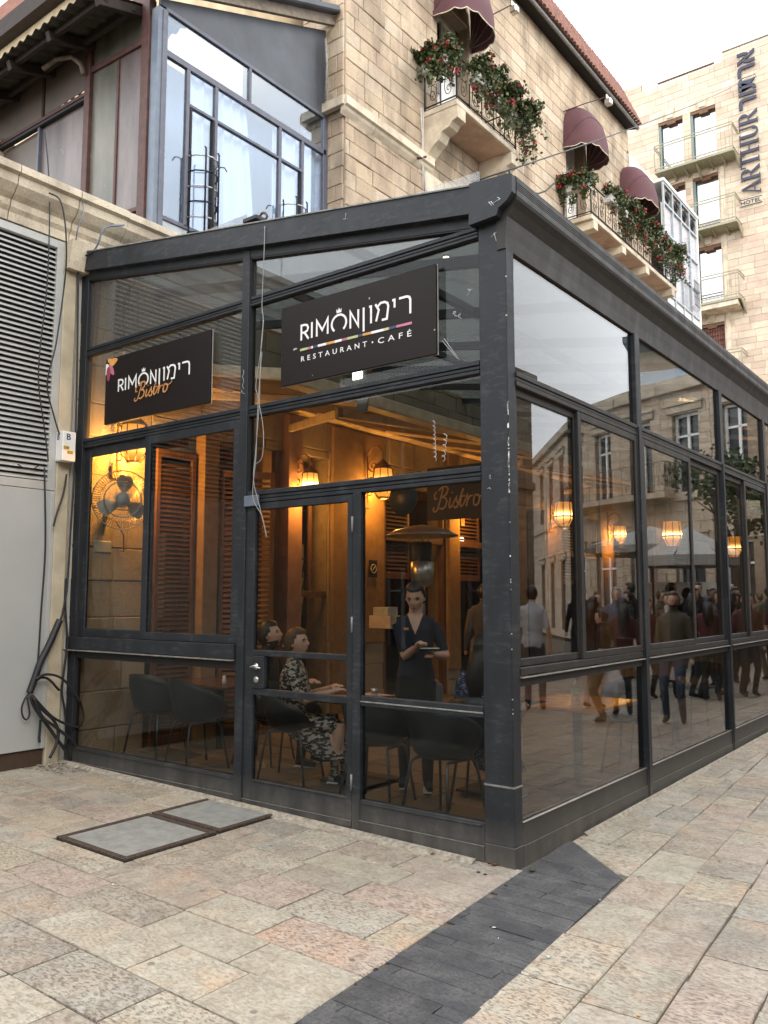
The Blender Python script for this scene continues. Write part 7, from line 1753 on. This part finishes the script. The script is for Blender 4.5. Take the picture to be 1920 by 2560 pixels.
BIS = [[(.475, .200), (.462, .180), (.478, .165), (.505, .178), (.530, .230), (.560, .315), (.568, .345)], [(.500, .312), (.478, .290), (.480, .260), (.505, .262)], [(.520, .318), (.560, .345), (.600, .345), (.618, .325), (.600, .290), (.560, .268), (.592, .262), (.605, .235), (.590, .200), (.555, .182), (.525, .190)],
 [(.640, .262), (.625, .205), (.632, .188), (.655, .200)], [(.655, .292), (.660, .300)], [(.655, .200), (.700, .262), (.702, .235), (.715, .215), (.706, .190), (.682, .186), (.672, .198)], [(.715, .205), (.755, .290), (.772, .320)], [(.735, .262), (.785, .266)], [(.752, .270), (.735, .205), (.745, .190), (.770, .205)], [(.770, .205), (.808, .270), (.815, .255), (.798, .190)], [(.812, .232), (.835, .262), (.862, .262)], [(.880, .262), (.868, .225), (.872, .198), (.892, .190), (.915, .205), (.928, .240), (.918, .262), (.895, .268), (.880, .262)], [(.925, .250), (.965, .262), (.985, .280)]]
for i, p in enumerate(BIS):
    mb = MB(); ribbon(mb, [(.47 + (a - .47) * 1.02, .155 + (b_ - .165) * .92) for a, b_ in p], .0125 if i in (2, 3, 5, 8, 9, 11) else .008, .003 + .0002 * i, -.0368); mb.build('script_letter', M['bronze'], s2)
for i, p in enumerate(BIS):
    mb = MB(); ribbon(mb, [((a - .45) * .72 * mr_w / .42 + .06, (b_ - .15) * 1.35 + .06) for a, b_ in p], .016, .004 + .0003 * i, -.002); mb.build('script_letter', M['bronze'], mr)
# junction box on the pilaster
jb = thing('junction_box', 'white electrical box marked B with yellow number stickers on the pilaster', 'electrical box', (-4.735, -.165, 2.90))
jb.scale = (.86, .86, .86)
MB().box(0, .14, -.09, .07, 0, .33, .006).build('box_body', M['whitepaint'], jb)
bx = lambda body, w_, h2, m_, loc: flat_text(body, w_, h2, m_, jb, loc, (R(90), 0, 0))
flat_text('B', .045, .07, 'navy', jb, (.03, -.0905, .235), (R(90), 0, 0), off=.02)
flat_text('B', .05, .07, 'navy', jb, (.1405, -.045, .235), (R(90), 0, R(90)), off=.02); 
for (ya, z, b_) in ((-.082, .125, '238'), (-.035, .078, '623')):
    MB().box(.1402, .1415, ya, ya + .075, z, z + .04).build('number_sticker', M['yellow'], jb); flat_text(b_, .055, .026, 'navy', jb, (.1416, ya + .008, z + .007), (R(90), 0, R(90)), off=.01)

# ============================================================ CABLES, LITTER, LITTLE THINGS
def cable(name, label, pts, r_, m_='cable', x=None, cat='cable', n=5):
    t = thing(name, label, cat, (0, 0, 0)); P = [Vector(p) for p in pts]
    # smooth the polyline
    Q = []
    for i in range(len(P) - 1):
        p0, p1, p2, p3 = P[max(i - 1, 0)], P[i], P[i + 1], P[min(i + 2, len(P) - 1)]
        for k in range(n): u_ = k / n; Q.append(.5 * ((2 * p1) + (-p0 + p2) * u_ + (2 * p0 - 5 * p1 + 4 * p2 - p3) * u_ ** 2 + (-p0 + 3 * p1 - 3 * p2 + p3) * u_ ** 3))
    Q.append(P[-1]); MB().tube(Q, r_, 6).build('strand', M[m_], t); return t
cr6 = lambda a, b_, x=-4.66: PX(20 + a / 6.146, 1560 + b_ / 6.146, x)
def cab(label, pts, r_=.012, x=-4.68, m_='cable'): return cable('black_cable', label, [cr6(a, b_, x) for a, b_ in pts], r_, m_)
cab('thick black cable sleeve slanting down across the pilaster', [(800, -60), (760, 20), (640, 300), (500, 580), (430, 780), (370, 950), (330, 1060)], .032)
cab('big cable loop reaching over the corner of the glass room', [(430, 850), (520, 790), (640, 775), (780, 810), (900, 900), (1000, 1030), (1100, 1190), (1160, 1380), (1150, 1490), (1060, 1585), (900, 1540), (700, 1440), (540, 1290), (400, 1130)], x=-4.62)
cab('short cut cable end curling from the sleeve', [(420, 880), (500, 825), (600, 835), (680, 900), (740, 970), (790, 1020)], x=-4.65)
cab('narrow cable loop hanging at the left of the tangle', [(330, 1050), (250, 1170), (210, 1300), (230, 1420), (280, 1470), (330, 1400), (320, 1280), (295, 1130)], .008)
cab('cable running from the knot down to the rubble', [(340, 1110), (400, 1260), (510, 1430), (640, 1610), (760, 1780), (880, 1940), (960, 2080)], .016, -4.64)
cab('second cable running from the knot, crossing over the first', [(380, 1100), (500, 1290), (700, 1480), (770, 1650), (740, 1850), (640, 2060)], .014, -4.62)
cab('cable bending under the pane and down to the frame foot', [(400, 1130), (520, 1420), (700, 1560), (880, 1700), (1000, 1800), (1080, 1960), (1090, 2100), (1060, 2140)], .015, -4.60)
cab('upright cable following the pilaster to the ground', [(890, -700), (880, -300), (905, 120), (915, 300), (870, 640), (845, 850), (825, 1050), (870, 1300), (890, 1600), (900, 1780), (850, 1900)], .010, -4.72)
cab('thin cable hugging the edge of the sheet door', [(560, -2400), (575, -1200), (510, -200), (480, 300), (450, 700), (440, 780)], .008, -4.72)
cab('black cable from the roof beam down the inner strip', [(1080, -5500), (1060, -3800), (1020, -2400), (960, -1400), (900, -500), (800, -20)], .009, -4.70)
cab('loose black cable swaying in front of the louvres', [(560, -7600), (620, -7000), (640, -6300), (600, -5200), (500, -4300), (470, -3700), (560, -3000), (620, -2500)], .007, -4.60)
cab('cable from the electrical box bending to the left', [(900, -2300), (850, -2000), (750, -1700), (700, -1500)], .009, -4.68)
cab('plug end hanging by the wall foot', [(500, 1470), (490, 1600), (480, 1750), (485, 1820)], .012, -4.69)
cable('grey_cable', 'grey cable tied over the roof beam end, rising to the cornice', [PX(225, 640, -4.65), PX(245, 610, -4.55), PX(262, 570, -4.5), PX(310, 563, -4.52)], .010, 'bluegrey')
cable('grey_cable', 'pair of black cables looping over the cornice stone', [PX(214, 640, -4.6), PX(240, 627, -4.5), PX(280, 628, -4.5), PX(330, 615, -4.52)], .010)
cable('cornice_cable', 'black cable falling over the cornice down the pilaster', [PX(122, 482, -4.5), PX(150, 500, -4.45), PX(163, 560, -4.45), PX(166, 640, -4.5), PX(160, 720, -4.6), PX(140, 860, -4.6), PX(118, 960, -4.62), PX(135, 1040, -4.65), PX(150, 1090, -4.68)], .008)
cable('cornice_cable', 'thin grey wire dropped from the veranda over the cornice', [PX(207, 480, -4.6), PX(208, 530, -4.5), PX(195, 570, -4.5), PX(190, 600, -4.55)], .006, 'bluegrey')
# pale wires hanging at the middle post
f5 = lambda px, py: PY(px, py, -.07)
cable('pale_wire', 'pale wire looped down the front from the roof hook to the door', [f5(662, 566), f5(660, 640), f5(655, 760), f5(658, 800), f5(652, 880), f5(648, 1010), f5(640, 1120), f5(634, 1200), f5(648, 1262), f5(667, 1342)], .0032, 'wiregrey')
cable('pale_wire', 'second pale wire making a loop beside the sign', [f5(659, 800), f5(653, 870), f5(640, 960), f5(644, 990), f5(658, 1070), f5(656, 1140), f5(640, 1160)], .0032, 'wiregrey')
cable('pale_wire', 'third pale wire ending above the door handle', [f5(655, 880), f5(645, 1010), f5(640, 1140), f5(632, 1240), f5(655, 1290), f5(666, 1344)], .003, 'wiregrey')
# iron hook on the roof
hk = thing('roof_hook', 'rusty iron scroll hook standing on the roof beam', 'hook', (0, 0, 0))
MB().prism([PY(540, 583, .25), PY(648, 555, .25), PY(652, 572, .25), PY(600, 580, .25)], (0, .05, 0)).build('blade', M['rust'], hk)
MB().tube([PY(px, py, .2) for px, py in ((640, 570), (648, 555), (650, 540), (656, 532), (664, 533), (668, 541), (664, 548), (658, 547))], .012, 6).build('scroll', M['rust'], hk)
MB().box(-2.40, -2.24, -.06, .06, 4.665, 4.70, .004).build('clamp', M['iron'], hk)
# debris at the foot of the pilaster and bits on the paving
rb = MB(); rnd = random.Random(9)
for k in range(170):
    x, y = -4.62 + rnd.gauss(0, .13), -.20 + rnd.gauss(0, .08); s_ = rnd.uniform(.006, .03); z = gz(x, y)
    if x < -4.8 or y > -.05: continue
    rb.add([(x + s_ * rnd.uniform(-1, 1), y + s_ * rnd.uniform(-1, 1), z + s_ * rnd.random()) for _ in range(6)], [(0, 1, 2), (0, 2, 3), (0, 3, 4), (1, 2, 5), (2, 3, 5), (3, 4, 5), (0, 1, 5), (4, 0, 5)])
tag(rb.build('rubble', M['rubble']), 'crumbled cement and grit at the foot of the pilaster', 'rubble', kind='stuff')
def leaf_(label, px, py, s_, m_='leafdry', seed=0, nm='dry_leaf', cat='leaf', grp=None):
    rnd = random.Random(seed); p = PZ(px, py, 0); z = gz(p.x, p.y); a = rnd.random() * 6
    V = []; n = 5
    for i in range(n + 1):
        u_ = i / n; wd = math.sin(u_ * math.pi) * .42 * s_ + .0008
        for sg_ in (-1, 0, 1): V.append(((u_ - .5) * s_ * 2, sg_ * wd, .004 + .10 * s_ + (.22 * s_ if sg_ else 0) + .15 * s_ * math.sin(u_ * 5 + seed)))
    o = MB().add(V, [(3 * i + k, 3 * i + k + 1, 3 * i + 4 + k, 3 * i + 3 + k) for i in range(n) for k in (0, 1)]).build(nm, M[m_]); o.location = (p.x, p.y, z); o.rotation_euler = (0, 0, a); tag(o, label, cat, grp)
leaf_('curled dry brown leaf at the foot of the corner post', 1233, 2166, .035, seed=1)
leaf_('rolled dry leaf lying by the side windows', 1585, 2008, .04, seed=2)
leaf_('small brown leaf on the paving left of the corner post', 1083, 2140, .022, seed=3)
leaf_('dark leaf close to the first brown leaf', 1050, 2133, .020, 'gasket', 4)
for i, (px, py, L_) in enumerate(((1196, 2182, 'dark speck left of the dark stone band tip'), (1213, 2187, 'dark speck nearer the dark band'), (1265, 2213, 'round bottle cap pressed into the dark band edge'), (940, 2416, 'round bottle cap at the left edge of the dark band'), (412, 1942, 'small crumb on the paving near the far cover'))):
    p = PZ(px, py, 0); o = MB().lathe([(0, .004), (.010, .004), (.013, 0)], 10).build('metal_disc', M['iron']); o.location = (p.x, p.y, gz(p.x, p.y) + .001); tag(o, L_, 'metal disc')
def scrap(label, px, py, s_, m_, seed):
    rnd = random.Random(seed); p = PZ(px, py, 0); o = MB().prism([(s_ * .9 * rnd.uniform(.6, 1) * math.cos(a), s_ * .55 * rnd.uniform(.6, 1) * math.sin(a), 0) for a in (0, 1.3, 2.6, 3.9, 5.1)], (0, 0, .0015)).build('paper_scrap', M[m_]); o.location = (p.x, p.y, gz(p.x, p.y) + .004); o.rotation_euler = (0, R(6), rnd.random() * 6); tag(o, label, 'litter')
M['cyan'] = simple('pale cyan paper', (.35, .62, .64), .6)
scrap('pale cyan paper triangle at the right edge of the dark band', 1371, 2383, .019, 'cyan', 1); scrap('white torn paper on the dark band', 1235, 2314, .013, 'white', 2); scrap('tiny white scrap lower on the dark band', 1246, 2340, .006, 'white', 3)
scrap('white speck by the right edge of the dark band', 1500, 2246, .008, 'white', 4); scrap('white cigarette end on the left paving', 282, 2220, .011, 'white', 5); scrap('white chip beside the purple stone', 136, 2268, .010, 'white', 6); scrap('white stub in the middle of the left paving', 663, 2300, .010, 'white', 7); scrap('candy wrapper scrap at the lower right', 1595, 2520, .016, 'orange', 8); scrap('white crumb near the left edge of the paving', 5, 1971, .012, 'white', 9); scrap('white stub beyond the covers', 308, 2003, .012, 'white', 10)
# weeds in the joints at the corner
wd_ = MB(); rnd = random.Random(2)
for (x, y) in ((.10, .02), (.09, .05)):
    for k in range(14): a = rnd.random() * 6.28; wd_.add([(x, y, gz(x, y)), (x + .012 * math.cos(a + .4), y + .012 * math.sin(a + .4), .012), (x + .022 * math.cos(a), y + .022 * math.sin(a), .018), (x + .012 * math.cos(a - .4), y + .012 * math.sin(a - .4), .010)], [(0, 1, 2, 3)])
o = wd_.build('weed', M['leaf']); tag(o, 'tiny green weed at the foot of the corner post', 'weed')
